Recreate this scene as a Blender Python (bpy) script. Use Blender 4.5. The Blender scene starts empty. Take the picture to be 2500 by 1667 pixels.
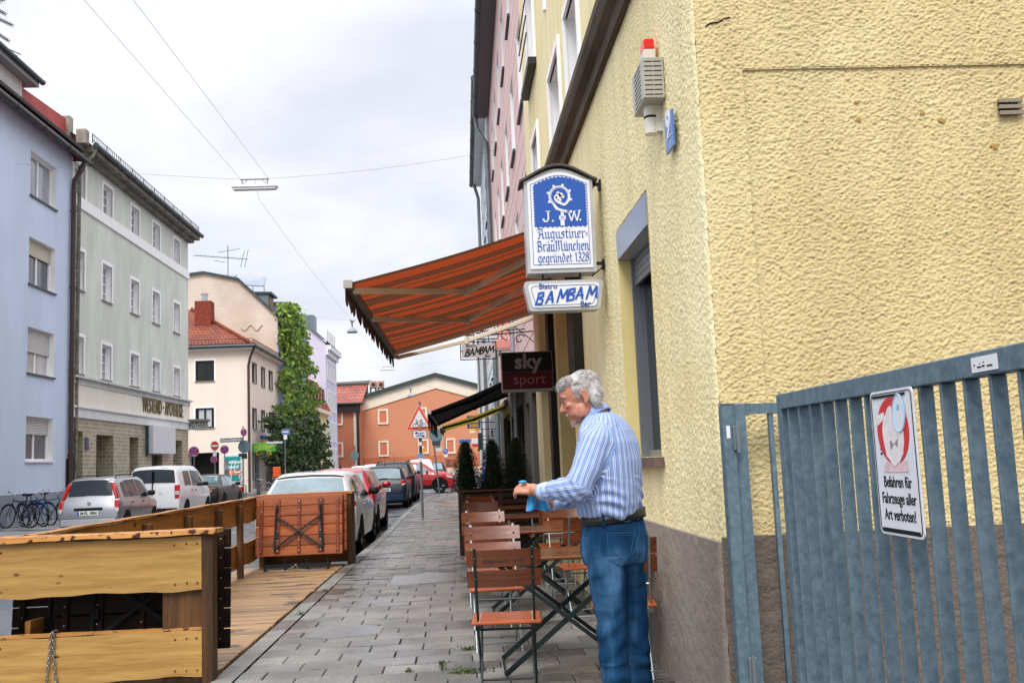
import bpy,bmesh,math,random
import numpy as np
from mathutils import Vector,Matrix,noise
R_ = math.radians
scene = bpy.context.scene
COL = scene.collection
rnd = random.Random(7)
# ------------------------------------------------------------------ camera
PW,PH,PF,CH = 2500.0,1667.0,2400.0,1.38
_Y = Vector((1135 - PW / 2,-(1127 - PH / 2),-PF)).normalized()
_Z = Vector((-792,18900,-PF));_Z = (_Z - _Y * _Z.dot(_Y)).normalized()
_X = _Y.cross(_Z)
CAMR = Matrix((_X,_Y,_Z))          # camera space -> world space
cd = bpy.data.cameras.new('camera');cam = bpy.data.objects.new('camera',cd);COL.objects.link(cam)
cam.matrix_world = Matrix.Translation((0,0,CH)) @ CAMR.to_4x4()
cd.sensor_width = 36.0;cd.lens = 36.0 * PF / PW;cd.clip_start = 0.1;cd.clip_end = 2000
scene.camera = cam
# ------------------------------------------------------------------ world, sun, exposure
scene.view_settings.view_transform = 'Standard';scene.view_settings.look = 'None'
scene.view_settings.exposure = 0.85;scene.view_settings.gamma = 1.0
SUN_EL,SUN_AZ = R_(50),R_(196)      # azimuth clockwise from the street direction: behind the camera, to the left
w = bpy.data.worlds.new("World");scene.world = w;w.use_nodes = True
nt = w.node_tree;nt.nodes.clear()
def nn(nt,t,**kw):
    n = nt.nodes.new(t)
    for k,v in kw.items():
        if k.startswith('i_'): n.inputs[k[2:].replace('_',' ')].default_value = v
        else: setattr(n,k,v)
    return n
L = nt.links.new
out = nn(nt,'ShaderNodeOutputWorld');bg = nn(nt,'ShaderNodeBackground');bg.inputs['Strength'].default_value = 0.1
sky = nn(nt,'ShaderNodeTexSky',sky_type='NISHITA',sun_disc=False,sun_elevation=SUN_EL,sun_rotation=SUN_AZ)
tc = nn(nt,'ShaderNodeTexCoord');sp = nn(nt,'ShaderNodeSeparateXYZ');L(tc.outputs['Generated'],sp.inputs[0])
mx = nn(nt,'ShaderNodeMath',operation='MAXIMUM');mx.inputs[1].default_value = 0.0;L(sp.outputs[2],mx.inputs[0])
ad = nn(nt,'ShaderNodeMath',operation='ADD');ad.inputs[1].default_value = 0.25;L(mx.outputs[0],ad.inputs[0])
dv = nn(nt,'ShaderNodeVectorMath',operation='DIVIDE');L(tc.outputs['Generated'],dv.inputs[0])
cb = nn(nt,'ShaderNodeCombineXYZ');cb.inputs[2].default_value = 1.0
L(ad.outputs[0],cb.inputs[0]);L(ad.outputs[0],cb.inputs[1]);L(cb.outputs[0],dv.inputs[1])
nz = nn(nt,'ShaderNodeTexNoise');nz.inputs['Scale'].default_value = 1.9;nz.inputs['Detail'].default_value = 7;nz.inputs['Roughness'].default_value = 0.52
nz.inputs['Distortion'].default_value = 0.35
L(dv.outputs[0],nz.inputs['Vector'])
rp = nn(nt,'ShaderNodeValToRGB');L(nz.outputs['Fac'],rp.inputs[0])
rp.color_ramp.elements[0].position = 0.36;rp.color_ramp.elements[0].color = (0.655,0.675,0.755,1)
rp.color_ramp.elements[1].position = 0.60;rp.color_ramp.elements[1].color = (0.83,0.84,0.89,1)
# the light of an overcast sky grows towards the zenith
mr = nn(nt,'ShaderNodeMapRange');mr.inputs['From Min'].default_value = 0.42;mr.inputs['From Max'].default_value = 0.8
mr.inputs['To Min'].default_value = 7.0;mr.inputs['To Max'].default_value = 18.0;L(mx.outputs[0],mr.inputs['Value'])
sc_ = nn(nt,'ShaderNodeVectorMath',operation='SCALE');L(rp.outputs[0],sc_.inputs[0]);L(mr.outputs[0],sc_.inputs['Scale'])
mixs = nn(nt,'ShaderNodeMix',data_type='RGBA');mixs.inputs['Factor'].default_value = 0.95
L(sky.outputs[0],mixs.inputs['A']);L(sc_.outputs[0],mixs.inputs['B']);L(mixs.outputs['Result'],bg.inputs['Color']);L(bg.outputs[0],out.inputs[0])
sd = bpy.data.lights.new('sun','SUN');sd.energy = 1.4;sd.angle = R_(25);sd.color = (1,0.96,0.90)
so = bpy.data.objects.new('sun',sd);COL.objects.link(so);so.location = (-10,-20,40)
sdir = Vector((math.sin(SUN_AZ) * math.cos(SUN_EL),math.cos(SUN_AZ) * math.cos(SUN_EL),math.sin(SUN_EL)))
so.rotation_euler = (-sdir).to_track_quat('-Z','Y').to_euler()
scene.cycles.max_bounces = 6;scene.cycles.diffuse_bounces = 4;scene.cycles.glossy_bounces = 3;scene.cycles.transmission_bounces = 4
scene.cycles.use_denoising = True
# ------------------------------------------------------------------ measuring helpers: a sight line of the photograph met with a real plane of the street
def ray(px,py): return CAMR @ Vector((px - PW / 2,-(py - PH / 2),-PF))
def aX(px,py,x): d = ray(px,py);return Vector((0,0,CH)) + d * (x / d.x)
def aY(px,py,y): d = ray(px,py);return Vector((0,0,CH)) + d * (y / d.y)
def aZ(px,py,z): d = ray(px,py);return Vector((0,0,CH)) + d * ((z - CH) / d.z)
# ------------------------------------------------------------------ materials
def hexc(h,k=1.0):
    h = h.lstrip('#');c = [int(h[i:i + 2],16) / 255 for i in (0,2,4)]
    return tuple((x / 12.92 if x <= .04045 else ((x + .055) / 1.055) ** 2.4) * k for x in c) + (1,)
MATS = {}
def mat(name,col,rough=.6,var=.0,vs=4.0,bump=0.0,bs=60.0,metal=0.0,spec=None,coat=0.0,col2=None,stretch=(1,1,1),trans=0.0,detail=5,bdist=.01,rvar=0.0,space='Object',thr=(.35,.65),emit=0.0,alpha=1.0,sheen=0):
    if name in MATS: return MATS[name]
    if spec is None: spec = .5 if rough < .5 else .22
    m = bpy.data.materials.new(name);m.use_nodes = True;MATS[name] = m
    t = m.node_tree;b = t.nodes['Principled BSDF']
    if isinstance(col,str): col = hexc(col)
    if isinstance(col2,str): col2 = hexc(col2)
    b.inputs['Base Color'].default_value = col;b.inputs['Roughness'].default_value = rough;b.inputs['Metallic'].default_value = metal
    b.inputs['Specular IOR Level'].default_value = spec;b.inputs['Coat Weight'].default_value = coat;b.inputs['Transmission Weight'].default_value = trans
    b.inputs['Sheen Weight'].default_value = sheen
    if coat: b.inputs['Coat Roughness'].default_value = .05
    if emit: b.inputs['Emission Color'].default_value = col;b.inputs['Emission Strength'].default_value = emit
    if var or bump or col2 is not None or rvar:
        tc = nn(t,'ShaderNodeTexCoord');mp = nn(t,'ShaderNodeMapping');mp.inputs['Scale'].default_value = stretch
        t.links.new(tc.outputs[space],mp.inputs[0])
    if var or col2 is not None or rvar:
        n = nn(t,'ShaderNodeTexNoise');n.inputs['Scale'].default_value = vs;n.inputs['Detail'].default_value = detail;n.inputs['Roughness'].default_value = .6
        t.links.new(mp.outputs[0],n.inputs['Vector'])
        r = nn(t,'ShaderNodeValToRGB');t.links.new(n.outputs['Fac'],r.inputs[0])
        e = r.color_ramp.elements;e[0].position = thr[0];e[1].position = thr[1]
        if col2 is None: a_ = tuple(max(0,c * (1 - var)) for c in col[:3]) + (1,);b_ = tuple(min(1,c * (1 + var)) for c in col[:3]) + (1,)
        else: a_,b_ = col,col2
        e[0].color = a_;e[1].color = b_
        if var or col2 is not None: t.links.new(r.outputs[0],b.inputs['Base Color'])
        if rvar:
            q = nn(t,'ShaderNodeMapRange');q.inputs['From Min'].default_value = .35;q.inputs['From Max'].default_value = .65
            q.inputs['To Min'].default_value = max(.03,rough - rvar);q.inputs['To Max'].default_value = min(1,rough + rvar)
            t.links.new(n.outputs['Fac'],q.inputs['Value']);t.links.new(q.outputs[0],b.inputs['Roughness'])
    if bump:
        n2 = nn(t,'ShaderNodeTexNoise');n2.inputs['Scale'].default_value = bs;n2.inputs['Detail'].default_value = 4
        t.links.new(mp.outputs[0],n2.inputs['Vector'])
        bp = nn(t,'ShaderNodeBump');bp.inputs['Strength'].default_value = bump;bp.inputs['Distance'].default_value = bdist
        t.links.new(n2.outputs['Fac'],bp.inputs['Height']);t.links.new(bp.outputs[0],b.inputs['Normal'])
    return m
def wood(name,c1,c2,along,rough=.55,knots=True,scale=1.0,spec=.4,per='Object',dark=None,edgy=0):
    """boards whose grain runs along one axis: stretched noise, ring lines, a few knots"""
    if name in MATS: return MATS[name]
    m = bpy.data.materials.new(name);m.use_nodes = True;MATS[name] = m
    t = m.node_tree;b = t.nodes['Principled BSDF'];l = t.links.new
    b.inputs['Roughness'].default_value = rough;b.inputs['Specular IOR Level'].default_value = spec
    st = [14,14,14];st[along] = 0.9
    tc = nn(t,'ShaderNodeTexCoord');at = nn(t,'ShaderNodeAttribute',attribute_name='seed',attribute_type='GEOMETRY')
    ad = nn(t,'ShaderNodeVectorMath',operation='ADD');l(tc.outputs[per],ad.inputs[0])
    sv = nn(t,'ShaderNodeVectorMath',operation='SCALE');sv.inputs['Scale'].default_value = 7.0;l(at.outputs['Vector'],sv.inputs[0]);l(sv.outputs[0],ad.inputs[1])
    mp = nn(t,'ShaderNodeMapping');mp.inputs['Scale'].default_value = [s * scale for s in st];l(ad.outputs[0],mp.inputs[0])
    n = nn(t,'ShaderNodeTexNoise');n.inputs['Scale'].default_value = 1.0;n.inputs['Detail'].default_value = 6;n.inputs['Distortion'].default_value = .6;l(mp.outputs[0],n.inputs['Vector'])
    n3 = nn(t,'ShaderNodeTexNoise');n3.inputs['Scale'].default_value = 5.5;n3.inputs['Detail'].default_value = 4;l(mp.outputs[0],n3.inputs['Vector'])
    mxx = nn(t,'ShaderNodeMath',operation='MULTIPLY_ADD');mxx.inputs[1].default_value = .45;l(n3.outputs['Fac'],mxx.inputs[0]);l(n.outputs['Fac'],mxx.inputs[2])
    r = nn(t,'ShaderNodeValToRGB');l(mxx.outputs[0],r.inputs[0])
    e = r.color_ramp.elements;e[0].position = .5;e[1].position = .95
    e[0].color = hexc(c1) if isinstance(c1,str) else c1;e[1].color = hexc(c2) if isinstance(c2,str) else c2
    res = r.outputs[0]
    # board to board difference
    hs = nn(t,'ShaderNodeHueSaturation');l(res,hs.inputs['Color'])
    mr = nn(t,'ShaderNodeMapRange');mr.inputs['To Min'].default_value = .70;mr.inputs['To Max'].default_value = 1.18
    sx = nn(t,'ShaderNodeSeparateXYZ');l(at.outputs['Vector'],sx.inputs[0]);l(sx.outputs[0],mr.inputs['Value']);l(mr.outputs[0],hs.inputs['Value']);res = hs.outputs[0]
    if knots:
        mk = nn(t,'ShaderNodeMapping');ks = [7,7,7];ks[along] = 3.2;mk.inputs['Scale'].default_value = [k * scale for k in ks];l(ad.outputs[0],mk.inputs[0])
        v = nn(t,'ShaderNodeTexVoronoi');v.inputs['Scale'].default_value = .8;l(mk.outputs[0],v.inputs['Vector'])
        rk = nn(t,'ShaderNodeValToRGB');l(v.outputs['Distance'],rk.inputs[0]);rk.color_ramp.elements[0].position = .05;rk.color_ramp.elements[1].position = .12
        rk.color_ramp.elements[0].color = (1,1,1,1);rk.color_ramp.elements[1].color = (0,0,0,1)
        mk2 = nn(t,'ShaderNodeMix',data_type='RGBA');l(rk.outputs[0],mk2.inputs['Factor']);l(res,mk2.inputs['A'])
        d = hexc(c1) if isinstance(c1,str) else c1
        mk2.inputs['B'].default_value = (d[0] * .3,d[1] * .25,d[2] * .25,1);res = mk2.outputs['Result']
    if dark:
        nd = nn(t,'ShaderNodeTexNoise');nd.inputs['Scale'].default_value = dark[1];nd.inputs['Detail'].default_value = 5;l(ad.outputs[0],nd.inputs['Vector'])
        rd = nn(t,'ShaderNodeValToRGB');l(nd.outputs['Fac'],rd.inputs[0]);rd.color_ramp.elements[0].position = dark[2];rd.color_ramp.elements[1].position = dark[2] + .04
        md = nn(t,'ShaderNodeMix',data_type='RGBA');l(rd.outputs[0],md.inputs['Factor']);l(res,md.inputs['A']);md.inputs['B'].default_value = hexc(dark[0]);res = md.outputs['Result']
    l(res,b.inputs['Base Color'])
    bp = nn(t,'ShaderNodeBump');bp.inputs['Strength'].default_value = .25;bp.inputs['Distance'].default_value = .004;l(mxx.outputs[0],bp.inputs['Height']);l(bp.outputs[0],b.inputs['Normal'])
    return m
# ------------------------------------------------------------------ mesh builder
class MB:
    def __init__(s,M=None): s.v = [];s.f = [];s.mi = [];s.seed = [];s.M = M;s.cm = 0;s.sd = None
    def add(s,vs,fs):
        o = len(s.v);sd = s.sd or (rnd.random(),rnd.random(),rnd.random())
        for p in vs:
            p = Vector(p)
            s.v.append(s.M @ p if s.M else p);s.seed.append(sd)
        for f in fs: s.f.append([i + o for i in f]);s.mi.append(s.cm)
        return s
    def box(s,x0,x1,y0,y1,z0,z1,c=0.0):
        if c <= 0:
            vs = [(x,y,z) for z in (z0,z1) for y in (y0,y1) for x in (x0,x1)]
            fs = [(0,2,3,1),(4,5,7,6),(0,1,5,4),(2,6,7,3),(0,4,6,2),(1,3,7,5)]
            return s.add(vs,fs)
        c = min(c,(x1 - x0) * .45,(y1 - y0) * .45,(z1 - z0) * .45)
        bm = bmesh.new();bmesh.ops.create_cube(bm,size=1,matrix=Matrix.Translation(((x0 + x1) / 2,(y0 + y1) / 2,(z0 + z1) / 2)) @ Matrix.Diagonal((x1 - x0,y1 - y0,z1 - z0,1)))
        bmesh.ops.bevel(bm,geom=bm.edges[:],offset=c,segments=1,affect='EDGES')
        bm.verts.index_update();s.add([v.co for v in bm.verts],[[v.index for v in f.verts] for f in bm.faces]);bm.free();return s
    def obox(s,p0,p1,w,h,up=(0,0,1),c=0.0):
        """bar of section w x h from p0 to p1"""
        p0,p1 = Vector(p0),Vector(p1);d = (p1 - p0);ln = d.length;d.normalize();up = Vector(up)
        a = d.cross(up)
        if a.length < 1e-4: a = d.cross(Vector((1,0,0)))
        a.normalize();b = a.cross(d)
        old = s.M;T = Matrix((a,d,b)).transposed().to_4x4();T.translation = p0
        s.M = (old @ T) if old else T;s.box(-w / 2,w / 2,0,ln,-h / 2,h / 2,c);s.M = old;return s
    def cyl(s,p0,p1,r0,r1=None,n=10,cap=True):
        return s.tube([p0,p1],[r0,r0 if r1 is None else r1],n,cap)
    def tube(s,pts,r,n=8,cap=True):
        pts = [Vector(p) for p in pts];rs = r if isinstance(r,(list,tuple)) else [r] * len(pts)
        vs = [];fs = [];prev = None
        for i,p in enumerate(pts):
            d = (pts[min(i + 1,len(pts) - 1)] - pts[max(i - 1,0)]).normalized()
            if prev is None:
                a = d.cross(Vector((0,0,1)))
                if a.length < .01: a = d.cross(Vector((1,0,0)))
            else:
                a = prev - d * prev.dot(d)
            a.normalize();prev = a;b = d.cross(a)
            for k in range(n):
                t = 2 * math.pi * k / n;vs.append(p + (a * math.cos(t) + b * math.sin(t)) * rs[i])
        for i in range(len(pts) - 1):
            for k in range(n): fs.append((i * n + k,i * n + (k + 1) % n,(i + 1) * n + (k + 1) % n,(i + 1) * n + k))
        if cap: fs.append(tuple(range(n))[::-1]);fs.append(tuple((len(pts) - 1) * n + k for k in range(n)))
        return s.add(vs,fs)
    def lathe(s,prof,o=(0,0,0),ax='z',n=16):
        vs = [];fs = []
        for r,z in prof:
            for k in range(n):
                t = 2 * math.pi * k / n;c,q = r * math.cos(t),r * math.sin(t)
                p = (c,q,z) if ax == 'z' else ((c,z,q) if ax == 'y' else (z,c,q))
                vs.append(Vector(p) + Vector(o))
        for i in range(len(prof) - 1):
            for k in range(n): fs.append((i * n + k,i * n + (k + 1) % n,(i + 1) * n + (k + 1) % n,(i + 1) * n + k))
        if prof[0][0] > 1e-5: fs.append(tuple(range(n))[::-1])
        if prof[-1][0] > 1e-5: fs.append(tuple((len(prof) - 1) * n + k for k in range(n)))
        return s.add(vs,fs)
    def prism(s,poly,P,d0,d1):
        """2-D outline (u,v) pushed from depth d0 to d1 through the map P(u,v,d)"""
        n = len(poly);vs = [P(u,v,d0) for u,v in poly] + [P(u,v,d1) for u,v in poly]
        fs = [tuple(range(n))[::-1],tuple(range(n,2 * n))] + [(i,(i + 1) % n,n + (i + 1) % n,n + i) for i in range(n)]
        return s.add(vs,fs)
    def quad(s,*p): return s.add(p,[tuple(range(len(p)))])
    def ell(s,c,r,nu=14,nv=9,M=None):
        vs = [];fs = []
        for j in range(nv + 1):
            t = math.pi * j / nv
            for i in range(nu):
                q = 2 * math.pi * i / nu;p = Vector((r[0] * math.sin(t) * math.cos(q),r[1] * math.sin(t) * math.sin(q),r[2] * math.cos(t)))
                if M: p = M @ p
                vs.append(p + Vector(c))
        for j in range(nv):
            for i in range(nu): fs.append((j * nu + i,(j + 1) * nu + i,(j + 1) * nu + (i + 1) % nu,j * nu + (i + 1) % nu))
        return s.add(vs,fs)
    def build(s,name,mats,parent=None,smooth=False,angle=None,recalc=True):
        me = bpy.data.meshes.new(name);me.from_pydata([tuple(v) for v in s.v],[],s.f)
        if not isinstance(mats,(list,tuple)): mats = [mats]
        for m in mats: me.materials.append(m)
        if len(mats) > 1: me.polygons.foreach_set('material_index',s.mi)
        a = me.attributes.new('seed','FLOAT_VECTOR','POINT');a.data.foreach_set('vector',[c for q in s.seed for c in q])
        if recalc:
            bm = bmesh.new();bm.from_mesh(me);bmesh.ops.recalc_face_normals(bm,faces=bm.faces[:]);bm.to_mesh(me);bm.free()
        if smooth: me.polygons.foreach_set('use_smooth',[True] * len(me.polygons))
        if angle is not None:
            me.polygons.foreach_set('use_smooth',[True] * len(me.polygons));me.set_sharp_from_angle(angle=R_(angle))
        me.update()
        o = bpy.data.objects.new(name,me);COL.objects.link(o)
        if parent: o.parent = parent
        return o
def tag(o,label=None,cat=None,group=None,kind=None):
    if label: o['label'] = label
    if cat: o['category'] = cat
    if group: o['group'] = group
    if kind: o['kind'] = kind
    return o
def thing(name,label,cat,loc=(0,0,0),rz=0,group=None):
    o = bpy.data.objects.new(name,None);COL.objects.link(o);o.location = loc;o.rotation_euler = (0,0,rz);o.empty_display_size = .2
    return tag(o,label,cat,group)
def copy_tree(o,parent=None):
    c = o.copy();COL.objects.link(c)
    if parent: c.parent = parent;c.matrix_parent_inverse = o.matrix_parent_inverse
    for ch in [x for x in KIDS.get(o.name,[])] if False else list(o.children): copy_tree(ch,c)
    return c
KIDS = {}
def text(name,s,size,mat_,M,parent=None,ext=.002,bold=0.0,shear=0.0,sx=1.0,align='CENTER',spacing=1.0,kern=None):
    """lettering as a thin mesh; M maps text space (x right, y up, z out)"""
    cu = bpy.data.curves.new(name,'FONT');cu.body = s;cu.size = size;cu.extrude = ext;cu.offset = bold;cu.shear = shear;cu.align_x = align;cu.align_y = 'CENTER';cu.space_character = spacing
    cu.resolution_u = 3
    to = bpy.data.objects.new(name,cu);COL.objects.link(to)
    dg = bpy.context.evaluated_depsgraph_get();me = bpy.data.meshes.new_from_object(to.evaluated_get(dg),depsgraph=dg)
    bpy.data.objects.remove(to);bpy.data.curves.remove(cu)
    me.transform(M @ Matrix.Diagonal((sx,1,1,1)));me.materials.clear();me.materials.append(mat_);me.name = name
    o = bpy.data.objects.new(name,me);COL.objects.link(o)
    if parent: o.parent = parent
    return o
def frame(o,x,y):
    """matrix from origin, right and up vectors"""
    x = Vector(x).normalized();y = Vector(y).normalized();z = x.cross(y)
    T = Matrix((x,y,z)).transposed().to_4x4();T.translation = Vector(o);return T
class Fac:
    """a vertical facade: P(s along, z up, d outward)"""
    def __init__(s,ox,oy,ux,uy,nx,ny): 
        l = math.hypot(ux,uy);s.o = Vector((ox,oy,0));s.u = Vector((ux / l,uy / l,0));l = math.hypot(nx,ny);s.n = Vector((nx / l,ny / l,0))
    def P(s,a,z,d=0): return s.o + s.u * a + s.n * d + Vector((0,0,z))
    def hit(s,px,py,d=0):
        r = ray(px,py);o = s.o + s.n * d;k = (o - Vector((0,0,0))).dot(s.n) / r.dot(s.n)
        p = Vector((0,0,CH)) + r * k;return ((p - s.o).dot(s.u),p.z)
    def box(s,mb,a0,a1,z0,z1,d0,d1):
        vs = [s.P(a,z,d) for z in (z0,z1) for d in (d0,d1) for a in (a0,a1)]
        return mb.add(vs,[(0,2,3,1),(4,5,7,6),(0,1,5,4),(2,6,7,3),(0,4,6,2),(1,3,7,5)])
    def wall(s,mb,a0,a1,z0,z1,ops,rev=.2,d=0,revmi=None):
        """front sheet with openings (a0,a1,z0,z1[,reveal]) and their reveals"""
        A = sorted({a0,a1} | {min(max(x,a0),a1) for o in ops for x in o[:2]});Zs = sorted({z0,z1} | {min(max(x,z0),z1) for o in ops for x in o[2:4]})
        for i in range(len(A) - 1):
            for j in range(len(Zs) - 1):
                ca,cz = (A[i] + A[i + 1]) / 2,(Zs[j] + Zs[j + 1]) / 2
                if any(o[0] < ca < o[1] and o[2] < cz < o[3] for o in ops): continue
                mb.quad(s.P(A[i],Zs[j],d),s.P(A[i + 1],Zs[j],d),s.P(A[i + 1],Zs[j + 1],d),s.P(A[i],Zs[j + 1],d))
        c = mb.cm
        if revmi is not None: mb.cm = revmi
        for o in ops:
            r = d - (o[4] if len(o) > 4 else rev)
            a,b,p,q = o[:4]
            mb.quad(s.P(a,p,d),s.P(a,q,d),s.P(a,q,r),s.P(a,p,r));mb.quad(s.P(b,p,d),s.P(b,q,d),s.P(b,q,r),s.P(b,p,r))
            mb.quad(s.P(a,p,d),s.P(b,p,d),s.P(b,p,r),s.P(a,p,r));mb.quad(s.P(a,q,d),s.P(b,q,d),s.P(b,q,r),s.P(a,q,r))
        mb.cm = c;return mb
# ================================================================== setting: ground, road, pavements
def speck(name,c,lo=.75,hi=1.2,rough=.7,wet=True,bump=.4,scale=220,big=1.3):
    m = bpy.data.materials.new(name);m.use_nodes = True;t = m.node_tree;b = t.nodes['Principled BSDF'];l = t.links.new
    tc = nn(t,'ShaderNodeTexCoord');at = nn(t,'ShaderNodeAttribute',attribute_name='seed',attribute_type='GEOMETRY')
    sx = nn(t,'ShaderNodeSeparateXYZ');l(at.outputs['Vector'],sx.inputs[0])
    f = nn(t,'ShaderNodeTexNoise');f.inputs['Scale'].default_value = scale;f.inputs['Detail'].default_value = 3;l(tc.outputs['Object'],f.inputs['Vector'])
    g = nn(t,'ShaderNodeTexNoise');g.inputs['Scale'].default_value = big;g.inputs['Detail'].default_value = 6;g.inputs['Roughness'].default_value = .65;l(tc.outputs['Object'],g.inputs['Vector'])
    r1 = nn(t,'ShaderNodeMapRange');r1.inputs['From Min'].default_value = .3;r1.inputs['From Max'].default_value = .7;r1.inputs['To Min'].default_value = .45;r1.inputs['To Max'].default_value = 1.5;l(f.outputs['Fac'],r1.inputs['Value'])
    r2 = nn(t,'ShaderNodeMapRange');r2.inputs['From Min'].default_value = .35;r2.inputs['From Max'].default_value = .65;r2.inputs['To Min'].default_value = .64;r2.inputs['To Max'].default_value = 1.12;l(g.outputs['Fac'],r2.inputs['Value'])
    r3 = nn(t,'ShaderNodeMapRange');r3.inputs['To Min'].default_value = lo;r3.inputs['To Max'].default_value = hi;l(sx.outputs[0],r3.inputs['Value'])
    m1 = nn(t,'ShaderNodeMath',operation='MULTIPLY');l(r1.outputs[0],m1.inputs[0]);l(r2.outputs[0],m1.inputs[1])
    m2 = nn(t,'ShaderNodeMath',operation='MULTIPLY');l(m1.outputs[0],m2.inputs[0]);l(r3.outputs[0],m2.inputs[1])
    s = nn(t,'ShaderNodeVectorMath',operation='SCALE');s.inputs[0].default_value = hexc(c)[:3];l(m2.outputs[0],s.inputs['Scale']);l(s.outputs[0],b.inputs['Base Color'])
    if wet:
        h = nn(t,'ShaderNodeTexNoise');h.inputs['Scale'].default_value = .9;h.inputs['Detail'].default_value = 5;l(tc.outputs['Object'],h.inputs['Vector'])
        # single slabs hold rain water: the damp ones are darker and shine
        a2 = nn(t,'ShaderNodeMath',operation='MULTIPLY_ADD');a2.inputs[1].default_value = .14;l(sx.outputs[1],a2.inputs[0]);l(h.outputs['Fac'],a2.inputs[2])
        rr = nn(t,'ShaderNodeMapRange');rr.inputs['From Min'].default_value = .55;rr.inputs['From Max'].default_value = .66;rr.inputs['To Min'].default_value = rough;rr.inputs['To Max'].default_value = .16
        l(a2.outputs[0],rr.inputs['Value']);l(rr.outputs[0],b.inputs['Roughness'])
        rd = nn(t,'ShaderNodeMapRange');rd.inputs['From Min'].default_value = .56;rd.inputs['From Max'].default_value = .68;rd.inputs['To Min'].default_value = 1;rd.inputs['To Max'].default_value = .62
        l(a2.outputs[0],rd.inputs['Value']);s2 = nn(t,'ShaderNodeVectorMath',operation='SCALE');l(s.outputs[0],s2.inputs[0]);l(rd.outputs[0],s2.inputs['Scale']);l(s2.outputs[0],b.inputs['Base Color'])
    else: b.inputs['Roughness'].default_value = rough
    b.inputs['Specular IOR Level'].default_value = .35;bp = nn(t,'ShaderNodeBump');bp.inputs['Strength'].default_value = bump;bp.inputs['Distance'].default_value = .003;l(f.outputs['Fac'],bp.inputs['Height']);l(bp.outputs[0],b.inputs['Normal'])
    return m
asph = speck('asphalt','#64666b',rough=.6,scale=90,big=.25,bump=.3)
g = MB();g.quad((-900,-300,-.16),(900,-300,-.16),(900,1500,-.16),(-900,1500,-.16));tag(g.build('ground',mat('earth','#77777a',rough=.9,var=.2,vs=.3)),kind='structure')
g = MB();g.quad((-11.2,-30,-.13),(-1.3,-30,-.13),(-1.3,140,-.13),(-11.2,140,-.13));tag(g.build('road',asph),kind='structure')
g = MB();g.quad((-120,51,-.126),(120,51,-.126),(120,63,-.126),(-120,63,-.126));tag(g.build('cross_street',asph),kind='structure')
# kerb line (Y, X) of the right pavement
KERB = [(-8,-1.75),(0,-1.75),(7,-1.75),(15.2,-1.76),(19.7,-1.72),(26,-1.78),(33,-1.80),(39,-1.66),(43,-1.40),(45.5,-.9),(47,.0),(47.6,1.0),(47.8,6.0)]
def kx(y):
    for (a,b),(c,d) in zip(KERB,KERB[1:]):
        if a <= y <= c: return b + (d - b) * (y - a) / (c - a)
    return 6.0
pav = speck('paving','#85827d',lo=.76,hi=1.12,rough=.62,scale=120)
base = MB()
for (a,b),(c,d) in zip(KERB[:-1],KERB[1:-1]):
    base.quad((b,a,-.018),(9,a,-.018),(9,c,-.018),(d,c,-.018));base.quad((b,a,-.15),(b,a,-.018),(d,c,-.018),(d,c,-.15))
tag(base.build('pavement_bed',mat('joint_dirt','#2b2a26',rough=.95,var=.4,vs=30)),kind='structure')
sl = MB();row = 0;y = .2
while y < 47:
    dy = .265;x = kx(y) + .17 + .0;first = True;off = .40 * (row % 2) * .5 + rnd.uniform(-.03,.03)
    xr = 1.42 if y > 4.9 else 6
    x1 = x
    while x1 < xr:
        wdt = .40 if not first else max(.12,.40 - off)
        if first and row % 2 == 0: wdt = .40 + rnd.uniform(-.02,.02)
        first = False
        g_ = .0035;t = rnd.uniform(-.003,.003);near = y < 12
        sl.sd = None
        a,b,c,d = x1 + g_,min(x1 + wdt,xr) - g_,y + g_ + .0012,y + dy - g_ - .0012
        if b - a > .04 and y > 2.5:
            tz = [t + rnd.uniform(-.002,.002) for _ in range(4)]
            if near:
                e = .006;ring = [(a,c),(b,c),(b,d),(a,d)];inn = [(a + e,c + e),(b - e,c + e),(b - e,d - e),(a + e,d - e)]
                vs = [(p[0],p[1],-.03) for p in ring] + [(p[0],p[1],-.005 + z) for p,z in zip(ring,tz)] + [(p[0],p[1],z) for p,z in zip(inn,tz)]
                fs = [(0,1,5,4),(1,2,6,5),(2,3,7,6),(3,0,4,7),(4,5,9,8),(5,6,10,9),(6,7,11,10),(7,4,8,11),(8,9,10,11)]
            else:
                vs = [(a,c,tz[0]),(b,c,tz[1]),(b,d,tz[2]),(a,d,tz[3])];fs = [(0,1,2,3)]
            sl.add(vs,fs)
        x1 += wdt
    y += dy;row += 1
tag(sl.build('pavement',pav,recalc=False),kind='structure')
kb = MB();y = .3
kst = speck('kerb_stone','#8c8a84',lo=.85,hi=1.1,rough=.7)
while y < 46.8:
    ln = 1.0 if y < 38 else .5;a,b = kx(y),kx(y + ln);kb.sd = None
    kb.add([(a,y + .006,-.15),(a,y + .006,-.012),(a + .015,y + .006,.0),(a + .16,y + .006,.0),(b + .16,y + ln - .006,.0),(b + .015,y + ln - .006,.0),(b,y + ln - .006,-.012),(b,y + ln - .006,-.15)],
           [(0,1,6,7),(1,2,5,6),(2,3,4,5),(0,3,2,1),(4,7,6,5)]);y += ln
tag(kb.build('kerb',kst,recalc=False),kind='structure')
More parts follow.
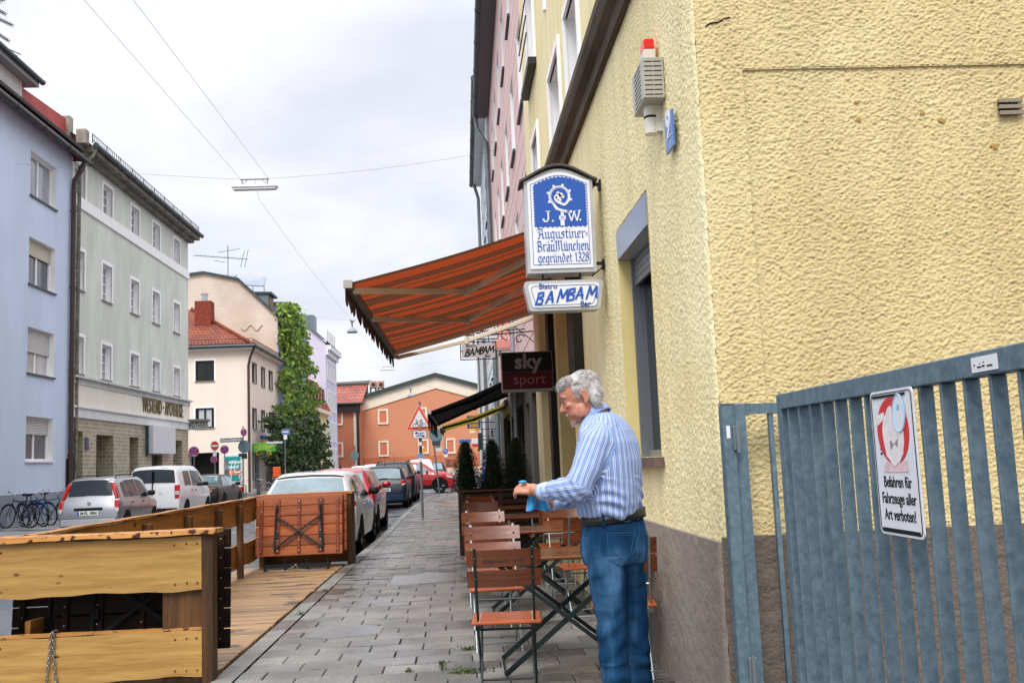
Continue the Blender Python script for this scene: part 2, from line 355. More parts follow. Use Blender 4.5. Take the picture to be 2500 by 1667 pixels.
# mosaic of small dark setts along the house wall
st = MB();y = 4.6
setm = speck('setts','#6f6d6a',lo=.6,hi=1.2,rough=.6)
while y < 9:
    x = 1.0 + .04 * math.sin(y * 9)
    while x < 1.36:
        q = .038;jx,jy = rnd.uniform(-.006,.006),rnd.uniform(-.006,.006);z = rnd.uniform(.002,.008);st.sd = None
        st.add([(x - q + jx,y - q + jy,-.01),(x + q + jx,y - q + jy,-.01),(x + q + jx,y + q + jy,-.01),(x - q + jx,y + q + jy,-.01),(x - q * .75 + jx,y - q * .75 + jy,z),(x + q * .75 + jx,y - q * .75 + jy,z),(x + q * .75 + jx,y + q * .75 + jy,z),(x - q * .75 + jx,y + q * .75 + jy,z)],
               [(4,5,6,7),(0,1,5,4),(1,2,6,5),(2,3,7,6),(3,0,4,7)]);x += .085
    y += .085
tag(st.build('sett_strip',setm),kind='structure')
wat = mat('rain_water','#ffffff',rough=.3,trans=1.0,spec=.5);wat.node_tree.nodes['Principled BSDF'].inputs['IOR'].default_value = 1.33
for lb,qs in (('shiny wet patch on the slabs left of the nearest chairs',((950,1428),(962,1405),(1010,1403),(1040,1396),(1090,1398),(1130,1402),(1120,1414),(1060,1421),(1000,1426))),('shiny wet patch on the slabs nearer to the deck edge',((745,1556),(770,1538),(800,1530),(880,1524),(935,1528),(928,1545),(860,1552),(800,1558)))):
    P = [aZ(x,y,.0055) for x,y in qs];c = sum(P,Vector()) / len(P);m = MB();n = len(P);m.add([tuple(p - c) for p in P] + [tuple(p - c - Vector((0,0,.003))) for p in P],[tuple(range(n)),tuple(range(2 * n - 1,n - 1,-1))] + [(i,n + i,n + (i + 1) % n,(i + 1) % n) for i in range(n)]);o = m.build('puddle',wat);o.location = c;tag(o,lb,'puddle')
# left pavements
lp = MB();lp.box(-14.4,-11.2,-20,51,-.2,0);lp.box(-60,-11.2,63,140,-.2,0);tag(lp.build('far_pavement',speck('far_paving','#8a8987',rough=.7)),kind='structure')
# ================================================================== parklet
deckw = wood('deck_boards','#6a5033','#b08c60',0,rough=.5,scale=1.0,dark=('#4c3a2b',1.6,.60))
d = MB();y = 6.99
while y < 14.45:
    d.sd = None;t = rnd.uniform(-.003,.003);d.box(-3.16 + rnd.uniform(-.01,.01),-1.77 + rnd.uniform(-.008,.004),y,y + .132,-.035 + t,.004 + t,.004);y += .142
dk = thing('parklet_deck','wet brown plank deck laid flush with the kerb beside the pavement','deck',(0,0,0))
d.build('deck_boards',deckw,dk)
d = MB();[d.box(x,x + .08,7,14.4,-.128,-.04) for x in (-3.1,-2.5,-1.9)];d.build('joist',mat('joist_wood','#3a2a1a',rough=.8),dk)
fw = wood('fence_boards','#976f36','#bd9552',0,rough=.6,scale=1.7)
fwz = wood('fence_posts','#4a2e13','#80562a',2,rough=.6,scale=.8)
fwy = wood('rail_boards','#80521f','#ac7a38',1,rough=.6,scale=.8)
cap = wood('cap_board','#b57635','#d69c58',0,rough=.5,knots=False,dark=('#4a2212',15.0,.56))
capy = wood('cap_board_long','#96622a','#bd8848',1,rough=.5,knots=False,dark=('#4a2212',11.0,.60))
nailm = mat('nail','#5a4426',rough=.5,metal=.3)
nf = thing('board_fence','yellowish board fence closing the near end of the deck, with a stained cap board','fence',(-2.5,6.9,0))
def wavy(mb,x0,x1,y0,y1,z0,z1,n=40,amp=.006,ax=0):
    """a sawn board with slightly wavy upper and lower edges"""
    mb.sd = (rnd.random(),rnd.random(),rnd.random());ph = rnd.random() * 9
    vs = []
    for i in range(n + 1):
        x = x0 + (x1 - x0) * i / n
        lo = z0 + amp * math.sin(x * 7 + ph) + amp * .6 * math.sin(x * 19 + ph);hi = z1 + amp * .7 * math.sin(x * 5 + 2 + ph) + amp * .3 * math.sin(x * 23)
        for (yy,zz) in ((y0,lo),(y1,lo),(y1,hi),(y0,hi)): vs.append((x,yy,zz) if ax == 0 else (yy,x,zz))
    fs = [(i * 4 + k,i * 4 + (k + 1) % 4,(i + 1) * 4 + (k + 1) % 4,(i + 1) * 4 + k) for i in range(n) for k in range(4)] + [(0,1,2,3),tuple(n * 4 + k for k in (3,2,1,0))]
    mb.add(vs,fs);mb.sd = None
ND = (-.95,.775)     # local x range, thing origin at x=-2.5
def board(z0,z1):
    m = MB();wavy(m,-1.15,.70,-.035,.0,z0,z1);m.cm = 1;k = m
    for x in (-.72,-.62,.52,.60,.67):
        for z in (z0 + .045,z1 - .05): k.cyl((x + rnd.uniform(-.01,.01),-.036,z + rnd.uniform(-.01,.01)),(x,-.0385,z),.006,n=8)
    m.build('board',[fw,nailm],nf,angle=40)
board(.035,.335);board(.60,.955)
m = MB();wavy(m,-1.2,.80,-.075,.16,.968,.998,amp=.003);m.build('cap_board',cap,nf,angle=40)
m = MB();wavy(m,-1.15,.70,-.034,.045,.338,.352,amp=.002);m.build('ledge_strip',cap,nf,angle=40)
for x0,x1 in ((.70,.775),(.43,.695),(-1.15,-.735)):
    m = MB();m.box(x0,x1,-.036 if x0 == .7 else .003,.09 if x0 == .7 else .03,-.125 if x0 == .7 else .0,.965,.004);m.build('post',wood('corner_post','#2c1a0b','#5c3b1a',2,rough=.6) if x0 == .7 else (fwz if x0 != -1.15 else wood('post_pale','#8f6429','#bb8d48',2,rough=.6,scale=.8)),nf)
# chain
ch = MB();links = []
def chain(mb,pts,r=.0035,ln=.030):
    P = [Vector(p) for p in pts];d = 0;k = 0
    for a,b in zip(P,P[1:]):
        dr = (b - a);n = max(1,int(dr.length / (ln * .8)))
        for i in range(n):
            c = a + dr * ((i + .5) / n);t = dr.normalized();s = t.cross(Vector((0,1,0)));s = s.normalized() if s.length > .1 else Vector((1,0,0));u = t.cross(s)
            side = (s if k % 2 else u);k += 1
            ring = [c + t * (ln * .5 * math.cos(q)) + side * (ln * .28 * math.sin(q)) for q in [2 * math.pi * j / 8 for j in range(9)]]
            mb.tube(ring,r,5,False)
chain(ch,[(-.28,-.052,.37),(-.285,-.05,.26),(-.30,-.052,.14),(-.305,-.05,.05)]);chain(ch,[(-.265,-.052,.37),(-.268,-.05,.25),(-.255,-.052,.12),(-.24,-.05,.03),(-.16,-.03,-.04),(-.02,.0,-.07),(.1,.0,-.04)])
chain(ch,[(-.275,-.055,.365),(-.272,-.03,.378),(-.27,.03,.37)])
o = ch.build('chain',mat('chain_steel','#8d9095',rough=.3,metal=.9),smooth=True);o.location = (-2.5,6.9,0);tag(o,'thin steel chain hanging over the lower board of the near fence','chain')
# long side fence toward the road
lf = thing('rail_fence','two rail wooden fence along the road side of the deck','fence',(-2.99,7,0))
for z0,z1 in ((.13,.42),(.68,.98)):
    m = MB();wavy(m,.02,7.42,-.035,0,z0,z1,n=90,amp=.008,ax=1);m.build('rail',fwy,lf,angle=40)
m = MB();wavy(m,.02,7.42,-.06,.03,.99,1.008,n=60,amp=.004,ax=1);m.build('cap_board',capy,lf,angle=40)
for yy in (1.05,2.35,3.7,5.0,6.1):
    m = MB();m.box(.003,.075,yy,yy + .09,-.13,.93 if yy < 7 else .98,.004);m.build('post',fwz,lf)
# end box of the parklet
ew = thing('end_panel','wooden box panel with dark stained cap closing the far end of the deck','fence',(-2.30,14.45,0))
m = MB();m.box(-.66,.60,.42,.46,.0,1.0);m.build('back_board',wood('end_boards','#4f3012','#8a5a24',0),ew)
m = MB();wavy(m,-.70,.66,-.02,.5,1.0,1.028,amp=.003);m.build('cap_board',cap,ew,angle=40)
for x in (-.68,.57):
    m = MB();m.box(x,x + .07,0,.47,-.125,.995,.004);m.build('post',fwz,ew)
# folded tables
TW = wood('table_planks','#8a4019','#b06430',0,rough=.38,scale=1.0,knots=False,spec=.5)
TD = wood('shaded_planks','#0d0705','#27130b',0,rough=.6,knots=False,spec=.15);TW2 = wood('table_battens','#6b2d14','#8c4524',2,rough=.4,knots=False)  # TD: table wood with the shade of the near fence gap painted into its colour
iron = mat('dark_iron','#20262a',rough=.45,metal=.4)
steel = mat('bright_steel','#b9bcc0',rough=.28,metal=.9)
def folded_table(label,loc,tilt,rz=0,dark=False):
    tw,tw2 = (TD,TD) if dark else (TW,TW2);iron = mat('shaded_iron','#0a0c0d',rough=.7) if dark else MATS['dark_iron']  # near-black wood and iron carry the painted shade behind the near fence
    t = thing('folded_table',label,'table',loc,rz,'folded beer garden tables leaning on the deck fences');t.rotation_euler = (tilt,0,rz)
    m = MB()
    for k in range(6): m.sd = None;m.box(-.6,.6,0,.022,.02 + k * .138,.02 + k * .138 + .132,.006)
    m.build('tabletop',tw,t)
    m = MB();bl = m
    for x,w_ in ((-.52,.045),(-.30,.075),(0,.045),(.30,.075),(.535,.045)):
        m.sd = None;m.cm = 0;m.box(x - w_ / 2,x + w_ / 2,-.022,0,.06,.80,.004);m.cm = 1
        for z in (.09,.23,.36,.50,.64,.77): bl.ell((x,-.023,z),(.006,.004,.006),6,4)
    m.build('batten',[tw2,steel],t)
    m = MB()
    m.obox((-.33,-.05,.12),(.31,-.05,.56),.012,.028);m.obox((.33,-.062,.12),(-.31,-.062,.56),.012,.028)
    for x in (-.33,.33): m.obox((x,-.045,.08),(x * .93,-.045,.66),.012,.024);m.obox((x * 1.02,-.04,.12),(x * .93,-.055,.68),.008,.02)
    m.build('folding_legs',iron,t);m = MB()
    for x in (-.30,.30):
        for z in (.30,.68): m.box(x - .018,x + .018,-.05,-.02,z - .04,z + .04,.004)
    m.build('hinge',iron,t);return t
folded_table('orange slatted folded table with crossed iron legs, leaning foremost on the far end panel',(-2.345,14.02,.17),R_(-8))
folded_table('folded table half hidden behind the foremost one at the far end panel',(-2.30,14.17,.20),R_(-8))
folded_table('folded table darkened by painted shade, seen edge on, leaning inside the near fence',(-2.28,7.13,.14),R_(-4),R_(2),True)
folded_table('added folded table in painted shade behind the near fence, showing only in the gap',(-2.62,7.22,.06),R_(-4),R_(-1),True)  # added table, fills the open part of the gap with painted shade
m = MB();m.box(-.45,.45,-.02,.02,.05,.08);m.box(-.45,.45,.2,.24,.05,.08)
for x in (-.43,-.15,.15,.43): m.obox((x,0,.005),(x,.22,.06),.02,.02);m.obox((x,0,.06),(x,0,.17),.012,.012)
c = m.build('iron_rack',iron);c.location = (-2.36,13.85,0);tag(c,'low dark iron rack under the folded tables at the far end panel','rack')
ch = MB();chain(ch,[(-.35,-.04,.012),(-.1,-.05,.012),(.02,-.03,.09),(.05,-.045,.012),(.4,-.05,.012)],r=.004);c = ch.build('chain',MATS['chain_steel'],smooth=True);c.location = (-2.36,13.8,0);tag(c,'bright chain lying on the deck below the folded tables at the far end','chain')
# ================================================================== buildings: shared pieces
white = mat('white_paint','#f4f3f1',rough=.5,var=.03,vs=3)
whitep = mat('white_plastic','#f0f0f0',rough=.35)
def glassm(name,c,rough=.06,var=.25): return mat(name,c,rough=rough,var=var,vs=.9,spec=.7)
gl_pale = glassm('glass_pale','#8d9298');gl_dark = glassm('glass_dark','#1b1f22');gl_mid = glassm('glass_mid','#4a5358');gl_curt = glassm('glass_curtain','#b5b3b2')
zinc = mat('zinc','#6f7a80',rough=.45,metal=.35,var=.15,vs=2);zincd = mat('zinc_dark','#3c4a4e',rough=.45,metal=.3,var=.15,vs=2)
brownpipe = mat('brown_pipe','#4a3a36',rough=.45,metal=.2);gutterblack = mat('gutter_black','#2a2b2d',rough=.4,metal=.2)
slats = mat('shutter_slats','#cfcdc8',rough=.5,bump=.0)
def win(par,f,a0,a1,z0,z1,dep=.2,cols=1,rows=1,fm=white,pm=gl_mid,fwid=.06,sill=True,sur=0,shut=0,sm=None,mull=.03,sillm=None,curtain=None,bars=True):
    m = MB();d0,d1 = -dep - .02,-dep + .045
    f.box(m,a0,a0 + fwid,z0,z1,d0,d1);f.box(m,a1 - fwid,a1,z0,z1,d0,d1);f.box(m,a0 + fwid,a1 - fwid,z0,z0 + fwid,d0,d1);f.box(m,a0 + fwid,a1 - fwid,z1 - fwid,z1,d0,d1)
    for i in range(1,cols):
        x = a0 + (a1 - a0) * i / cols;f.box(m,x - fwid * .7,x + fwid * .7,z0 + fwid,z1 - fwid,d0,d1 - .005)
    for j in range(1,rows):
        z = z0 + (z1 - z0) * j / rows;f.box(m,a0 + fwid,a1 - fwid,z - mull / 2,z + mull / 2,d0,d1 - .012)
    if sur:
        for b in ((a0 - sur,a0,z0 - sur * .2,z1 + sur),(a1,a1 + sur,z0 - sur * .2,z1 + sur),(a0,a1,z1,z1 + sur)): f.box(m,*b,-.02,.03)
    w_ = m.build('window',fm,par)
    m = MB();m.quad(f.P(a0 + fwid * .5,z0 + fwid * .5,-dep),f.P(a1 - fwid * .5,z0 + fwid * .5,-dep),f.P(a1 - fwid * .5,z1 - fwid * .5,-dep),f.P(a0 + fwid * .5,z1 - fwid * .5,-dep));m.build('pane',pm,w_)
    if sill: m = MB();f.box(m,a0 - .04,a1 + .04,z0 - .06,z0 - .003,-dep + .05,.06);m.build('sill',sillm or fm,w_)
    if shut:
        m = MB();zb = z1 - (z1 - z0) * shut;z = z1 - .003
        while z > zb: f.box(m,a0 + .004,a1 - .004,max(z - .052,zb),z - .008,-dep + .05,-dep + .075);z -= .055
        m.build('roller_shutter',sm or slats,w_)
    if curtain is not None:
        m = MB();n = 14;ca,cb = curtain
        for i in range(n):
            x0,x1 = ca + (cb - ca) * i / n,ca + (cb - ca) * (i + 1) / n
            m.quad(f.P(x0,z0 + .1,-dep + .004 + .008 * (i % 2)),f.P(x1,z0 + .1,-dep + .004 + .008 * ((i + 1) % 2)),f.P(x1,z1 - .08,-dep + .004 + .008 * ((i + 1) % 2)),f.P(x0,z1 - .08,-dep + .004 + .008 * (i % 2)))
        m.build('curtain',mat('curtain','#b9bdbf',rough=.9),w_)
    return w_
def gutter(par,p0,p1,r=.08,m_=gutterblack,name='gutter'):
    m = MB();m.cyl(p0,p1,r,n=10)
    p0,p1 = Vector(p0),Vector(p1);n = int((p1 - p0).length / 2)
    for i in range(n + 1): q = p0 + (p1 - p0) * (i / max(1,n));d = (p1 - p0).normalized() * .02;m.cyl(q - d,q + d,r * 1.12,n=10)
    return m.build(name,m_,par,angle=40)
def pipe(par,pts,r=.055,m_=brownpipe,name='downpipe',rings=()):
    m = MB();m.tube(pts,r,10)
    for q in rings: q = Vector(q);m.cyl(q - Vector((0,0,.03)),q + Vector((0,0,.03)),r * 1.25,n=10)
    return m.build(name,m_,par,angle=50)
def shell(mb,f,a0,a1,z0,z1,dep,ends=(1,1)):
    """the rest of a house behind its facade: ends, back, lid"""
    P = f.P
    for e,a in zip(ends,(a0,a1)):
        if e: mb.quad(P(a,z0,0),P(a,z0,-dep),P(a,z1,-dep),P(a,z1,0))
    mb.quad(P(a0,z0,-dep),P(a1,z0,-dep),P(a1,z1,-dep),P(a0,z1,-dep));mb.quad(P(a0,z1,0),P(a1,z1,0),P(a1,z1,-dep),P(a0,z1,-dep))
XL = -14.0
def plaster(name,c,var=.06,bump=.35,vs=.7,streak=True,bs=25): return mat(name,c,rough=.85,var=var,vs=vs,bump=bump,bs=bs,bdist=.02,stretch=(1,1,.35) if streak else (1,1,1))
# ---- pale blue house
bl = thing('apartment_house','pale blue rendered house with roller shutters and a dark brown downpipe','house',(0,0,0))
F = Fac(XL,0,0,1,1,0)
rows = [F.hit(65,1015)[1],F.hit(62,1124)[1],F.hit(72,797)[1],F.hit(68,909)[1],F.hit(79,580)[1],F.hit(75,693)[1],F.hit(81,371)[1],F.hit(79.5,478)[1]]
RZ = [(rows[1],rows[0]),(rows[3],rows[2]),(rows[5],rows[4]),(rows[7],rows[6])]
a0,a1 = F.hit(62,1120)[0],F.hit(128,1120)[0]
cols = [(a0,a1),(a0 - 4.6,a1 - 4.6)]
ops = [(c[0],c[1],z[0],z[1],.26) for c in cols for z in RZ]
BE = 35.75;btop = 13.3
m = MB();F.wall(m,14,BE,.95,btop,ops,revmi=1);shell(m,F,14,BE,.95,btop,12)
m.build('wall',[plaster('blue_render','#cad7ea',var=.055),white],bl)
m = MB();F.box(m,14,BE - .3,-.05,.95,-.3,.03);m.build('plinth',plaster('blue_plinth','#8b939d',var=.15),bl)
for ci,c in enumerate(cols):
    for ri,z in enumerate(RZ):
        win(bl,F,c[0],c[1],z[0],z[1],.24,cols=2,pm=[gl_mid,gl_curt,gl_mid,gl_pale][ri],shut=[.40,.52,.34,0][ri] if ci == 0 else .3,fm=whitep,sillm=zincd if ri > 0 else whitep,sm=mat('shutter_tan','#cdc7b4',rough=.5) if ri == 2 else None)
gz = F.hit(199,388,.45)[1]
m = MB();F.box(m,14,BE + .2,btop - .02,btop + .1,-.2,.40);m.build('eaves_board',mat('eaves_dark','#34302f',rough=.6),bl)
gutter(bl,F.P(14,gz + .05,.47),F.P(BE + .45,gz + .05,.47),.10)
pp = BE - .12
pipe(bl,[F.P(pp + .1,gz - .05,.45),F.P(pp + .05,gz - .30,.40),F.P(pp,gz - .75,.14),F.P(pp,gz - 1.1,.12),F.P(pp,6,.12),F.P(pp,.1,.12)],.085,rings=[F.P(pp,z,.12) for z in (2.2,5.2,8.2,11)])
m = MB();m.quad(F.P(14,gz,.4),F.P(BE,gz,.4),F.P(BE,gz + 3.6,-3.4),F.P(14,gz + 3.6,-3.4));m.quad(F.P(BE,gz,.4),F.P(BE,gz,-7),F.P(BE,gz + 3.6,-3.4));m.build('roof',mat('roof_tin_red','#8d3a34',rough=.5,var=.15,vs=1.2),bl)
# dormer with shutters and its red tin side
D = Fac(XL - .3,0,0,1,1,0)
dz0,dz1 = D.hit(50,240)[1] - .6,D.hit(53,208)[1] + .1;ds = D.hit(53,240)[0]
m = MB();D.box(m,16,ds,gz + .1,dz1,-4,0);m.build('dormer',mat('dormer_white','#dcdad8',rough=.6),bl)
m = MB()
for z in np.arange(gz + .3,dz1 - .05,.07): D.box(m,20,ds - .1,z,z + .055,.003,.02)
m.build('dormer_shutter',slats,bl)
m = MB();D.box(m,16,ds + .5,dz1,dz1 + .22,-4,.35);m.build('dormer_roof',mat('dormer_edge','#9a9a9c',rough=.5),bl)
gutter(bl,D.P(16,dz1 + .22,.42),D.P(ds + .6,dz1 + .22,.42),.09,m_=zincd)
q = [D.hit(54,211),D.hit(163,289),D.hit(165,350),D.hit(54,262)]
m = MB();m.prism([(q[0][0] ,q[0][1]),(q[1][0],q[1][1]),(q[1][0],gz - .1),(q[0][0],gz - .1)],D.P,-3.5,-.05);m.build('red_tin_wall',mat('red_tin','#b04a44',rough=.55,var=.12,vs=1.5),bl)
m = MB();D.box(m,q[1][0],q[1][0] + .35,gz - .2,q[1][1] + .1,-3.2,.1);m.build('fire_wall_stub',mat('stub_render','#9a9184',rough=.8,var=.3,vs=3),bl)
# tv antennas over the blue house
for (px,py,dx) in ((-8,20,1),(-4,54,1),(-4,92,1)): pass
an = thing('roof_antenna','dark comb shaped antennas reaching in over the dormer of the pale blue house','antenna',(XL - 3,31.2,0))
m = MB();AX = XL - 2.0;an.location = (0,0,0);bs_ = aX(-14,130,AX);m.cyl((AX,bs_.y,bs_.z - 3),aX(-14,-40,AX),.03,n=6)
for p0,p1,nn_ in (((-14,42),(31,63),9),((-14,78),(22,101),8),((-14,8),(12,0),5),((-14,20),(14,36),6),((-14,104),(50,134),4)):
    A_,B_ = aX(*p0,AX),aX(*p1,AX);m.cyl(A_,B_,.022,n=5)
    if nn_ > 4:
        for k in range(nn_): q = A_ + (B_ - A_) * ((k + .6) / nn_);m.cyl(q + Vector((-.06,-.1,-.06)),q + Vector((.06,.1,.06)),.009,n=4);m.cyl(q + Vector((0,-.1,.07)),q + Vector((0,.1,-.07)),.009,n=4)
m.build('antenna_rods',mat('antenna_metal','#3a3f46',rough=.5,metal=.5),an)
# ---- pale green house
gr = thing('apartment_house','pale green rendered house with white window surrounds over a tiled pharmacy front','house',(0,0,0))
GE = F.hit(459,700)[0];G0 = BE + .01
z2 = lambda x,y: (x / 3.136,800 + y / 3.136)
R1 = (F.hit(171,911)[1] + .02,F.hit(174,806)[1]);R2 = (F.hit(177,702)[1],F.hit(179,594)[1]);R3 = (F.hit(184,490)[1],F.hit(186,389)[1])
gc = [(169,206),(244,273.6),(315,340),(369,391),(421.5,440)]
gcs = [(F.hit(a,900)[0] + .14,F.hit(b,900)[0] - .14) for a,b in gc]
ops = [(c[0],c[1],z[0] + .05,z[1] - .14,.30) for c in gcs for z in (R1,R2,R3)]
zb0,zb1,zb2 = F.hit(459,1050)[1],F.hit(461,1032)[1],F.hit(461,982)[1]
gtop = F.hit(459,586)[1]
zw = [zb0 + .0,zb1,F.hit(461,995)[1],zb2]
m = MB();F.wall(m,G0,GE,zb2,gtop,ops,revmi=1);shell(m,F,G0,GE,0,gtop,12)
greenr = mat('green_render','#d2d6ca',rough=.9,var=.09,vs=1.2,bump=.4,bs=20,bdist=.02,stretch=(1,1,.3))
m.build('wall',[greenr,white],gr)
for c in gcs:
    for z in (R1,R2,R3):
        win(gr,F,c[0],c[1],z[0] + .05,z[1] - .14,.22,cols=2,rows=4,pm=gl_pale,sur=.13,fwid=.07,sillm=mat('sill_grey','#8f8d86',rough=.7))
bz = F.hit(461,684)[1]
m = MB();F.box(m,G0,GE + .02,bz,bz + .42,-.02,.07);m.build('string_course',white,gr)
m = MB();F.box(m,G0 + .02,GE + .03,zw[2] + .06,zb2,-.02,.10);F.box(m,G0 + .02,GE + .10,zb2,zb2 + .07,-.02,.22);m.build('cornice',mat('cornice_grey','#c8c9c6',rough=.7,var=.1,vs=2),gr)
m = MB();F.box(m,G0 + .02,GE + .02,zw[1],zw[2] + .06,-.02,.06);fas = m.build('fascia_band',mat('fascia_cream','#eae3d3',rough=.7,var=.04,vs=1),gr)
m = MB();F.box(m,G0 + .02,GE + .03,zw[0],zw[1],-.02,.09);F.box(m,G0 + .02,GE + .06,zw[1] - .03,zw[1] + .04,.0,.15);m.build('lower_band',mat('band_white','#dcdcda',rough=.7,var=.06,vs=1.5),gr)
la,lb = F.hit(339,1000)[0],F.hit(446,1000)[0];lz = (zw[1] + zw[2]) / 2 + .10
goldl = mat('letter_gold','#6b6136',rough=.4,metal=.3)
text('lettering','WESTEND · APOTHEKE',.95,goldl,frame(F.P((la + lb) / 2,lz,.075),(0,-1,0),(0,0,1)) if False else frame(F.P((la + lb) / 2,lz,.075),F.u,(0,0,1)),fas,ext=.03,sx=.60,spacing=1.05)
# tiled ground floor
tile = bpy.data.materials.new('glazed_tiles');tile.use_nodes = True;t = tile.node_tree;b = t.nodes['Principled BSDF']
tc = nn(t,'ShaderNodeTexCoord');mp = nn(t,'ShaderNodeMapping');mp.inputs['Rotation'].default_value = (R_(90),0,R_(90));sx = nn(t,'ShaderNodeSeparateXYZ');cx = nn(t,'ShaderNodeCombineXYZ')
t.links.new(tc.outputs['Object'],sx.inputs[0]);ax_ = nn(t,'ShaderNodeMath',operation='ADD');t.links.new(sx.outputs[0],ax_.inputs[0]);t.links.new(sx.outputs[1],ax_.inputs[1]);t.links.new(ax_.outputs[0],cx.inputs[0]);t.links.new(sx.outputs[2],cx.inputs[1])
bk = nn(t,'ShaderNodeTexBrick');bk.inputs['Scale'].default_value = 1.0;bk.inputs['Brick Width'].default_value = .30;bk.inputs['Row Height'].default_value = .15;bk.inputs['Mortar Size'].default_value = .012
bk.inputs['Color1'].default_value = hexc('#8a846a');bk.inputs['Color2'].default_value = hexc('#a59f84');bk.inputs['Mortar'].default_value = hexc('#c3bda6');t.links.new(cx.outputs[0],bk.inputs['Vector']);t.links.new(bk.outputs['Color'],b.inputs['Base Color']);b.inputs['Roughness'].default_value = .25
doors = [(F.hit(165.2,1100)[0],F.hit(202,1100)[0],0,F.hit(202,1053)[1],1.4),(F.hit(235,1100)[0],F.hit(277,1100)[0],0,F.hit(235,1060)[1],.9),(F.hit(316.5,1100)[0],F.hit(338,1100)[0],0,F.hit(316.5,1066)[1],.7),
         (F.hit(370,1100)[0],F.hit(396,1100)[0],0,F.hit(372,1110)[1],.25),(F.hit(423,1100)[0],F.hit(445,1100)[0],0,F.hit(423,1074)[1],.5)]
m = MB();F.wall(m,G0,GE,0,zb0,doors);m.build('tiled_front',tile,gr)
for i,o in enumerate(doors):
    m = MB();F.box(m,o[0],o[1],0,o[3],-o[4] - .06,-o[4] - .003);m.build('door',mat('door_dark','#23251f',rough=.4) if i != 4 else gl_pale,gr)
bx0,bx1 = F.hit(357,1100)[0],F.hit(413,1100)[0]
m = MB();F.box(m,bx0,bx1,F.hit(357,1107)[1],F.hit(357,1038)[1],.12,.30);m.build('blank_sign',mat('blank_sign','#d7d9df',rough=.35),gr)
m = MB();F.box(m,bx0 - .12,bx0,F.hit(357,1113)[1],F.hit(357,1040)[1],.0,.12);m.build('sign_bracket',zincd,gr)
a,z = F.hit(211,1083);m = MB();F.box(m,a - .16,a + .16,z - .24,z + .24,.0,.03);m.build('number_plate',mat('plate_blue','#1f3566',rough=.3),gr)
a,z = F.hit(171,1154);m = MB();F.box(m,a - .4,a + .25,z - .5,z + .5,-.003,.03);m.build('letter_box',mat('letter_box','#574e42',rough=.4,metal=.3),gr)
gg = F.hit(480,566,.62)[1]
m = MB();F.box(m,G0 + .5,GE + .25,gtop,gtop + .22,-.3,.55);F.box(m,G0 + .5,GE + .15,gtop - .16,gtop,-.1,.28);m.build('eaves',mat('eaves_grey','#5f5a54',rough=.7,var=.3,vs=2,col2='#8a8275'),gr)
gutter(gr,F.P(G0 + .6,gg,.63),F.P(GE + .35,gg,.63),.10,m_=zincd)
m = MB();m.quad(F.P(G0 + .3,gg,.5),F.P(GE + .3,gg,.5),F.P(GE - 3,gg + 4.2,-6),F.P(G0 + .3,gg + 4.2,-6));m.quad(F.P(GE + .3,gg,.5),F.P(GE + .3,gg,-12),F.P(GE - 3,gg + 4.2,-6));m.build('roof',mat('roof_dark','#5b4a44',rough=.8,var=.2,vs=3),gr)
m = MB();A,Bq = F.P(G0 + .6,gg + .1,.5),F.P(GE + .2,gg + .1,.5)
for h in (.12,.34): m.cyl(A + Vector((0,0,h)),Bq + Vector((0,0,h)),.014,n=5)
n = 70
for i in range(n + 1): q = A + (Bq - A) * (i / n);m.cyl(q,q + Vector((0,0,.36)),.011 if i % 7 else .022,n=4)
m.build('snow_guard',zincd,gr)
gp = G0 + .38
pipe(gr,[F.P(gp + .3,gg - .1,.6),F.P(gp + .25,gg - .4,.5),F.P(gp,gg - .9,.12),F.P(gp,6,.1),F.P(gp,.1,.1)],.07,m_=mat('pipe_olive','#77776a',rough=.6,var=.3,vs=4),rings=[F.P(gp,z,.1) for z in (1.8,4.9,9)])
m = MB();q = Vector(F.P(gp - .15,gg + .25,.35));m.box(q.x - .25,q.x + .12,q.y - .2,q.y + .15,q.z - .35,q.z + .22,.03);m.build('parapet_head',mat('stub_render','#9a9184'),gr)
# pharmacy box sign at its corner
ps = thing('box_sign','small illuminated style pharmacy sign board with a little roof on the green house corner','sign',(XL,GE,0))
c0,c1 = aY(460,1049,GE),aY(507,1047,GE);zt = aY(480,1030,GE).z
m = MB();m.box(0,c1.x - XL,-.14,.14,c0.z,zt,.02);o = m.build('sign_box',mat('sign_grey','#c9cbc8',rough=.5),ps)
text('lettering','APOTHEKE',.40,mat('sign_letter','#4a4d49',rough=.5),frame(((c1.x - XL) / 2,-.143,(c0.z + zt) / 2),(1,0,0),(0,0,1)),o,sx=.5,spacing=1.15,bold=.006)
m = MB();m.box(-.02,c1.x - XL + .06,-.28,.28,zt + .003,zt + .14,.02);m.build('sign_roof',mat('sign_roof','#827f76',rough=.7),ps)
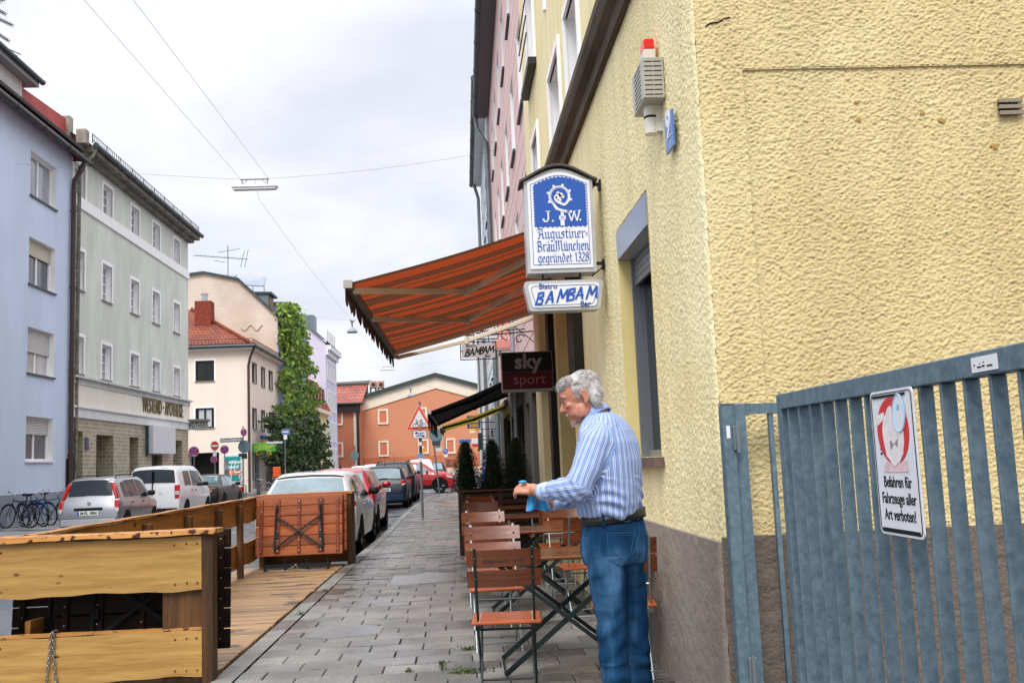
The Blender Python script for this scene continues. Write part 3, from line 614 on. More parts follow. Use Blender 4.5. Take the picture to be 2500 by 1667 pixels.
# ---- cream corner house
cr = thing('corner_house','cream three storey corner house with a red tiled hip roof','house',(0,0,0))
CY = 65.3;Ff = Fac(XL,CY,-1,0,0,-1);Fs = Fac(XL,CY,0,1,1,0)
z3 = lambda x,y: (400 + x / 2.4125,600 + y / 2.4125)
ct = Ff.hit(*z3(495,612))[1];CE = 10.1
def rect(f,x0,y0,x1,y1):
    p,q = f.hit(*z3(x0,y0)),f.hit(*z3(x1,y1));return (min(p[0],q[0]),max(p[0],q[0]),min(p[1],q[1]),max(p[1],q[1]))
fo = [rect(Ff,186,678,297,795),rect(Ff,186,957,297,1071)]
gar = rect(Ff,140,1222,326,1360);gar = (gar[0],gar[1],-.1,gar[3])
m = MB();Ff.wall(m,0,16,-.1,ct,[o + (.16,) for o in fo] + [gar + (.9,)])
so_ = []
for (x0,x1,yt,yb) in ((520,543,690,800),(573,592,716,825),(618,637,738,842),(522,543,960,1075),(574,592,972,1084),(619,637,984,1090)):
    a,b = Fs.hit(*z3(x0,yt)),Fs.hit(*z3(x0,yb));so_.append((a[0],Fs.hit(*z3(x1,yt))[0],b[1],a[1],.25))
shop = [(.8,4.2,.1,2.7,.3),(5.4,8.8,.1,2.7,.3)]
Fs.wall(m,0,CE,-.1,ct,so_ + shop,d=0);shell(m,Fs,0,CE,-.1,ct,16,(0,1))
m.build('wall',plaster('cream_render','#eadccd',var=.03),cr)
wf = win(cr,Ff,*fo[0],.12,cols=2,pm=gl_dark,fm=mat('frame_dark','#2b2a28',rough=.5),fwid=.09,sur=.0,sillm=mat('sill_grey','#8f8d86'))
win(cr,Ff,*fo[1],.12,cols=2,pm=gl_dark,fm=MATS['frame_dark'],fwid=.09,curtain=(fo[1][0] + .2,fo[1][1] - .2),sillm=MATS['sill_grey'])
for o in fo:
    m = MB();
    for b in ((o[0] - .1,o[0],o[2],o[3] + .1),(o[1],o[1] + .1,o[2],o[3] + .1),(o[0],o[1],o[3],o[3] + .1)): Ff.box(m,*b,-.01,.025)
    m.build('surround',white,cr)
for o in so_: win(cr,Fs,*o[:4],.2,cols=2,pm=gl_dark,fm=MATS['frame_dark'],fwid=.07,sillm=MATS['sill_grey'],sur=.08)
for o in shop: win(cr,Fs,*o[:4],.25,cols=2,pm=gl_mid,fm=whitep,sill=False)
m = MB();Ff.box(m,gar[0],gar[1],-.1,gar[3],-.95,-.9);m.build('garage_door',mat('garage_dark','#141513',rough=.5),cr)
E_ = .45
hipk = 5.05;tz = ct + .22
m = MB();c = (XL + E_,CY - E_,tz);far = (XL + E_,CY + CE,tz);bl_ = (XL - 16,CY - E_,tz);ap = (XL - hipk,CY + hipk,tz + 3.4);apl = (XL - 16,CY + hipk,tz + 3.4)
m.quad(bl_,c,ap,apl);m.quad(c,far,(XL - hipk,CY + CE,tz + 3.4),ap)
rooft = bpy.data.materials.new('roof_tiles_red');rooft.use_nodes = True;t = rooft.node_tree;b = t.nodes['Principled BSDF'];b.inputs['Roughness'].default_value = .75
def tilemat(t,b,c1,c2,wx,wy,bump=1.0,ang=None):
    tc = nn(t,'ShaderNodeTexCoord');s = nn(t,'ShaderNodeSeparateXYZ');t.links.new(tc.outputs['Object'],s.inputs[0])
    ad = nn(t,'ShaderNodeMath',operation='ADD');t.links.new(s.outputs[0],ad.inputs[0]);t.links.new(s.outputs[1],ad.inputs[1])
    cx = nn(t,'ShaderNodeCombineXYZ');t.links.new(ad.outputs[0],cx.inputs[0]);t.links.new(s.outputs[2],cx.inputs[1])
    bk = nn(t,'ShaderNodeTexBrick');bk.inputs['Scale'].default_value = 1;bk.inputs['Brick Width'].default_value = wx;bk.inputs['Row Height'].default_value = wy;bk.inputs['Mortar Size'].default_value = .03;bk.inputs['Mortar Smooth'].default_value = .6
    bk.inputs['Color1'].default_value = hexc(c1);bk.inputs['Color2'].default_value = hexc(c2);bk.inputs['Mortar'].default_value = tuple(x * .35 for x in hexc(c1)[:3]) + (1,);t.links.new(cx.outputs[0],bk.inputs['Vector'])
    n = nn(t,'ShaderNodeTexNoise');n.inputs['Scale'].default_value = .8;t.links.new(tc.outputs['Object'],n.inputs['Vector']);mr = nn(t,'ShaderNodeMapRange');mr.inputs['To Min'].default_value = .7;mr.inputs['To Max'].default_value = 1.3;t.links.new(n.outputs['Fac'],mr.inputs['Value'])
    sc = nn(t,'ShaderNodeVectorMath',operation='SCALE');t.links.new(bk.outputs['Color'],sc.inputs[0]);t.links.new(mr.outputs[0],sc.inputs['Scale']);t.links.new(sc.outputs[0],b.inputs['Base Color'])
    bp = nn(t,'ShaderNodeBump');bp.inputs['Strength'].default_value = .8;bp.inputs['Distance'].default_value = .05;bp.invert = True;t.links.new(bk.outputs['Fac'],bp.inputs['Height']);t.links.new(bp.outputs[0],b.inputs['Normal'])
tilemat(t,b,'#8f482b','#733523',.28,.22)
m.build('roof',rooft,cr)
m = MB();m.tube([Vector(c) + Vector((0,0,.06)),Vector(ap) + Vector((0,0,.06))],.13,8);m.build('hip_tiles',mat('hip_tile','#7a3c29',rough=.7,var=.2,vs=4),cr)
m = MB();Ff.box(m,-.35,16,ct,ct + .18,-.3,.40);Fs.box(m,-.3,CE,ct + .001,ct + .179,-.3,.38);m.build('eaves',mat('eaves_cream','#d9cfc2',rough=.7),cr)
gutter(cr,(XL + .52,CY - .5,tz),(XL - 16,CY - .5,tz),.1,m_=zincd);gutter(cr,(XL + .52,CY - .5,tz),(XL + .52,CY + CE,tz),.1,m_=zincd)
m = MB()
for (p,q) in (((XL + .3,CY - .25,tz + .2),(XL - 16,CY - .25,tz + .2)),((XL + .3,CY - .25,tz + .2),(XL + .3,CY + CE,tz + .2))):
    p,q = Vector(p),Vector(q);n = int((q - p).length / .22)
    for h in (.0,.30): m.cyl(p + Vector((0,0,h)),q + Vector((0,0,h)),.02,n=5)
    for i in range(n): k = p + (q - p) * (i / n);m.cyl(k - Vector((0,0,.1)),k + Vector((0,0,.3)),.013,n=4)
m.build('snow_guard',mat('guard_brown','#33241f',rough=.6),cr)
pipe(cr,[(XL + .45,CY - .4,tz - .1),(XL + .1,CY - .12,tz - .8),(XL + .0,CY - .12,tz - 1.3),(XL,CY - .12,0)],.085,m_=brownpipe)
cp = aY(*z3(240,415),68.3)
m = MB();m.box(cp.x - .55,cp.x + .55,67.8,68.8,cp.z - 2.6,cp.z + 1.0);m.build('chimney',mat('chimney_brick','#7f3d2f',rough=.85,var=.3,vs=6,stretch=(1,1,3)),cr)
m = MB();m.cyl((cp.x,68.3,cp.z + 1.0),(cp.x,68.3,cp.z + 1.5),.2,n=10);m.cyl((cp.x,68.3,cp.z + 1.5),(cp.x,68.3,cp.z + 1.58),.26,n=10);m.build('chimney_pipe',steel,cr)
# poster on the cream front
ps_ = rect(Ff,350,1232,465,1392)
pb = thing('poster_board','teal poster board with white lettering and a sketched bird on the cream house','poster',Ff.P((ps_[0] + ps_[1]) / 2,0,0))
w2 = (ps_[1] - ps_[0]) / 2
m = MB();m.box(-w2,w2,-.08,-.003,ps_[2],ps_[3],.02);m.build('frame',mat('poster_frame','#c9cdcd',rough=.4),pb)
m = MB();m.box(-w2 + .12,w2 - .12,-.10,-.085,ps_[2] + .12,ps_[3] - .12);sh = m.build('sheet',mat('poster_teal','#1f8a86',rough=.5),pb)
wt = mat('poster_white','#f0f2f1',rough=.5);hz = ps_[3]
text('lettering','Verstärkung\ngesucht!',.31,wt,frame((0,-.104,hz - .62),(1,0,0),(0,0,1)),sh,sx=.80,bold=.006)
m = MB();m.box(-.30,.55,-.106,-.102,hz - 1.32,hz - .98);m.build('red_panel',mat('poster_red','#d2634a',rough=.5),sh)
text('small_print','Komm zu uns\nins Team',.12,wt,frame((.12,-.108,hz - 1.15),(1,0,0),(0,0,1)),sh)
BM = Matrix.Translation((.12,0,ps_[2] + .1)) @ Matrix.Diagonal((.58,1,.72,1)) @ Matrix.Translation((0,0,-ps_[2] - .2))
m = MB(BM);m.tube([(-.35,-.106,ps_[2] + .4),(-.42,-.106,ps_[2] + 1.0),(-.35,-.106,ps_[2] + 1.6),(-.1,-.106,ps_[2] + 1.95),(.1,-.106,ps_[2] + 1.7),(-.02,-.106,ps_[2] + 1.4),(.05,-.106,ps_[2] + 1.0),(.5,-.106,ps_[2] + .95),(.85,-.106,ps_[2] + 1.15)],.045,6)
m.tube([(.5,-.106,ps_[2] + .4),(.55,-.106,ps_[2] + .7),(.8,-.106,ps_[2] + .85)],.04,6);m.build('bird_sketch',wt,sh)
# shop signs on the cream side
p = Fs.hit(*z3(517,1163));q = Fs.hit(*z3(517,1225))
gs = thing('shop_sign','green projecting shop sign beside the cream corner','sign',Fs.P(p[0] + .2,0,0));z = aY(*z3(548,1195),CY + .5).z
m = MB();wd = 1.55;m.box(.05,wd,-.12,.12,q[1] + .1,p[1],.02);o = m.build('sign_box',mat('sign_green','#4da33c',rough=.4),gs)
text('lettering','DAS\nWESTEND\nGALERIE',.38,mat('sign_yellow','#c9a33a',rough=.4),frame((wd / 2,-.124,(q[1] + p[1]) / 2 + .05),(1,0,0),(0,0,1)),o,sx=.75)
bs = thing('shop_fascia','bright blue shop fascia along the cream side wall','sign',Fs.P(0,0,0))
m = MB();Fs.box(m,3.4,9.4,2.85,3.75,.0,.25);o = m.build('fascia_board',mat('fascia_blue','#2f7fc4',rough=.4),None);bpy.data.objects.remove(bs);tag(o,'bright blue shop fascia along the cream side wall','sign');o.name = 'shop_fascia'
# ---- tall house with a bare gable, zinc dormers and ivy
iv = thing('gabled_house','tall house with a bare patched beige gable wall and zinc dormers','house',(0,0,0))
GY = 75.5;Fg = Fac(XL,GY,-1,0,0,-1)
pts = [Fg.hit(675,772),Fg.hit(582,684),Fg.hit(498,668),Fg.hit(440,676)]
pts[0] = (0,pts[0][1])
m = MB();poly = [(0,-.1)] + pts + [(pts[3][0] + 1.5,pts[2][1]),(pts[3][0] + 8,pts[0][1]),(pts[3][0] + 8,-.1)]
m.prism(poly,Fg.P,0,-14)
m.build('wall',mat('gable_render','#c5b4a3',rough=.9,var=.2,vs=.35,bump=.5,bs=6,bdist=.05,col2='#d8cabb'),iv)
m = MB()
for a,b in zip(pts[:3],pts[1:]): m.obox(Fg.P(a[0],a[1] + .08,.08),Fg.P(b[0],b[1] + .08,.08),.3,.16)
m.build('verge_trim',zincd,iv)
m = MB();q0,q1,q2 = pts[0],pts[1],pts[2]
m.quad(Fg.P(q0[0],q0[1] + .1,0),Fg.P(q0[0],q0[1] + .1,-14),Fg.P(q1[0],q1[1] + .1,-14),Fg.P(q1[0],q1[1] + .1,0));m.quad(Fg.P(q1[0],q1[1] + .1,0),Fg.P(q1[0],q1[1] + .1,-14),Fg.P(q2[0],q2[1] + .1,-14),Fg.P(q2[0],q2[1] + .1,0));m.build('roof',zinc,iv)
m = MB();pa = [Fg.hit(540 + 4 * k,778 + (5 * math.sin(k * 1.2))) for k in range(-5,8)];m.tube([Fg.P(600 * 0 + p[0],p[1],.02) for p in [Fg.hit(590 + 4.2 * k,800 + 7 * math.sin(k * .9)) for k in range(0,13)]],.05,6);m.build('render_scar',mat('scar','#b9a998',rough=.9),iv)
for i,(px,py,y0) in enumerate(((655,718,GY + .4),(703,742,GY + 6.0))):
    fx_ = XL - .75;zt = aY(px,py,y0).z;zb = Fg.hit(675,772)[1] + .2
    m = MB();m.prism([(fx_,zb),(fx_,zt),(fx_ - 3.4,zt + .12),(fx_ - 3.4,zb + 2.0)],lambda u,v,d: (u,y0 + d,v),0,2.2);d_ = m.build('dormer',zinc,iv)
    m = MB();m.prism([(fx_ + .3,zt),(fx_ + .3,zt + .16),(fx_ - 3.5,zt + .30),(fx_ - 3.5,zt + .14)],lambda u,v,d: (u,y0 + d,v),-.15,2.35);m.build('dormer_roof',zincd,d_)
    m = MB();m.box(fx_ + .002,fx_ + .05,y0 + .3,y0 + 1.9,zb + .5,zt - .2);m.build('dormer_window',mat('window_wood','#8a5a34',rough=.5),d_)
m = MB();m.cyl((XL + .3,GY + .2,Fg.hit(675,772)[1]),(XL + .3,GY + 14,Fg.hit(675,772)[1]),.12,n=8);m.build('gutter',zincd,iv)
Fi = Fac(XL,GY,0,1,1,0)
ivm = bpy.data.materials.new('mural_wall');ivm.use_nodes = True;t = ivm.node_tree;b = t.nodes['Principled BSDF'];b.inputs['Roughness'].default_value = .8
tc = nn(t,'ShaderNodeTexCoord');n = nn(t,'ShaderNodeTexNoise');n.inputs['Scale'].default_value = .7;n.inputs['Detail'].default_value = 3;n.inputs['Distortion'].default_value = 2.5;t.links.new(tc.outputs['Object'],n.inputs['Vector'])
r = nn(t,'ShaderNodeValToRGB');t.links.new(n.outputs['Fac'],r.inputs[0]);r.color_ramp.interpolation = 'CONSTANT'
e = r.color_ramp.elements;e[0].color = hexc('#3f6fb0');e[1].position = .42;e[1].color = hexc('#9db6de')
for p_,c_ in ((.5,'#c5cfe6'),(.57,'#6d93cf'),(.63,'#d9c4b0'),(.67,'#3a5a8c')): x = e.new(p_);x.color = hexc(c_)
t.links.new(r.outputs[0],b.inputs['Base Color'])
m = MB();Fi.box(m,.02,13.9,2.9,Fg.hit(675,772)[1] - .02,-.2,.03);m.build('mural_wall',ivm,iv)
for z in (4.0,7.2,10.2): win(iv,Fi,1.2,2.4,z,z + 1.7,-.06,cols=2,pm=gl_dark,fm=whitep,sill=False)
sp = thing('solar_panels','grey solar panels tilted on the ridge of the gabled house','solar panel',(0,0,0));bpy.data.objects.remove(sp)
for i,(x0,y0,x1,y1) in enumerate(((270,152,420,192),(425,168,590,240))):
    p,q = aY(*z3(x0,y1),GY + 3),aY(*z3(x1,y0),GY + 3)
    s = thing('solar_panel',['grey solar panel on the gabled house ridge, below the rod antenna','larger grey solar panel at the sloping end of the gabled house roof'][i],'solar panel',((p.x + q.x) / 2,GY + 3,p.z),0,'solar panels on the gabled house')
    hw = (q.x - p.x) / 2;hh = q.z - p.z
    m = MB();m.add([(-hw,-.3,hh * .15),(hw,-.3,-hh * .1 if i else 0),(hw,1.2,hh),(-hw,1.2,hh * 1.05)],[(0,1,2,3)]);m.add([(-hw,-.3,hh * .15 - .06),(hw,-.3,(-hh * .1 if i else 0) - .06),(hw,1.2,hh - .06),(-hw,1.2,hh * 1.05 - .06)],[(3,2,1,0),(0,1,1,0)][:1]);m.build('panel',mat('solar','#7d8796',rough=.2,metal=.2),s)
    for x in (-hw * .8,0,hw * .8): m = MB();m.cyl((x,1.1,-1.5),(x,1.1,hh),.03,n=5);m.build('support',zinc,s)
at_ = thing('roof_antenna','thin rod antenna on a mast above the gabled house roof','antenna',aY(*z3(378,175),GY + 2))
m = MB();H = aY(*z3(378,0),GY + 2).z - aY(*z3(378,175),GY + 2).z;m.cyl((0,0,-1),(0,0,H),.03,n=6);m.build('mast',zincd,at_)
m = MB();zz = H * .56;m.cyl((-2.7,0,zz + .35),(1.6,0,zz - .1),.025,n=5);[m.cyl((x,-.4,zz + .1 - x * .1),(x + .1,.4,zz + .1 - x * .1),.015,n=4) for x in np.linspace(-2.4,1,12)];m.cyl((1.3,0,zz - .7),(1.6,0,zz + .7),.02,n=4);m.cyl((1.0,0,zz - .7),(1.3,0,zz + .6),.02,n=4);m.cyl((-1.1,0,zz - .1),(-.2,0,zz - .3),.02,n=4)
m.cyl((-.8,0,H * .78),(.9,0,H * .78 + .25),.02,n=4);m.build('antenna_rods',zincd,at_)
dsh = thing('satellite_dish','dark round satellite dish behind the brick chimney','dish',aY(*z3(234,385),GY - .8))
m = MB();m.lathe([(0,.16),(.25,.12),(.5,.02),(.66,-.08),(.68,-.06),(.5,.05),(.25,.15),(0,.2)],ax='y',n=24);m.build('dish',mat('dish_grey','#3f5058',rough=.4),dsh,smooth=True)
m = MB();m.cyl((0,.15,0),(0,.85,-.6),.05,n=6);m.cyl((0,-.4,-.05),(0,.05,-.55),.025,n=5);m.build('arm',zincd,dsh)
# ---- small yellow house with a red mansard
ye = thing('row_house','small pale yellow house with a dark red mansard roof beyond the ivy','house',(0,0,0))
Fy = Fac(XL + .25,GY,0,1,1,0);y0,y1 = 13.9,Fy.hit(800,1010)[0]
ze = Fy.hit(*z3(965,982))[1] 
m = MB();Fy.box(m,y0,y1,-.1,ze,-10,0);m.build('wall',plaster('yellow_row','#e6d3a0',var=.05),ye)
n = 5;wd = (y1 - y0) / (n + 1)
for j,(zb,h) in enumerate(((3.2,2.0),)):
    for i in range(n): win(ye,Fy,y0 + wd * (i + .7),y0 + wd * (i + .7) + .75,zb,zb + h,-.03,cols=2,rows=2,pm=gl_mid,sill=True)
m = MB();m.quad(Fy.P(y0,ze,.35),Fy.P(y1,ze,.35),Fy.P(y1,ze + 3.0,-.9),Fy.P(y0,ze + 3.0,-.9));m.quad(Fy.P(y0,ze,.35),Fy.P(y0,ze,-8),Fy.P(y0,ze + 3,-8),Fy.P(y0,ze + 3,-.9));m.quad(Fy.P(y0,ze + 3,-.9),Fy.P(y1,ze + 3,-.9),Fy.P(y1,ze + 3,-9),Fy.P(y0,ze + 3,-9));m.quad(Fy.P(y0,ze,.35),Fy.P(y1,ze,.35),Fy.P(y1,ze,-1),Fy.P(y0,ze,-1));m.build('roof',mat('mansard_red','#8c2f2d',rough=.7,var=.25,vs=2),ye)
m = MB();Fy.box(m,y0,y1,ze - .35,ze,0,.45);m.build('cornice',mat('cornice_cream','#e8dcc3',rough=.7),ye)
for i in range(4):
    s = y0 + wd * (i + .9);d_ = MB();Fy.box(d_,s,s + .9,ze + .4,ze + 2.1,-1.0,.15);do = d_.build('dormer',MATS['mansard_red'],ye);m = MB();Fy.box(m,s + .12,s + .78,ze + .6,ze + 1.9,.15,.18);m.build('dormer_window',gl_pale,do)
# ---- tall lavender house
la_ = thing('apartment_house','tall pale lavender house with rows of white windows before the orange building','house',(0,0,0))
LY = 100.5;XX = XL + .2;Fl = Fac(XX,LY,-1,0,0,-1);Fr = Fac(XX,LY,0,1,1,0)
lt = Fl.hit(792,842)[1];pl = [Fl.hit(790,830),Fl.hit(715,766),Fl.hit(700,760)]
LE = Fr.hit(823,1000)[0]
m = MB();poly = [(0,-.1),(0,lt),(pl[0][0] + .1,pl[0][1]),pl[1],(pl[2][0] + 3,pl[1][1] + 2),(pl[2][0] + 12,lt),(pl[2][0] + 12,-.1)]
m.prism(poly,Fl.P,-.02,-LE);m.build('wall',plaster('lavender_render','#c9c8dc',var=.03),la_)
m = MB();k = pl;m.obox(Fl.P(k[0][0],k[0][1] + .1,.1),Fl.P(k[1][0],k[1][1] + .1,.1),.3,.2);m.build('verge_trim',zinc,la_)
m = MB();Fr.box(m,0,LE + .4,lt - .5,lt,0,.55);Fr.box(m,0,LE + .3,lt - 1.0,lt - .5,0,.25);m.build('cornice',mat('cornice_pale','#d9d9dd',rough=.7),la_)
m = MB();m.quad(Fr.P(0,lt,.6),Fr.P(LE + .4,lt,.6),Fr.P(LE + .4,lt + 2.4,-2.2),Fr.P(0,lt + 2.4,-2.2));m.build('roof',mat('roof_slate','#5d6266',rough=.7,var=.2,vs=2),la_)
m = MB();m.box(XX - 3.5,XX - 1.2,LY + .3,LY + 2.4,lt + .2,lt + 3.2);m.build('dormer',zinc,la_)
for j in range(5):
    for i in range(4): s = .9 + i * (LE - 1.4) / 4;zb = .9 + j * 3.15;win(la_,Fr,s,s + 1.0,zb,zb + (2.0 if j else 2.4),-.03,cols=2,rows=2,pm=gl_pale if j else gl_mid,sill=True,sur=.1)
# ---- orange building closing the street
og = thing('gabled_building','wide orange building with a low gable, cream trim and blind windows at the street end','building',(0,0,0))
OY = 118.0;Fo = Fac(0,OY,1,0,0,-1)
z5 = lambda x,y: (800 + x / 3.137,800 + y / 3.137)
pk,le_,ri = Fo.hit(*z5(825,352)),Fo.hit(*z5(255,532)),Fo.hit(*z5(1057,412))
sl_ = (ri[1] - pk[1]) / (ri[0] - pk[0]);RX = pk[0] + (pk[0] - le_[0]) * 1.02
re_ = (RX,pk[1] + sl_ * (RX - pk[0]))
orn = mat('orange_render','#cb8a69',rough=.9,var=.05,vs=.25,bump=.3,bs=8,bdist=.04)
m = MB();m.prism([(le_[0],-.2),(le_[0],le_[1] - .3),(pk[0],pk[1] - .3),(re_[0],re_[1] - .3),(RX,-.2)],Fo.P,0,-12);m.build('wall',orn,og)
m = MB();trim = [(le_[0] - .3,le_[1]),pk,re_]
n = len(trim)
for a,b in zip(trim,trim[1:]): m.prism([(a[0],a[1] - 1.75),(b[0],b[1] - 1.75),(b[0],b[1] - .35),(a[0],a[1] - .35)],Fo.P,.003,.12)
m.build('gable_band',mat('trim_cream','#e6d8c4',rough=.8,var=.05,vs=1),og)
m = MB()
for a,b in zip(trim,trim[1:]): m.prism([(a[0],a[1] - .35),(b[0],b[1] - .35),(b[0],b[1] + .1),(a[0],a[1] + .1)],Fo.P,.5,-12.3)
m.build('roof_edge',mat('roof_green','#3b4741',rough=.6),og)
m = MB();Fo.box(m,le_[0],RX,-.2,Fo.hit(*z5(950,1072))[1],.0,.08);m.build('plinth',mat('plinth_beige','#d5c3ad',rough=.85,var=.08,vs=1),og)
m = MB();z = Fo.hit(*z5(600,985))[1];Fo.box(m,le_[0],RX,Fo.hit(*z5(950,1072))[1],z,.0,.025);m.build('lower_field',mat('orange_deep','#bd7452',rough=.9,var=.06,vs=.4),og)
def owin(par,f,x0,y0,x1,y1):
    p,q = f.hit(*z5(x0,y0)),f.hit(*z5(x1,y1));a0,a1,zb,zt = p[0],q[0],q[1],p[1]
    m = MB();t_ = .2
    for b in ((a0,a0 + t_,zb,zt),(a1 - t_,a1,zb,zt),(a0 + t_,a1 - t_,zb,zb + t_),(a0 + t_,a1 - t_,zt - t_,zt)): f.box(m,*b,.0,.14)
    o = m.build('window',MATS['trim_cream'],par);m = MB();f.box(m,a0 + t_,a1 - t_,zb + t_,zt - t_,.0,.06);m.build('shutter',mat('blind_orange','#c8775a',rough=.8,var=.06,vs=2,stretch=(1,1,6)),o)
for r in ((383,625,466,737),(388,867,470,984),(690,612,762,715),(692,855,775,964),(900,848,980,962)): owin(og,Fo,*r)
p,q = Fo.hit(*z5(910,1008)),Fo.hit(*z5(977,1055));m = MB();Fo.box(m,p[0],q[0],q[1],p[1],.0,.12);m.build('vent_panel',mat('vent_brown','#8a5240',rough=.7,var=.5,vs=5),og)
# its red roofed wing
wg = thing('wing_building','orange wing with a red tiled mansard roof left of the wide orange gable','building',(0,0,0))
WY = 116.0;Fw = Fac(0,WY,1,0,0,-1)
p,q = Fw.hit(*z5(-60,1080)),Fw.hit(*z5(250,580));
zE = q[1]
m = MB();Fw.box(m,p[0] - 6,q[0],-.2,zE,-9,0);m.build('wall',mat('orange_wing','#c27a5a',rough=.9,var=.06,vs=.3),wg)
rt = Fw.hit(*z5(200,420))[1];rx = Fw.hit(*z5(290,425))[0]
m = MB();m.quad(Fw.P(p[0] - 6,zE,.5),Fw.P(q[0] + .2,zE,.5),Fw.P(rx,rt,-3),Fw.P(p[0] - 6,rt,-3));m.quad(Fw.P(q[0] + .2,zE,.5),Fw.P(q[0] + .2,zE,-8),Fw.P(rx,rt,-3))
rt2 = bpy.data.materials.new('roof_tiles_rose');rt2.use_nodes = True;tilemat(rt2.node_tree,rt2.node_tree.nodes['Principled BSDF'],'#a25543','#894335',.5,.4);m.build('roof',rt2,wg)
m = MB();m.quad(Fw.P(p[0] - 6,rt,-3),Fw.P(rx,rt,-3),Fw.P(rx,rt + .9,-8),Fw.P(p[0] - 6,rt + .6,-8));Fw.box(m,p[0] - 6,rx + .1,rt - .1,rt + .15,-3.2,-2.8);m.build('ridge_cap',mat('roof_top','#4a4643',rough=.7),wg)
gutter(wg,Fw.P(p[0] - 6,zE,.55),Fw.P(q[0] + .2,zE,.55),.16,m_=gutterblack);m = MB();Fw.box(m,p[0] - 6,q[0],zE - 1.0,zE - .1,0,.45);m.build('eaves',mat('eaves_brown','#3c2f2b',rough=.7),wg)
a,b = Fw.hit(*z5(207,1070))[0],Fw.hit(*z5(247,1070))[0];m = MB();Fw.box(m,a,b,-.2,zE - 1,.0,.15);m.build('corner_strip',MATS['trim_cream'],wg);pipe(wg,[Fw.P(a + .5,zE,.4),Fw.P(a + .5,-.1,.3)],.16,m_=gutterblack)
for r in ((40,637,118,746),(40,878,122,990)): owin(wg,Fw,*r)
for i,(x0,x1) in enumerate(((318,372),(376,430))):
    p1,q1 = aY(*z5(x0,480),WY + 3),aY(*z5(x1,405),WY + 3);u = thing('air_conditioner',['boxy rooftop air conditioner, the nearer to the red mansard, facing the street','rooftop air conditioner beside the orange gable slope'][i],'air conditioner',((p1.x + q1.x) / 2,WY + 3,p1.z),0,'air conditioners on the wing roof');hw = (q1.x - p1.x) / 2 - .05;hh = q1.z - p1.z
    m = MB();m.box(-hw,hw,0,1.2,.3,hh,.05);m.build('casing',mat('ac_rose','#b58b7c',rough=.6),u);m = MB();m.cyl((hw * .2,-.03,hh * .6),(hw * .2,.02,hh * .6),hw * .6,n=18);m.build('fan_grille',mat('ac_dark','#3a2f2b',rough=.6),u);m = MB();[m.box(x - .06,x + .06,.1,1.1,-2,.3) for x in (-hw * .8,hw * .8)];m.build('stand',zincd,u)
# ================================================================== right side: the yellow bistro house
FR = Fac(1.347,0,-.012,1,-1,-.012)
def frx(y): return 1.347 - .012 * y
def fnoise(nu,nv,du,dv,lu,lv,seed):
    """smooth random field on a grid, band limited around the given wave lengths"""
    r = np.random.default_rng(seed);f = np.fft.fft2(r.standard_normal((nu,nv)))
    ku = np.fft.fftfreq(nu,du)[:,None] * lu;kv = np.fft.fftfreq(nv,dv)[None,:] * lv
    k = np.sqrt(ku ** 2 + kv ** 2);g = np.exp(-((k - 1) / .45) ** 2);h = np.real(np.fft.ifft2(f * g));return h / h.std()
def rough_sheet(name,f,a0,a1,z0,z1,step,amp,mat_,par,holes=(),seed=1,lu=.045,lv=.026,smooth_fn=None,d=0.0,corner=None):
    nu,nv = int((a1 - a0) / step) + 1,int((z1 - z0) / step) + 1
    A = np.linspace(a0,a1,nu);Z = np.linspace(z0,z1,nv)
    h = fnoise(nu,nv,step,step,lu,lv,seed) * .72 + fnoise(nu,nv,step,step,lu * .55,lv * .55,seed + 5) * .35 + fnoise(nu,nv,step,step,lu * 2.3,lv * 2.1,seed + 1) * .4 + fnoise(nu,nv,step,step,.5,.4,seed + 2) * .25
    h = np.sign(h) * np.abs(h) ** 1.05;AA,ZZ = np.meshgrid(A,Z,indexing='ij');k = np.ones_like(h) if smooth_fn is None else smooth_fn(AA,ZZ)
    D = d + h * amp * k
    if corner is not None:
        r_ = .055;t_ = np.clip((r_ - (AA - corner)) / r_,0,1) * math.pi / 4;AA = np.where(t_ > 0,corner + r_ - r_ * np.sin(t_),AA);D = D - r_ * (1 - np.cos(t_))
    V = np.array(f.o)[None,None] + np.array(f.u)[None,None] * AA[...,None] + np.array(f.n)[None,None] * D[...,None] + np.array((0,0,1.))[None,None] * ZZ[...,None]
    idx = np.arange(nu * nv).reshape(nu,nv);q = np.stack([idx[:-1,:-1],idx[1:,:-1],idx[1:,1:],idx[:-1,1:]],-1)
    ca = (A[:-1] + A[1:])[:,None] / 2;cz = (Z[:-1] + Z[1:])[None] / 2;keep = np.ones((nu - 1,nv - 1),bool)
    pit = fnoise(nu,nv,step,step,lu * .9,lv * .75,seed + 9);h = np.where(h < 0,h * 1.25,h * .75) - np.maximum(pit - .7,0) * 1.3
    for (p,q_,r,s) in holes: keep &= ~((ca > p) & (ca < q_) & (cz > r) & (cz < s))
    q = q[keep];me = bpy.data.meshes.new(name);me.vertices.add(nu * nv);me.vertices.foreach_set('co',V.reshape(-1).astype(np.float32))
    me.loops.add(q.size);me.loops.foreach_set('vertex_index',q.reshape(-1));me.polygons.add(len(q));me.polygons.foreach_set('loop_start',np.arange(0,q.size,4));me.polygons.foreach_set('loop_total',np.full(len(q),4))
    me.polygons.foreach_set('use_smooth',np.ones(len(q),bool));me.update(calc_edges=True);me.validate();me.materials.append(mat_)
    o = bpy.data.objects.new(name,me);COL.objects.link(o);o.parent = par
    return o
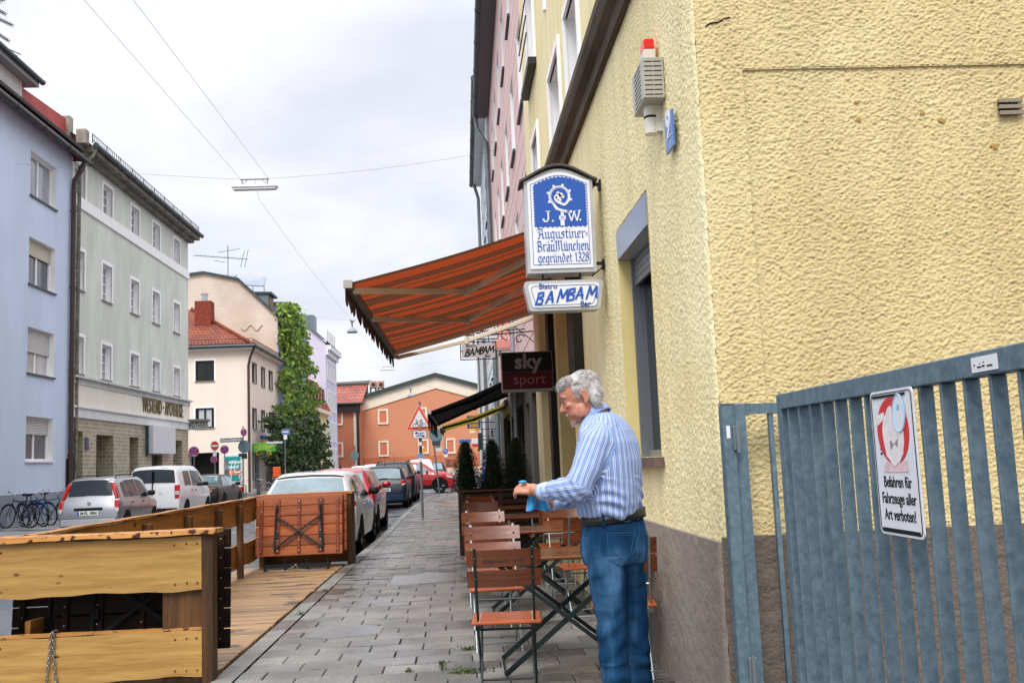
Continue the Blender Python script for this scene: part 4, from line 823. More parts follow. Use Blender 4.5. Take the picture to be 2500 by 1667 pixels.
def cast(name,c1,c2,b=.9,stain=True):
    m = mat(name,c1,rough=.9,col2=c2,vs=.9,detail=8,bump=b,bs=85,bdist=.012,thr=(.32,.68));t = m.node_tree;b = t.nodes['Principled BSDF'];l = b.inputs['Base Color'].links[0].from_socket
    tc = nn(t,'ShaderNodeTexCoord');mp = nn(t,'ShaderNodeMapping');mp.inputs['Scale'].default_value = (5,5,.45);n = nn(t,'ShaderNodeTexNoise');n.inputs['Detail'].default_value = 6;n.inputs['Scale'].default_value = 1;q = nn(t,'ShaderNodeMapRange');q.inputs['From Min'].default_value = .38;q.inputs['From Max'].default_value = .55;q.inputs['To Min'].default_value = .92;q.inputs['To Max'].default_value = 1;s = nn(t,'ShaderNodeVectorMath',operation='SCALE')
    for u,v in ((tc.outputs['Object'],mp.inputs[0]),(mp.outputs[0],n.inputs['Vector']),(n.outputs['Fac'],q.inputs['Value']),(l,s.inputs[0]),(q.outputs[0],s.inputs['Scale']),(s.outputs[0],b.inputs['Base Color'])): t.links.new(u,v)
    return m
def torn_(cx,cz,r,seed): q = random.Random(seed);return [(cx + r * q.uniform(.7,1.4) * math.cos(a),cz + r * .7 * q.uniform(.6,1.2) * math.sin(a)) for a in np.linspace(0,6.28,9,endpoint=False)]
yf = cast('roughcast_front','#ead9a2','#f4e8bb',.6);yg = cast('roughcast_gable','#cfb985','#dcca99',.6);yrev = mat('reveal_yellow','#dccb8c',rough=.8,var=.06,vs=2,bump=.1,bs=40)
yh = thing('bistro_house','yellow roughcast house with a grey plinth, a brown ledge and white upper window reveals','house',(0,0,0))
CY0 = 4.93;SE = 15.5;Fgb = Fac(frx(CY0),CY0,1,0,0,-1)
w0 = (6.32,7.52,1.36,3.13)      # ground floor window
LZ = 4.72
led = [FR.hit(1366,404,.12)[1],FR.hit(1480,120,.12)[1]]
ups = [(FR.hit(1413,60)[0],FR.hit(1380,48)[0]),(FR.hit(1366,150)[0],FR.hit(1341,196)[0]),(FR.hit(1314,330)[0],FR.hit(1301,365)[0])]
uz = FR.hit(1380,48)[1]
uo = [(a,b,LZ + .1,uz,.20) for a,b in ups] + [(5.6,6.7,LZ + .1,uz,.20)]
t2 = FR.hit(1290,168);u2 = [(a,b,6.95,8.6,.2) for a,b in [(ups[0][0],ups[0][1]),(ups[1][0],ups[1][1]),(FR.hit(1303,60)[0],FR.hit(1284,60)[0])]]
g1 = (10.75,12.2,1.15,3.25,.3);g2 = (13.2,14.3,.0,2.6,.35)
m = MB();FR.wall(m,8.4,SE,0,LZ,[g1,g2],revmi=1);FR.wall(m,CY0,SE,LZ,10.5,uo + u2,revmi=2)
for e in ((CY0,0,10.5),): m.quad(FR.P(CY0 + .04,0,-.02),FR.P(CY0 + .04,0,-9),FR.P(CY0 + .04,10.5,-9),FR.P(CY0 + .04,10.5,-.02))
m.quad(FR.P(SE,0,0),FR.P(SE,0,-9),FR.P(SE,10.5,-9),FR.P(SE,10.5,0));m.quad(FR.P(CY0,10.5,0),FR.P(SE,10.5,0),FR.P(SE,10.5,-9),FR.P(CY0,10.5,-9))
FR.box(m,CY0 + .05,SE - .02,.0,4.6,-2.5,-1.2)
m.build('wall',[yf,yrev,white],yh)
corner = lambda A,Z: np.clip((A - CY0) / .05,.15,1)
smoothpatch = lambda A,Z: np.clip(.38 + .62 * ((np.abs(A - 6.9) > 1.9)) + 0 * Z,.3,1)
rough_sheet('roughcast_face',FR,CY0,8.4,.90,LZ,.009,.0022,yf,yh,holes=[w0],corner=CY0,seed=3,lu=.030,lv=.028)
rec = lambda A,Z: 1.0 + 0 * A
rough_sheet('roughcast_gable',Fgb,0,.252,.93,4.7,.0060,.0028,yg,yh,corner=0,seed=11,lu=.032,lv=.020)
rough_sheet('roughcast_gable',Fgb,.25,2.2,3.385,4.7,.0060,.0028,yg,yh,seed=14,lu=.032,lv=.020)
rough_sheet('roughcast_gable',Fgb,.25,2.2,.93,3.39,.0060,.0028,yg,yh,seed=21,d=-.014,lu=.032,lv=.020)
m = MB();Fgb.box(m,2.195,9,.9,10.5,-.3,-.012);Fgb.box(m,.0,2.21,4.69,10.5,-.3,-.002);Fgb.box(m,.25,2.2,3.378,3.392,-.05,-.002);m.build('gable_wall',yg,yh)
# reveals, window, shutter box of the ground floor window
a0,a1,z0,z1 = w0
m = MB();r = -.24
for (p,q,k,l) in (((a1 - .004),z0,(a1 - .004),z1),((a0 + .004),z0,(a0 + .004),z1)): m.quad(FR.P(p,q,.004),FR.P(p,l,.004),FR.P(p,l,r),FR.P(p,q,r))
m.quad(FR.P(a0,z0,0),FR.P(a1,z0,0),FR.P(a1,z0,r),FR.P(a0,z0,r));m.quad(FR.P(a0,z1,0),FR.P(a1,z1,0),FR.P(a1,z1,r),FR.P(a0,z1,r));m.build('window_reveal',yrev,yh)
wn = win(yh,FR,a0 + .01,a1 - .01,z0,z1 - .2,.18,cols=1,fm=mat('alu_frame','#777d84',rough=.4,metal=.4),pm=gl_dark,fwid=.05,sill=False)
m = MB();FR.box(m,a0 + .012,a1 - .012,z1 - .24,z1 - .02,-.22,.012);m.build('shutter_box',mat('shutter_box','#9aa3b3',rough=.35,var=.05,vs=2),yh)
m = MB()
for zz in np.arange(z1 - .45,z1 - .26,.05): FR.box(m,a0 + .06,a1 - .06,zz,zz + .045,-.13,-.11)
FR.box(m,a0 + .015,a0 + .05,z0,z1 - .25,-.14,-.09);FR.box(m,a1 - .05,a1 - .015,z0,z1 - .25,-.14,-.09);m.build('shutter_guide',MATS['alu_frame'],yh)
m = MB();m.prism([(a0 - .06,z0 - .06),(a1 + .04,z0 - .06),(a1 + .04,z0 - .002),(a0 - .06,z0 - .002)],FR.P,-.18,.07);m.build('sill',mat('sill_brown','#6b5a55',rough=.7,var=.2,vs=6),yh)
# plinth
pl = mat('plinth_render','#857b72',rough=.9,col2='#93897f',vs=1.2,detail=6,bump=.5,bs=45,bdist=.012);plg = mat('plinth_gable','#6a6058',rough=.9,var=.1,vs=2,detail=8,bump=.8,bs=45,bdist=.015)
m = MB();FR.box(m,CY0 + .01,8.5,-.02,.925,-.2,.03)
m.build('plinth',pl,yh);m = MB();Fgb.box(m,.01,1.55,-.02,.955,-.2,.03);Fgb.box(m,1.55,9,-.02,.955,-.2,.052);m.build('plinth',plg,yh)
rough_sheet('plinth_face',FR,CY0 - .047,8.5,-.02,.927,.02,.0015,pl,yh,corner=CY0 - .047,seed=31,d=.05,lu=.12,lv=.09)
rough_sheet('plinth_face',Fgb,-.05,1.6,-.02,.957,.02,.0025,plg,yh,corner=-.05,seed=33,d=.052,lu=.12,lv=.09)
# ledge between the storeys
m = MB();L0 = LZ
prof = [(.0,L0 - .20),(.05,L0 - .20),(.06,L0 - .10),(.12,L0 - .06),(.15,L0 + .02),(.15,L0 + .09),(.10,L0 + .12),(.0,L0 + .13)]
n = 26
for i in range(n):
    a,b = CY0 + (SE - CY0) * i / n,CY0 + (SE - CY0) * (i + 1) / n
    for (d0,h0),(d1,h1) in zip(prof,prof[1:]): m.quad(FR.P(a,h0,d0),FR.P(b,h0,d0),FR.P(b,h1,d1),FR.P(a,h1,d1))
m.build('ledge',mat('ledge_stone','#544c40',rough=.85,var=.35,vs=3,detail=8,bump=.5,bs=20,stretch=(1,.4,2)),yh,angle=60)
for o in uo + u2: win(yh,FR,o[0],o[1],o[2],o[3],.17,cols=2,rows=1,pm=gl_mid,sur=.09,sill=False)
m = MB();q = FR.hit(1290,168);zz = 6.95
for k in range(3): m.obox(FR.P(u2[2][0] - .1,zz + .35 + k * .25,.12),FR.P(u2[2][1] + .1,zz + .35 + k * .25,.12),.018,.018)
FR.box(m,u2[2][0] - .15,u2[2][1] + .1,zz - .12,zz - .02,0,.12);m.build('window_rail',iron,yh)
win(yh,FR,g1[0],g1[1],g1[2],g1[3],.22,cols=2,pm=gl_dark,fm=mat('frame_black','#1d1a17',rough=.5),fwid=.07,shut=.38,sm=mat('shutter_grey','#8e8578',rough=.5),sillm=MATS['sill_brown'])
m = MB();FR.box(m,g2[0],g2[1],0,g2[3],-.34,-.28);m.build('door',wood('door_wood','#4a2d16','#7a4e25',2,knots=False),yh)
m = MB();FR.box(m,9.75,10.25,1.75,3.6,.003,.10);m.build('wall_panel',MATS['frame_black'],yh)
m = MB();FR.box(m,12.45,12.75,1.0,3.3,.003,.08);m.build('wall_panel',MATS['frame_black'],yh)
m = MB();FR.box(m,12.85,13.15,.0,3.7,.003,.16);m.build('pilaster',yf,yh)
mc = thing('menu_case','narrow wall menu case beside the bistro door','menu case',FR.P(12.05,0,0));bpy.data.objects.remove(mc)
m = MB();m.tube([Fgb.P(*Fgb.hit(px,py),.004) for px,py in ((1722,66),(1735,58),(1752,56),(1768,47),(1782,44))],.004,5);m.build('crack',mat('vent_black','#12100c',rough=.9),yh)
m = MB();[m.prism(torn_(*Fgb.hit(px,py),r_,k),Fgb.P,-.012,-.006) for k,(px,py,r_) in enumerate(((2093,248,.012),(2098,291,.016),(2300,292,.018),(2255,275,.014),(2430,355,.02)))];m.build('bare_patch',mat('bare_plaster','#b08a4a',rough=.9),yh)
# ---- vent grille, alarm box, lamp, number
vp = [Fgb.hit(2437,243),Fgb.hit(2488,280)]
vg = thing('vent_opening','small dark slotted vent opening high in the yellow gable wall','vent',Fgb.P(0,0,0));vg.location = (0,0,0)
m = MB();va,vb,vz1,vz0 = vp[0][0],vp[1][0],vp[0][1],vp[1][1]
Fgb.box(m,va,vb,vz0,vz1,-.01,.001);m.build('recess',mat('vent_black','#12100c',rough=.9),vg)
m = MB();
for k in range(3): z = vz0 + (vz1 - vz0) * (k + .2) / 2.6;Fgb.box(m,va - .005,vb + .02,z - .008,z + .012,.0,.016)
m.build('slat',mat('vent_slat','#8d8270',rough=.8),vg)
ap = FR.hit(1585,215,.1);
def fpt(px,py,d): a = FR.hit(px,py,d);return a
AY = 5.62
def yplane(px,py,y): return aY(px,py,y)
p00,p11 = yplane(1566,140,AY),yplane(1640,238,AY)      # front face of the alarm box (towards the camera)
ab = thing('alarm_box','grey louvred alarm box with a red strobe lamp on top, high on the yellow wall','alarm box',(0,0,0))
bx0,bx1,bz1,bz0 = p00.x,frx(AY) - .003,p00.z,p11.z
AD = .34
m = MB();m.box(bx0,bx1,AY,AY + AD,bz0,bz1,.004);casing = m.build('casing',mat('alarm_grey','#a9a89c',rough=.45,var=.05,vs=3),ab)
m = MB()
for k in range(8):
    z = bz1 - .025 - k * (bz1 - bz0 - .02) / 8
    for c_ in (.28,.70): x = bx0 + (bx1 - bx0) * c_;m.box(x - .025,x + .025,AY - .0015,AY + .01,z - .006,z,0)
    for c_ in (.35,.65): y = AY + AD * c_;m.box(bx0 - .0015,bx0 + .01,y - .05,y + .04,z - .008,z)
m.build('louvres',mat('louvre_black','#141414',rough=.8),casing)
m = MB();lx = (bx0 + bx1) / 2 - .0;m.box(lx - .03,lx + .045,AY + .10,AY + .24,bz1,bz1 + .095,.006);m.build('lamp_base',mat('lamp_base_white','#d5d0c4',rough=.4),ab)
m = MB();m.box(lx - .025,lx + .04,AY + .105,AY + .23,bz1 + .096,bz1 + .165,.008);m.build('strobe_lamp',mat('strobe_red','#d8231a',rough=.25,emit=.06),ab)
ml = thing('motion_sensor','white rounded motion sensor lamp below the alarm box','lamp',(0,0,0))
q0 = yplane(1568,268,AY + .16);q1 = yplane(1603,328,AY + .16);x1 = frx(AY) - .02
m = MB();m.cyl((q0.x + .05,AY + .16,q1.z),(q0.x + .05,AY + .16,bz0 + .002),.042,n=20);m.box(q0.x + .05,x1 + .02,AY + .125,AY + .195,q1.z + .01,bz0);m.build('housing',mat('sensor_white','#d9d7cf',rough=.35),ml,angle=40)
m = MB();m.cyl((q0.x + .05,AY + .16,(q1.z + bz0) / 2 + .01),(q0.x + .05,AY + .16,(q1.z + bz0) / 2 + .024),.0432,n=20);m.build('sensor_band',MATS['louvre_black'],ml)
hp = [FR.hit(1624,300,.03),FR.hit(1644,365,.03)]
hn = thing('house_number','weathered blue enamel house number plate with a white nine','number plate',(0,0,0))
na,nb = FR.hit(1645,320,.03)[0],FR.hit(1626,320,.03)[0];nz1,nz0 = FR.hit(1630,285,.03)[1],FR.hit(1634,372,.03)[1]
m = MB();FR.box(m,na,nb,nz0,nz1,.025,.038);plq = m.build('plate',mat('enamel_blue','#4f79b5',rough=.3,var=.1,vs=8),hn)
text('numeral','9',.22,mat('enamel_white','#dfe5ee',rough=.4),frame(FR.P((na + nb) / 2,(nz0 + nz1) / 2 + .04,.040),-FR.u,(0,0,1)),plq,sx=1.0,bold=.006)
m = MB();FR.box(m,na + .03,nb - .03,nz0 + .07,nz0 + .078,.038,.041);m.build('rule',MATS['enamel_white'],plq)
# ================================================================== pink house
pk_ = thing('apartment_house','pink clad house with a dark gutter, next beyond the yellow bistro house','house',(0,0,0))
FP = Fac(1.30,0,0,1,-1,0);PE = 34.6;PT = 13.9
pcols = [17.3 + 2.85 * i for i in range(6)];pz = [4.9,7.9,10.9]
pops = [(s,s + 1.15,z,z + 1.7,.18) for s in pcols for z in pz]
m = MB();FP.wall(m,SE + .01,PE,3.2,PT,pops,revmi=1);shell(m,FP,SE + .01,PE,0,PT,10)
pinkm = bpy.data.materials.new('pink_cladding');pinkm.use_nodes = True;t = pinkm.node_tree;b = t.nodes['Principled BSDF'];b.inputs['Roughness'].default_value = .7
tc = nn(t,'ShaderNodeTexCoord');sx = nn(t,'ShaderNodeSeparateXYZ');t.links.new(tc.outputs['Object'],sx.inputs[0])
fr = nn(t,'ShaderNodeMath',operation='FRACT');mu = nn(t,'ShaderNodeMath',operation='MULTIPLY');mu.inputs[1].default_value = 2.2;t.links.new(sx.outputs[2],mu.inputs[0]);t.links.new(mu.outputs[0],fr.inputs[0])
gt = nn(t,'ShaderNodeMath',operation='GREATER_THAN');gt.inputs[1].default_value = .93;t.links.new(fr.outputs[0],gt.inputs[0])
n = nn(t,'ShaderNodeTexNoise');n.inputs['Scale'].default_value = .6;t.links.new(tc.outputs['Object'],n.inputs['Vector']);rr = nn(t,'ShaderNodeValToRGB');t.links.new(n.outputs['Fac'],rr.inputs[0]);rr.color_ramp.elements[0].color = hexc('#d9b3ad');rr.color_ramp.elements[1].color = hexc('#e6c6bf')
mm = nn(t,'ShaderNodeMix',data_type='RGBA');t.links.new(gt.outputs[0],mm.inputs['Factor']);t.links.new(rr.outputs[0],mm.inputs['A']);mm.inputs['B'].default_value = hexc('#7d5a57');t.links.new(mm.outputs['Result'],b.inputs['Base Color'])
m.build('wall',[pinkm,white],pk_)
for o in pops: win(pk_,FP,o[0],o[1],o[2],o[3],.15,cols=2,pm=gl_mid,sillm=zincd,sill=True)
shopm = mat('shopfront_grey','#4a4743',rough=.5)
so2 = [(16.2,18.6,.5,2.6,.2),(19.4,20.4,.0,2.5,.3),(21.2,24,.5,2.6,.2),(25.5,26.5,0,2.5,.3),(27.5,32,.4,2.7,.2)]
m = MB();FP.wall(m,SE + .01,PE,0,3.2,so2);m.build('shopfront',shopm,pk_)
for o in so2: win(pk_,FP,*o[:4],o[4] - .03,cols=2,pm=gl_dark,fm=MATS['frame_black'],sill=False)
m = MB();FP.box(m,SE,PE + .2,PT - .06,PT + .06,-.3,.42);m.build('eaves',mat('eaves_pinkgrey','#6b6567',rough=.7),pk_)
gutter(pk_,FP.P(SE,PT + .05,.47),FP.P(PE + .3,PT + .05,.47),.11,m_=zincd)
pipe(pk_,[FP.P(PE + .1,PT,.47),FP.P(PE + .1,PT - .5,.45),FP.P(PE - .1,PT - 1.1,.13),FP.P(PE - .1,8,.12),FP.P(PE - .1,.1,.12)],.08,m_=zinc,rings=[FP.P(PE - .1,z,.12) for z in (3,6,9)])
m = MB();m.quad(FP.P(SE,PT + .1,.4),FP.P(PE + .2,PT + .1,.4),FP.P(PE + .2,PT + 4,-4),FP.P(SE,PT + 4,-4));m.build('roof',MATS['roof_dark'],pk_)
pipe(pk_,[FP.P(22.3,4.6,.12),FP.P(22.3,.05,.12)],.055,m_=mat('pipe_pale','#9fa3a6',rough=.4,metal=.4),rings=[FP.P(22.3,2.4,.12)])
# ---- white house
wh = thing('apartment_house','white panelled house with a teal grey gutter behind the pink house','house',(0,0,0))
FW = Fac(1.22,0,0,1,-1,0);WE = 46.0;WT = 14.6
wops = [(s,s + 1.1,z,z + 1.7,.15) for s in (35.6,38.2,40.8,43.4) for z in (4.6,7.7,10.8)]
m = MB();FW.wall(m,PE + .02,WE,3.3,WT,wops);shell(m,FW,PE + .02,WE,0,WT,10);m.build('wall',plaster('white_panel','#d3dbe0',var=.05),wh)
for o in wops: win(wh,FW,*o[:4],.12,cols=2,pm=gl_mid,sillm=zincd)
m = MB();[FW.box(m,PE + .02,WE,z,z + .04,0,.012) for z in np.arange(3.6,WT - .3,.75)];m.build('panel_joint',mat('joint_grey','#8f9aa0',rough=.7),wh)
so3 = [(35.4,38.5,.4,2.7,.2),(39.3,40.5,0,2.6,.3),(41.2,45.2,.4,2.7,.2)]
m = MB();FW.wall(m,PE + .02,WE,0,3.3,so3);m.build('shopfront',mat('shopfront_pale','#7f868a',rough=.5),wh)
for o in so3: win(wh,FW,*o[:4],o[4] - .03,cols=3,pm=gl_mid,fm=MATS['alu_frame'],sill=False)
m = MB();FW.box(m,PE + .02,WE + .2,WT - .1,WT + .04,-.2,.36);m.build('eaves',mat('eaves_white','#cfd3d5',rough=.6),wh);gutter(wh,FW.P(PE - 1.6,WT + .04,.42),FW.P(WE + .3,WT + .04,.42),.12,m_=zincd)
pipe(wh,[FW.P(WE - .2,WT,.35),FW.P(WE - .2,WT - .8,.14),FW.P(WE - .2,.1,.14)],.08,m_=zinc)
m = MB();m.quad(FW.P(PE + .1,WT + .05,.4),FW.P(WE + .2,WT + .05,.4),FW.P(WE + .2,WT + 4,-4),FW.P(PE + .1,WT + 4,-4));m.build('roof',MATS['roof_slate'],wh)
# ---- houses beyond the cross street
for nm,lab,x,y0,y1,h,c in (('apartment_house','pale pink house beyond the cross street on the right, seen edge on',1.75,64,80,12.5,'#e0b8ae'),('apartment_house','pale grey house farthest along the right side of the street',1.62,80.05,104,13.5,'#cdd3d6')):
    h_ = thing(nm,lab,'house',(0,0,0));FX = Fac(x,0,0,1,-1,0)
    oo = [(s,s + 1.1,z,z + 1.7,.15) for s in np.arange(y0 + 1,y1 - 1.5,2.8) for z in (.9,4.2,7.3,10.2)]
    m = MB();FX.wall(m,y0,y1,-.1,h,oo);shell(m,FX,y0,y1,-.1,h,10);m.build('wall',plaster('row_%d' % y0,c),h_)
    for o in oo: win(h_,FX,*o[:4],.12,cols=2,pm=gl_mid)
    gutter(h_,FX.P(y0,h,.3),FX.P(y1,h,.3),.12,m_=zincd);pipe(h_,[FX.P(y0 + .3,h,.25),FX.P(y0 + .3,.1,.12)],.08,m_=zinc)
# ================================================================== signs on the bistro house
SY = 8.1
def sgn(px,py,y=SY): return aY(px,py,y)
blue = mat('sign_blue','#1f55b0',rough=.4);lbox = mat('lightbox_white','#d7d9e0',rough=.35,var=.03,vs=2,emit=.12);lframe = mat('lightbox_frame','#b9bcc0',rough=.4,metal=.25,var=.12,vs=4)
sroof = mat('sign_roof_dark','#55524f',rough=.5,metal=.3)
c0 = sgn(1285,668);c1 = sgn(1457,660);top = sgn(1372,412);shl = sgn(1277,438)
SX0,SX1 = c0.x + .012,c1.x;SZ0,SZ1 = c0.z,sgn(1370,440).z - .012;SZT = top.z
cxs = (SX0 + SX1) / 2;hw = (SX1 - SX0) / 2;SZ1 = SZT - .105
bsn = thing('brewery_sign','white and blue brewery light box with a small curved roof on the yellow wall','sign',(cxs,SY,SZ0))
H = SZ1 - SZ0;HT = SZT - SZ0
def arch(w_,z,top,n=16): return [(-w_ + 2 * w_ * i / n,z + (top - z) * (math.cos(math.pi * (i / n - .5)) ** 1.25 if 0 < i < n else 0)) for i in range(n + 1)]
P3 = lambda u,v,d: (u,d,v)
out_ = [(-hw,0)] + arch(hw,H,HT) + [(hw,0)]
m = MB();m.prism(out_,P3,.0,.22);m.build('case',lframe,bsn,angle=40)
inn = [(-hw + .028,.035)] + arch(hw - .028,H - .01,HT - .035) + [(hw - .028,.035)]
m = MB();m.prism(inn,P3,-.012,.0);fc = m.build('sign_face',lbox,bsn)
def outline(poly,w_):
    m = MB();pts = [Vector((u,-.0145,v)) for u,v in poly]
    for a,b in zip(pts,pts[1:] + pts[:1]): m.obox(a,b,.002,w_,up=(0,1,0)) if False else m.tube([a,b],w_,4)
    return m
outline([(-hw + .052,.068)] + arch(hw - .052,H - .03,HT - .062) + [(hw - .052,.068)],.0022).build('border_line',blue,fc)
m = MB();rf_ = arch(hw + .04,H - .01,HT + .02);
for (a,b) in zip(rf_,rf_[1:]): m.prism([(a[0],a[1]),(b[0],b[1]),(b[0],b[1] + .018),(a[0],a[1] + .018)],P3,-.035,.26)
m.build('sign_roof',sroof,bsn,angle=40)
# emblem: blue field with a flame edge, white crozier and initials
zt,zb = SZ0,SZ0
e0,e1 = sgn(1306,560),sgn(1432,555);ez1 = sgn(1365,433).z - SZ0;ez0 = sgn(1370,553).z - SZ0;ex0,ex1 = e0.x - cxs + .004,e1.x - cxs
pts = []
def flame(p,q,n,amp,bulge=(0,0)):
    p,q = Vector(p),Vector(q);d = q - p;nrm = Vector((d.y,-d.x)).normalized()
    for i in range(n * 4):
        t = i / (n * 4);k = (i % 4);off = (0,.2,.55,1.0)[k] * amp
        bl_ = Vector(bulge) * math.sin(math.pi * t);pts.append(p + d * t + nrm * (-off) * -1 + bl_)
flame((ex0,ez0),(ex1,ez0),11,.012);flame((ex1,ez0),(ex1,ez1 - .07),14,.012);flame((ex1,ez1 - .07),(ex0,ez1 - .07),13,.013,(0,.065));flame((ex0,ez1 - .07),(ex0,ez0),14,.012)
m = MB();m.prism([(p.x,p.y) for p in pts],P3,-.0155,-.0122);m.build('emblem_field',blue,fc)
ew_ = mat('emblem_white','#dfe3ee',rough=.4);ew_l = blue
m = MB();cx_,cz_ = (ex0 + ex1) / 2 - .002,ez0 + (ez1 - ez0) * .60;R0 = .082
def sp_(t): r = R0 * (1 - .10 * t) if t < 4.5 else R0 * (1 - .10 * 4.5) - (t - 4.5) * .013;return r
spir = [(cx_ + .05 * 0 + R0 * math.cos(a),cz_ + R0 * math.sin(a)) for a in np.linspace(-1.05,-5.6,26)] + [(cx_ + .068 * math.cos(a) * (1 - .12 * i),cz_ + .068 * math.sin(a) * (1 - .12 * i)) for i,a in enumerate(np.linspace(-6.1,-8.4,7))]
spir = [(cx_ + .10,cz_ - .135),(cx_ + .03,cz_ - .128),(cx_ - .03,cz_ - .105)] + [(cx_ + R0 * math.cos(a),cz_ + R0 * math.sin(a)) for a in np.linspace(-2.3,-7.4,26)] + [(cx_ + .055 * math.cos(a) * (1 - .1 * i) ,cz_ + .055 * math.sin(a) * (1 - .1 * i)) for i,a in enumerate(np.linspace(-7.9,-9.6,5))]
def ribbon(mb,pl_,w_,d=-.0172):
    n = len(pl_);L_,Q_ = [],[]
    for i,p in enumerate(pl_):
        a,b = Vector(pl_[max(i - 1,0)]),Vector(pl_[min(i + 1,n - 1)]);t_ = (b - a).normalized();q = Vector((-t_.y,t_.x)) * w_ / 2;p = Vector(p);L_.append(p + q);Q_.append(p - q)
    vs = [(p.x,d - .0013,p.y) for p in L_] + [(p.x,d - .0013,p.y) for p in Q_] + [(p.x,d + .0013,p.y) for p in L_] + [(p.x,d + .0013,p.y) for p in Q_]
    fs = []
    for i in range(n - 1): fs += [(i,i + 1,n + i + 1,n + i),(2 * n + i,3 * n + i,3 * n + i + 1,2 * n + i + 1),(i,2 * n + i,2 * n + i + 1,i + 1),(n + i,n + i + 1,3 * n + i + 1,3 * n + i)]
    mb.add(vs,fs + [(0,n,3 * n,2 * n),(n - 1,3 * n - 1,4 * n - 1,2 * n - 1)])
ribbon(m,spir,.021)
for a in np.linspace(-.3,4.4,7): q = (cx_ + (R0 + .018) * math.cos(a),cz_ + (R0 + .018) * math.sin(a));m.cyl((q[0],-.0186,q[1]),(q[0],-.016,q[1]),.0115,n=12)
for dx,dz,r in ((-.01,0,.027),(.012,.012,.02),(-.012,.03,.013),(.03,-.005,.012),(.005,-.032,.012),(-.03,-.012,.012)): m.cyl((cx_ + dx,-.0187,cz_ + dz),(cx_ + dx,-.016,cz_ + dz),r,n=12)
ribbon(m,[(cx_ + .018,cz_ - .13),(cx_ + .016,cz_ - .17)],.026);ribbon(m,[(cx_ - .012,cz_ - .185),(cx_ + .044,cz_ - .185)],.034,-.0176);ribbon(m,[(cx_ + .016,cz_ - .2),(cx_ + .016,ez0 + .003)],.034);m.build('crozier',ew_,fc)
m = MB();ribbon(m,[(cx_ + .002,cz_ - .178),(cx_ + .03,cz_ - .178)],.003,-.0200);ribbon(m,[(cx_ + .002,cz_ - .192),(cx_ + .03,cz_ - .192)],.003,-.0200);ribbon(m,[(cx_ + R0 * math.cos(a) * .97,cz_ + R0 * math.sin(a) * .97) for a in np.linspace(-2.2,-6,20)],.002,-.0200);m.build('crozier_lines',blue,fc)
jz = ez0 + (ez1 - ez0) * .20
m = MB();jx = ex0 + (ex1 - ex0) * .245;s_ = .044
ribbon(m,[(jx + .006,jz + s_),(jx + .006,jz - .02),(jx - .006,jz - .042),(jx - .026,jz - .044),(jx - .036,jz - .028)],.0135);ribbon(m,[(jx - .014,jz + s_),(jx + .026,jz + s_)],.007);m.cyl((jx - .035,-.0186,jz - .026),(jx - .035,-.016,jz - .026),.0095,n=10);m.cyl((jx + .043,-.0186,jz - .04),(jx + .043,-.016,jz - .04),.0085,n=10)
wx = ex0 + (ex1 - ex0) * .775
[ribbon(m,[(wx + a,jz + s_ * c),(wx + b,jz + s_ * e)],.0115,-.0172 - .0003 * k) for k,(a,c,b,e) in enumerate(((-.056,1,-.028,-1),(-.028,-1,-.002,.85),(-.006,.85,.018,-1),(.018,-1,.044,1)))];ribbon(m,[(wx - .068,jz + s_),(wx - .036,jz + s_)],.006);ribbon(m,[(wx + .026,jz + s_),(wx + .056,jz + s_)],.006);ribbon(m,[(wx - .014,jz + s_ * .85),(wx + .012,jz + s_ * .85)],.006);m.cyl((wx + .046,-.0186,jz - .036),(wx + .046,-.016,jz - .036),.0085,n=10)
m.build('initials',ew_,fc)
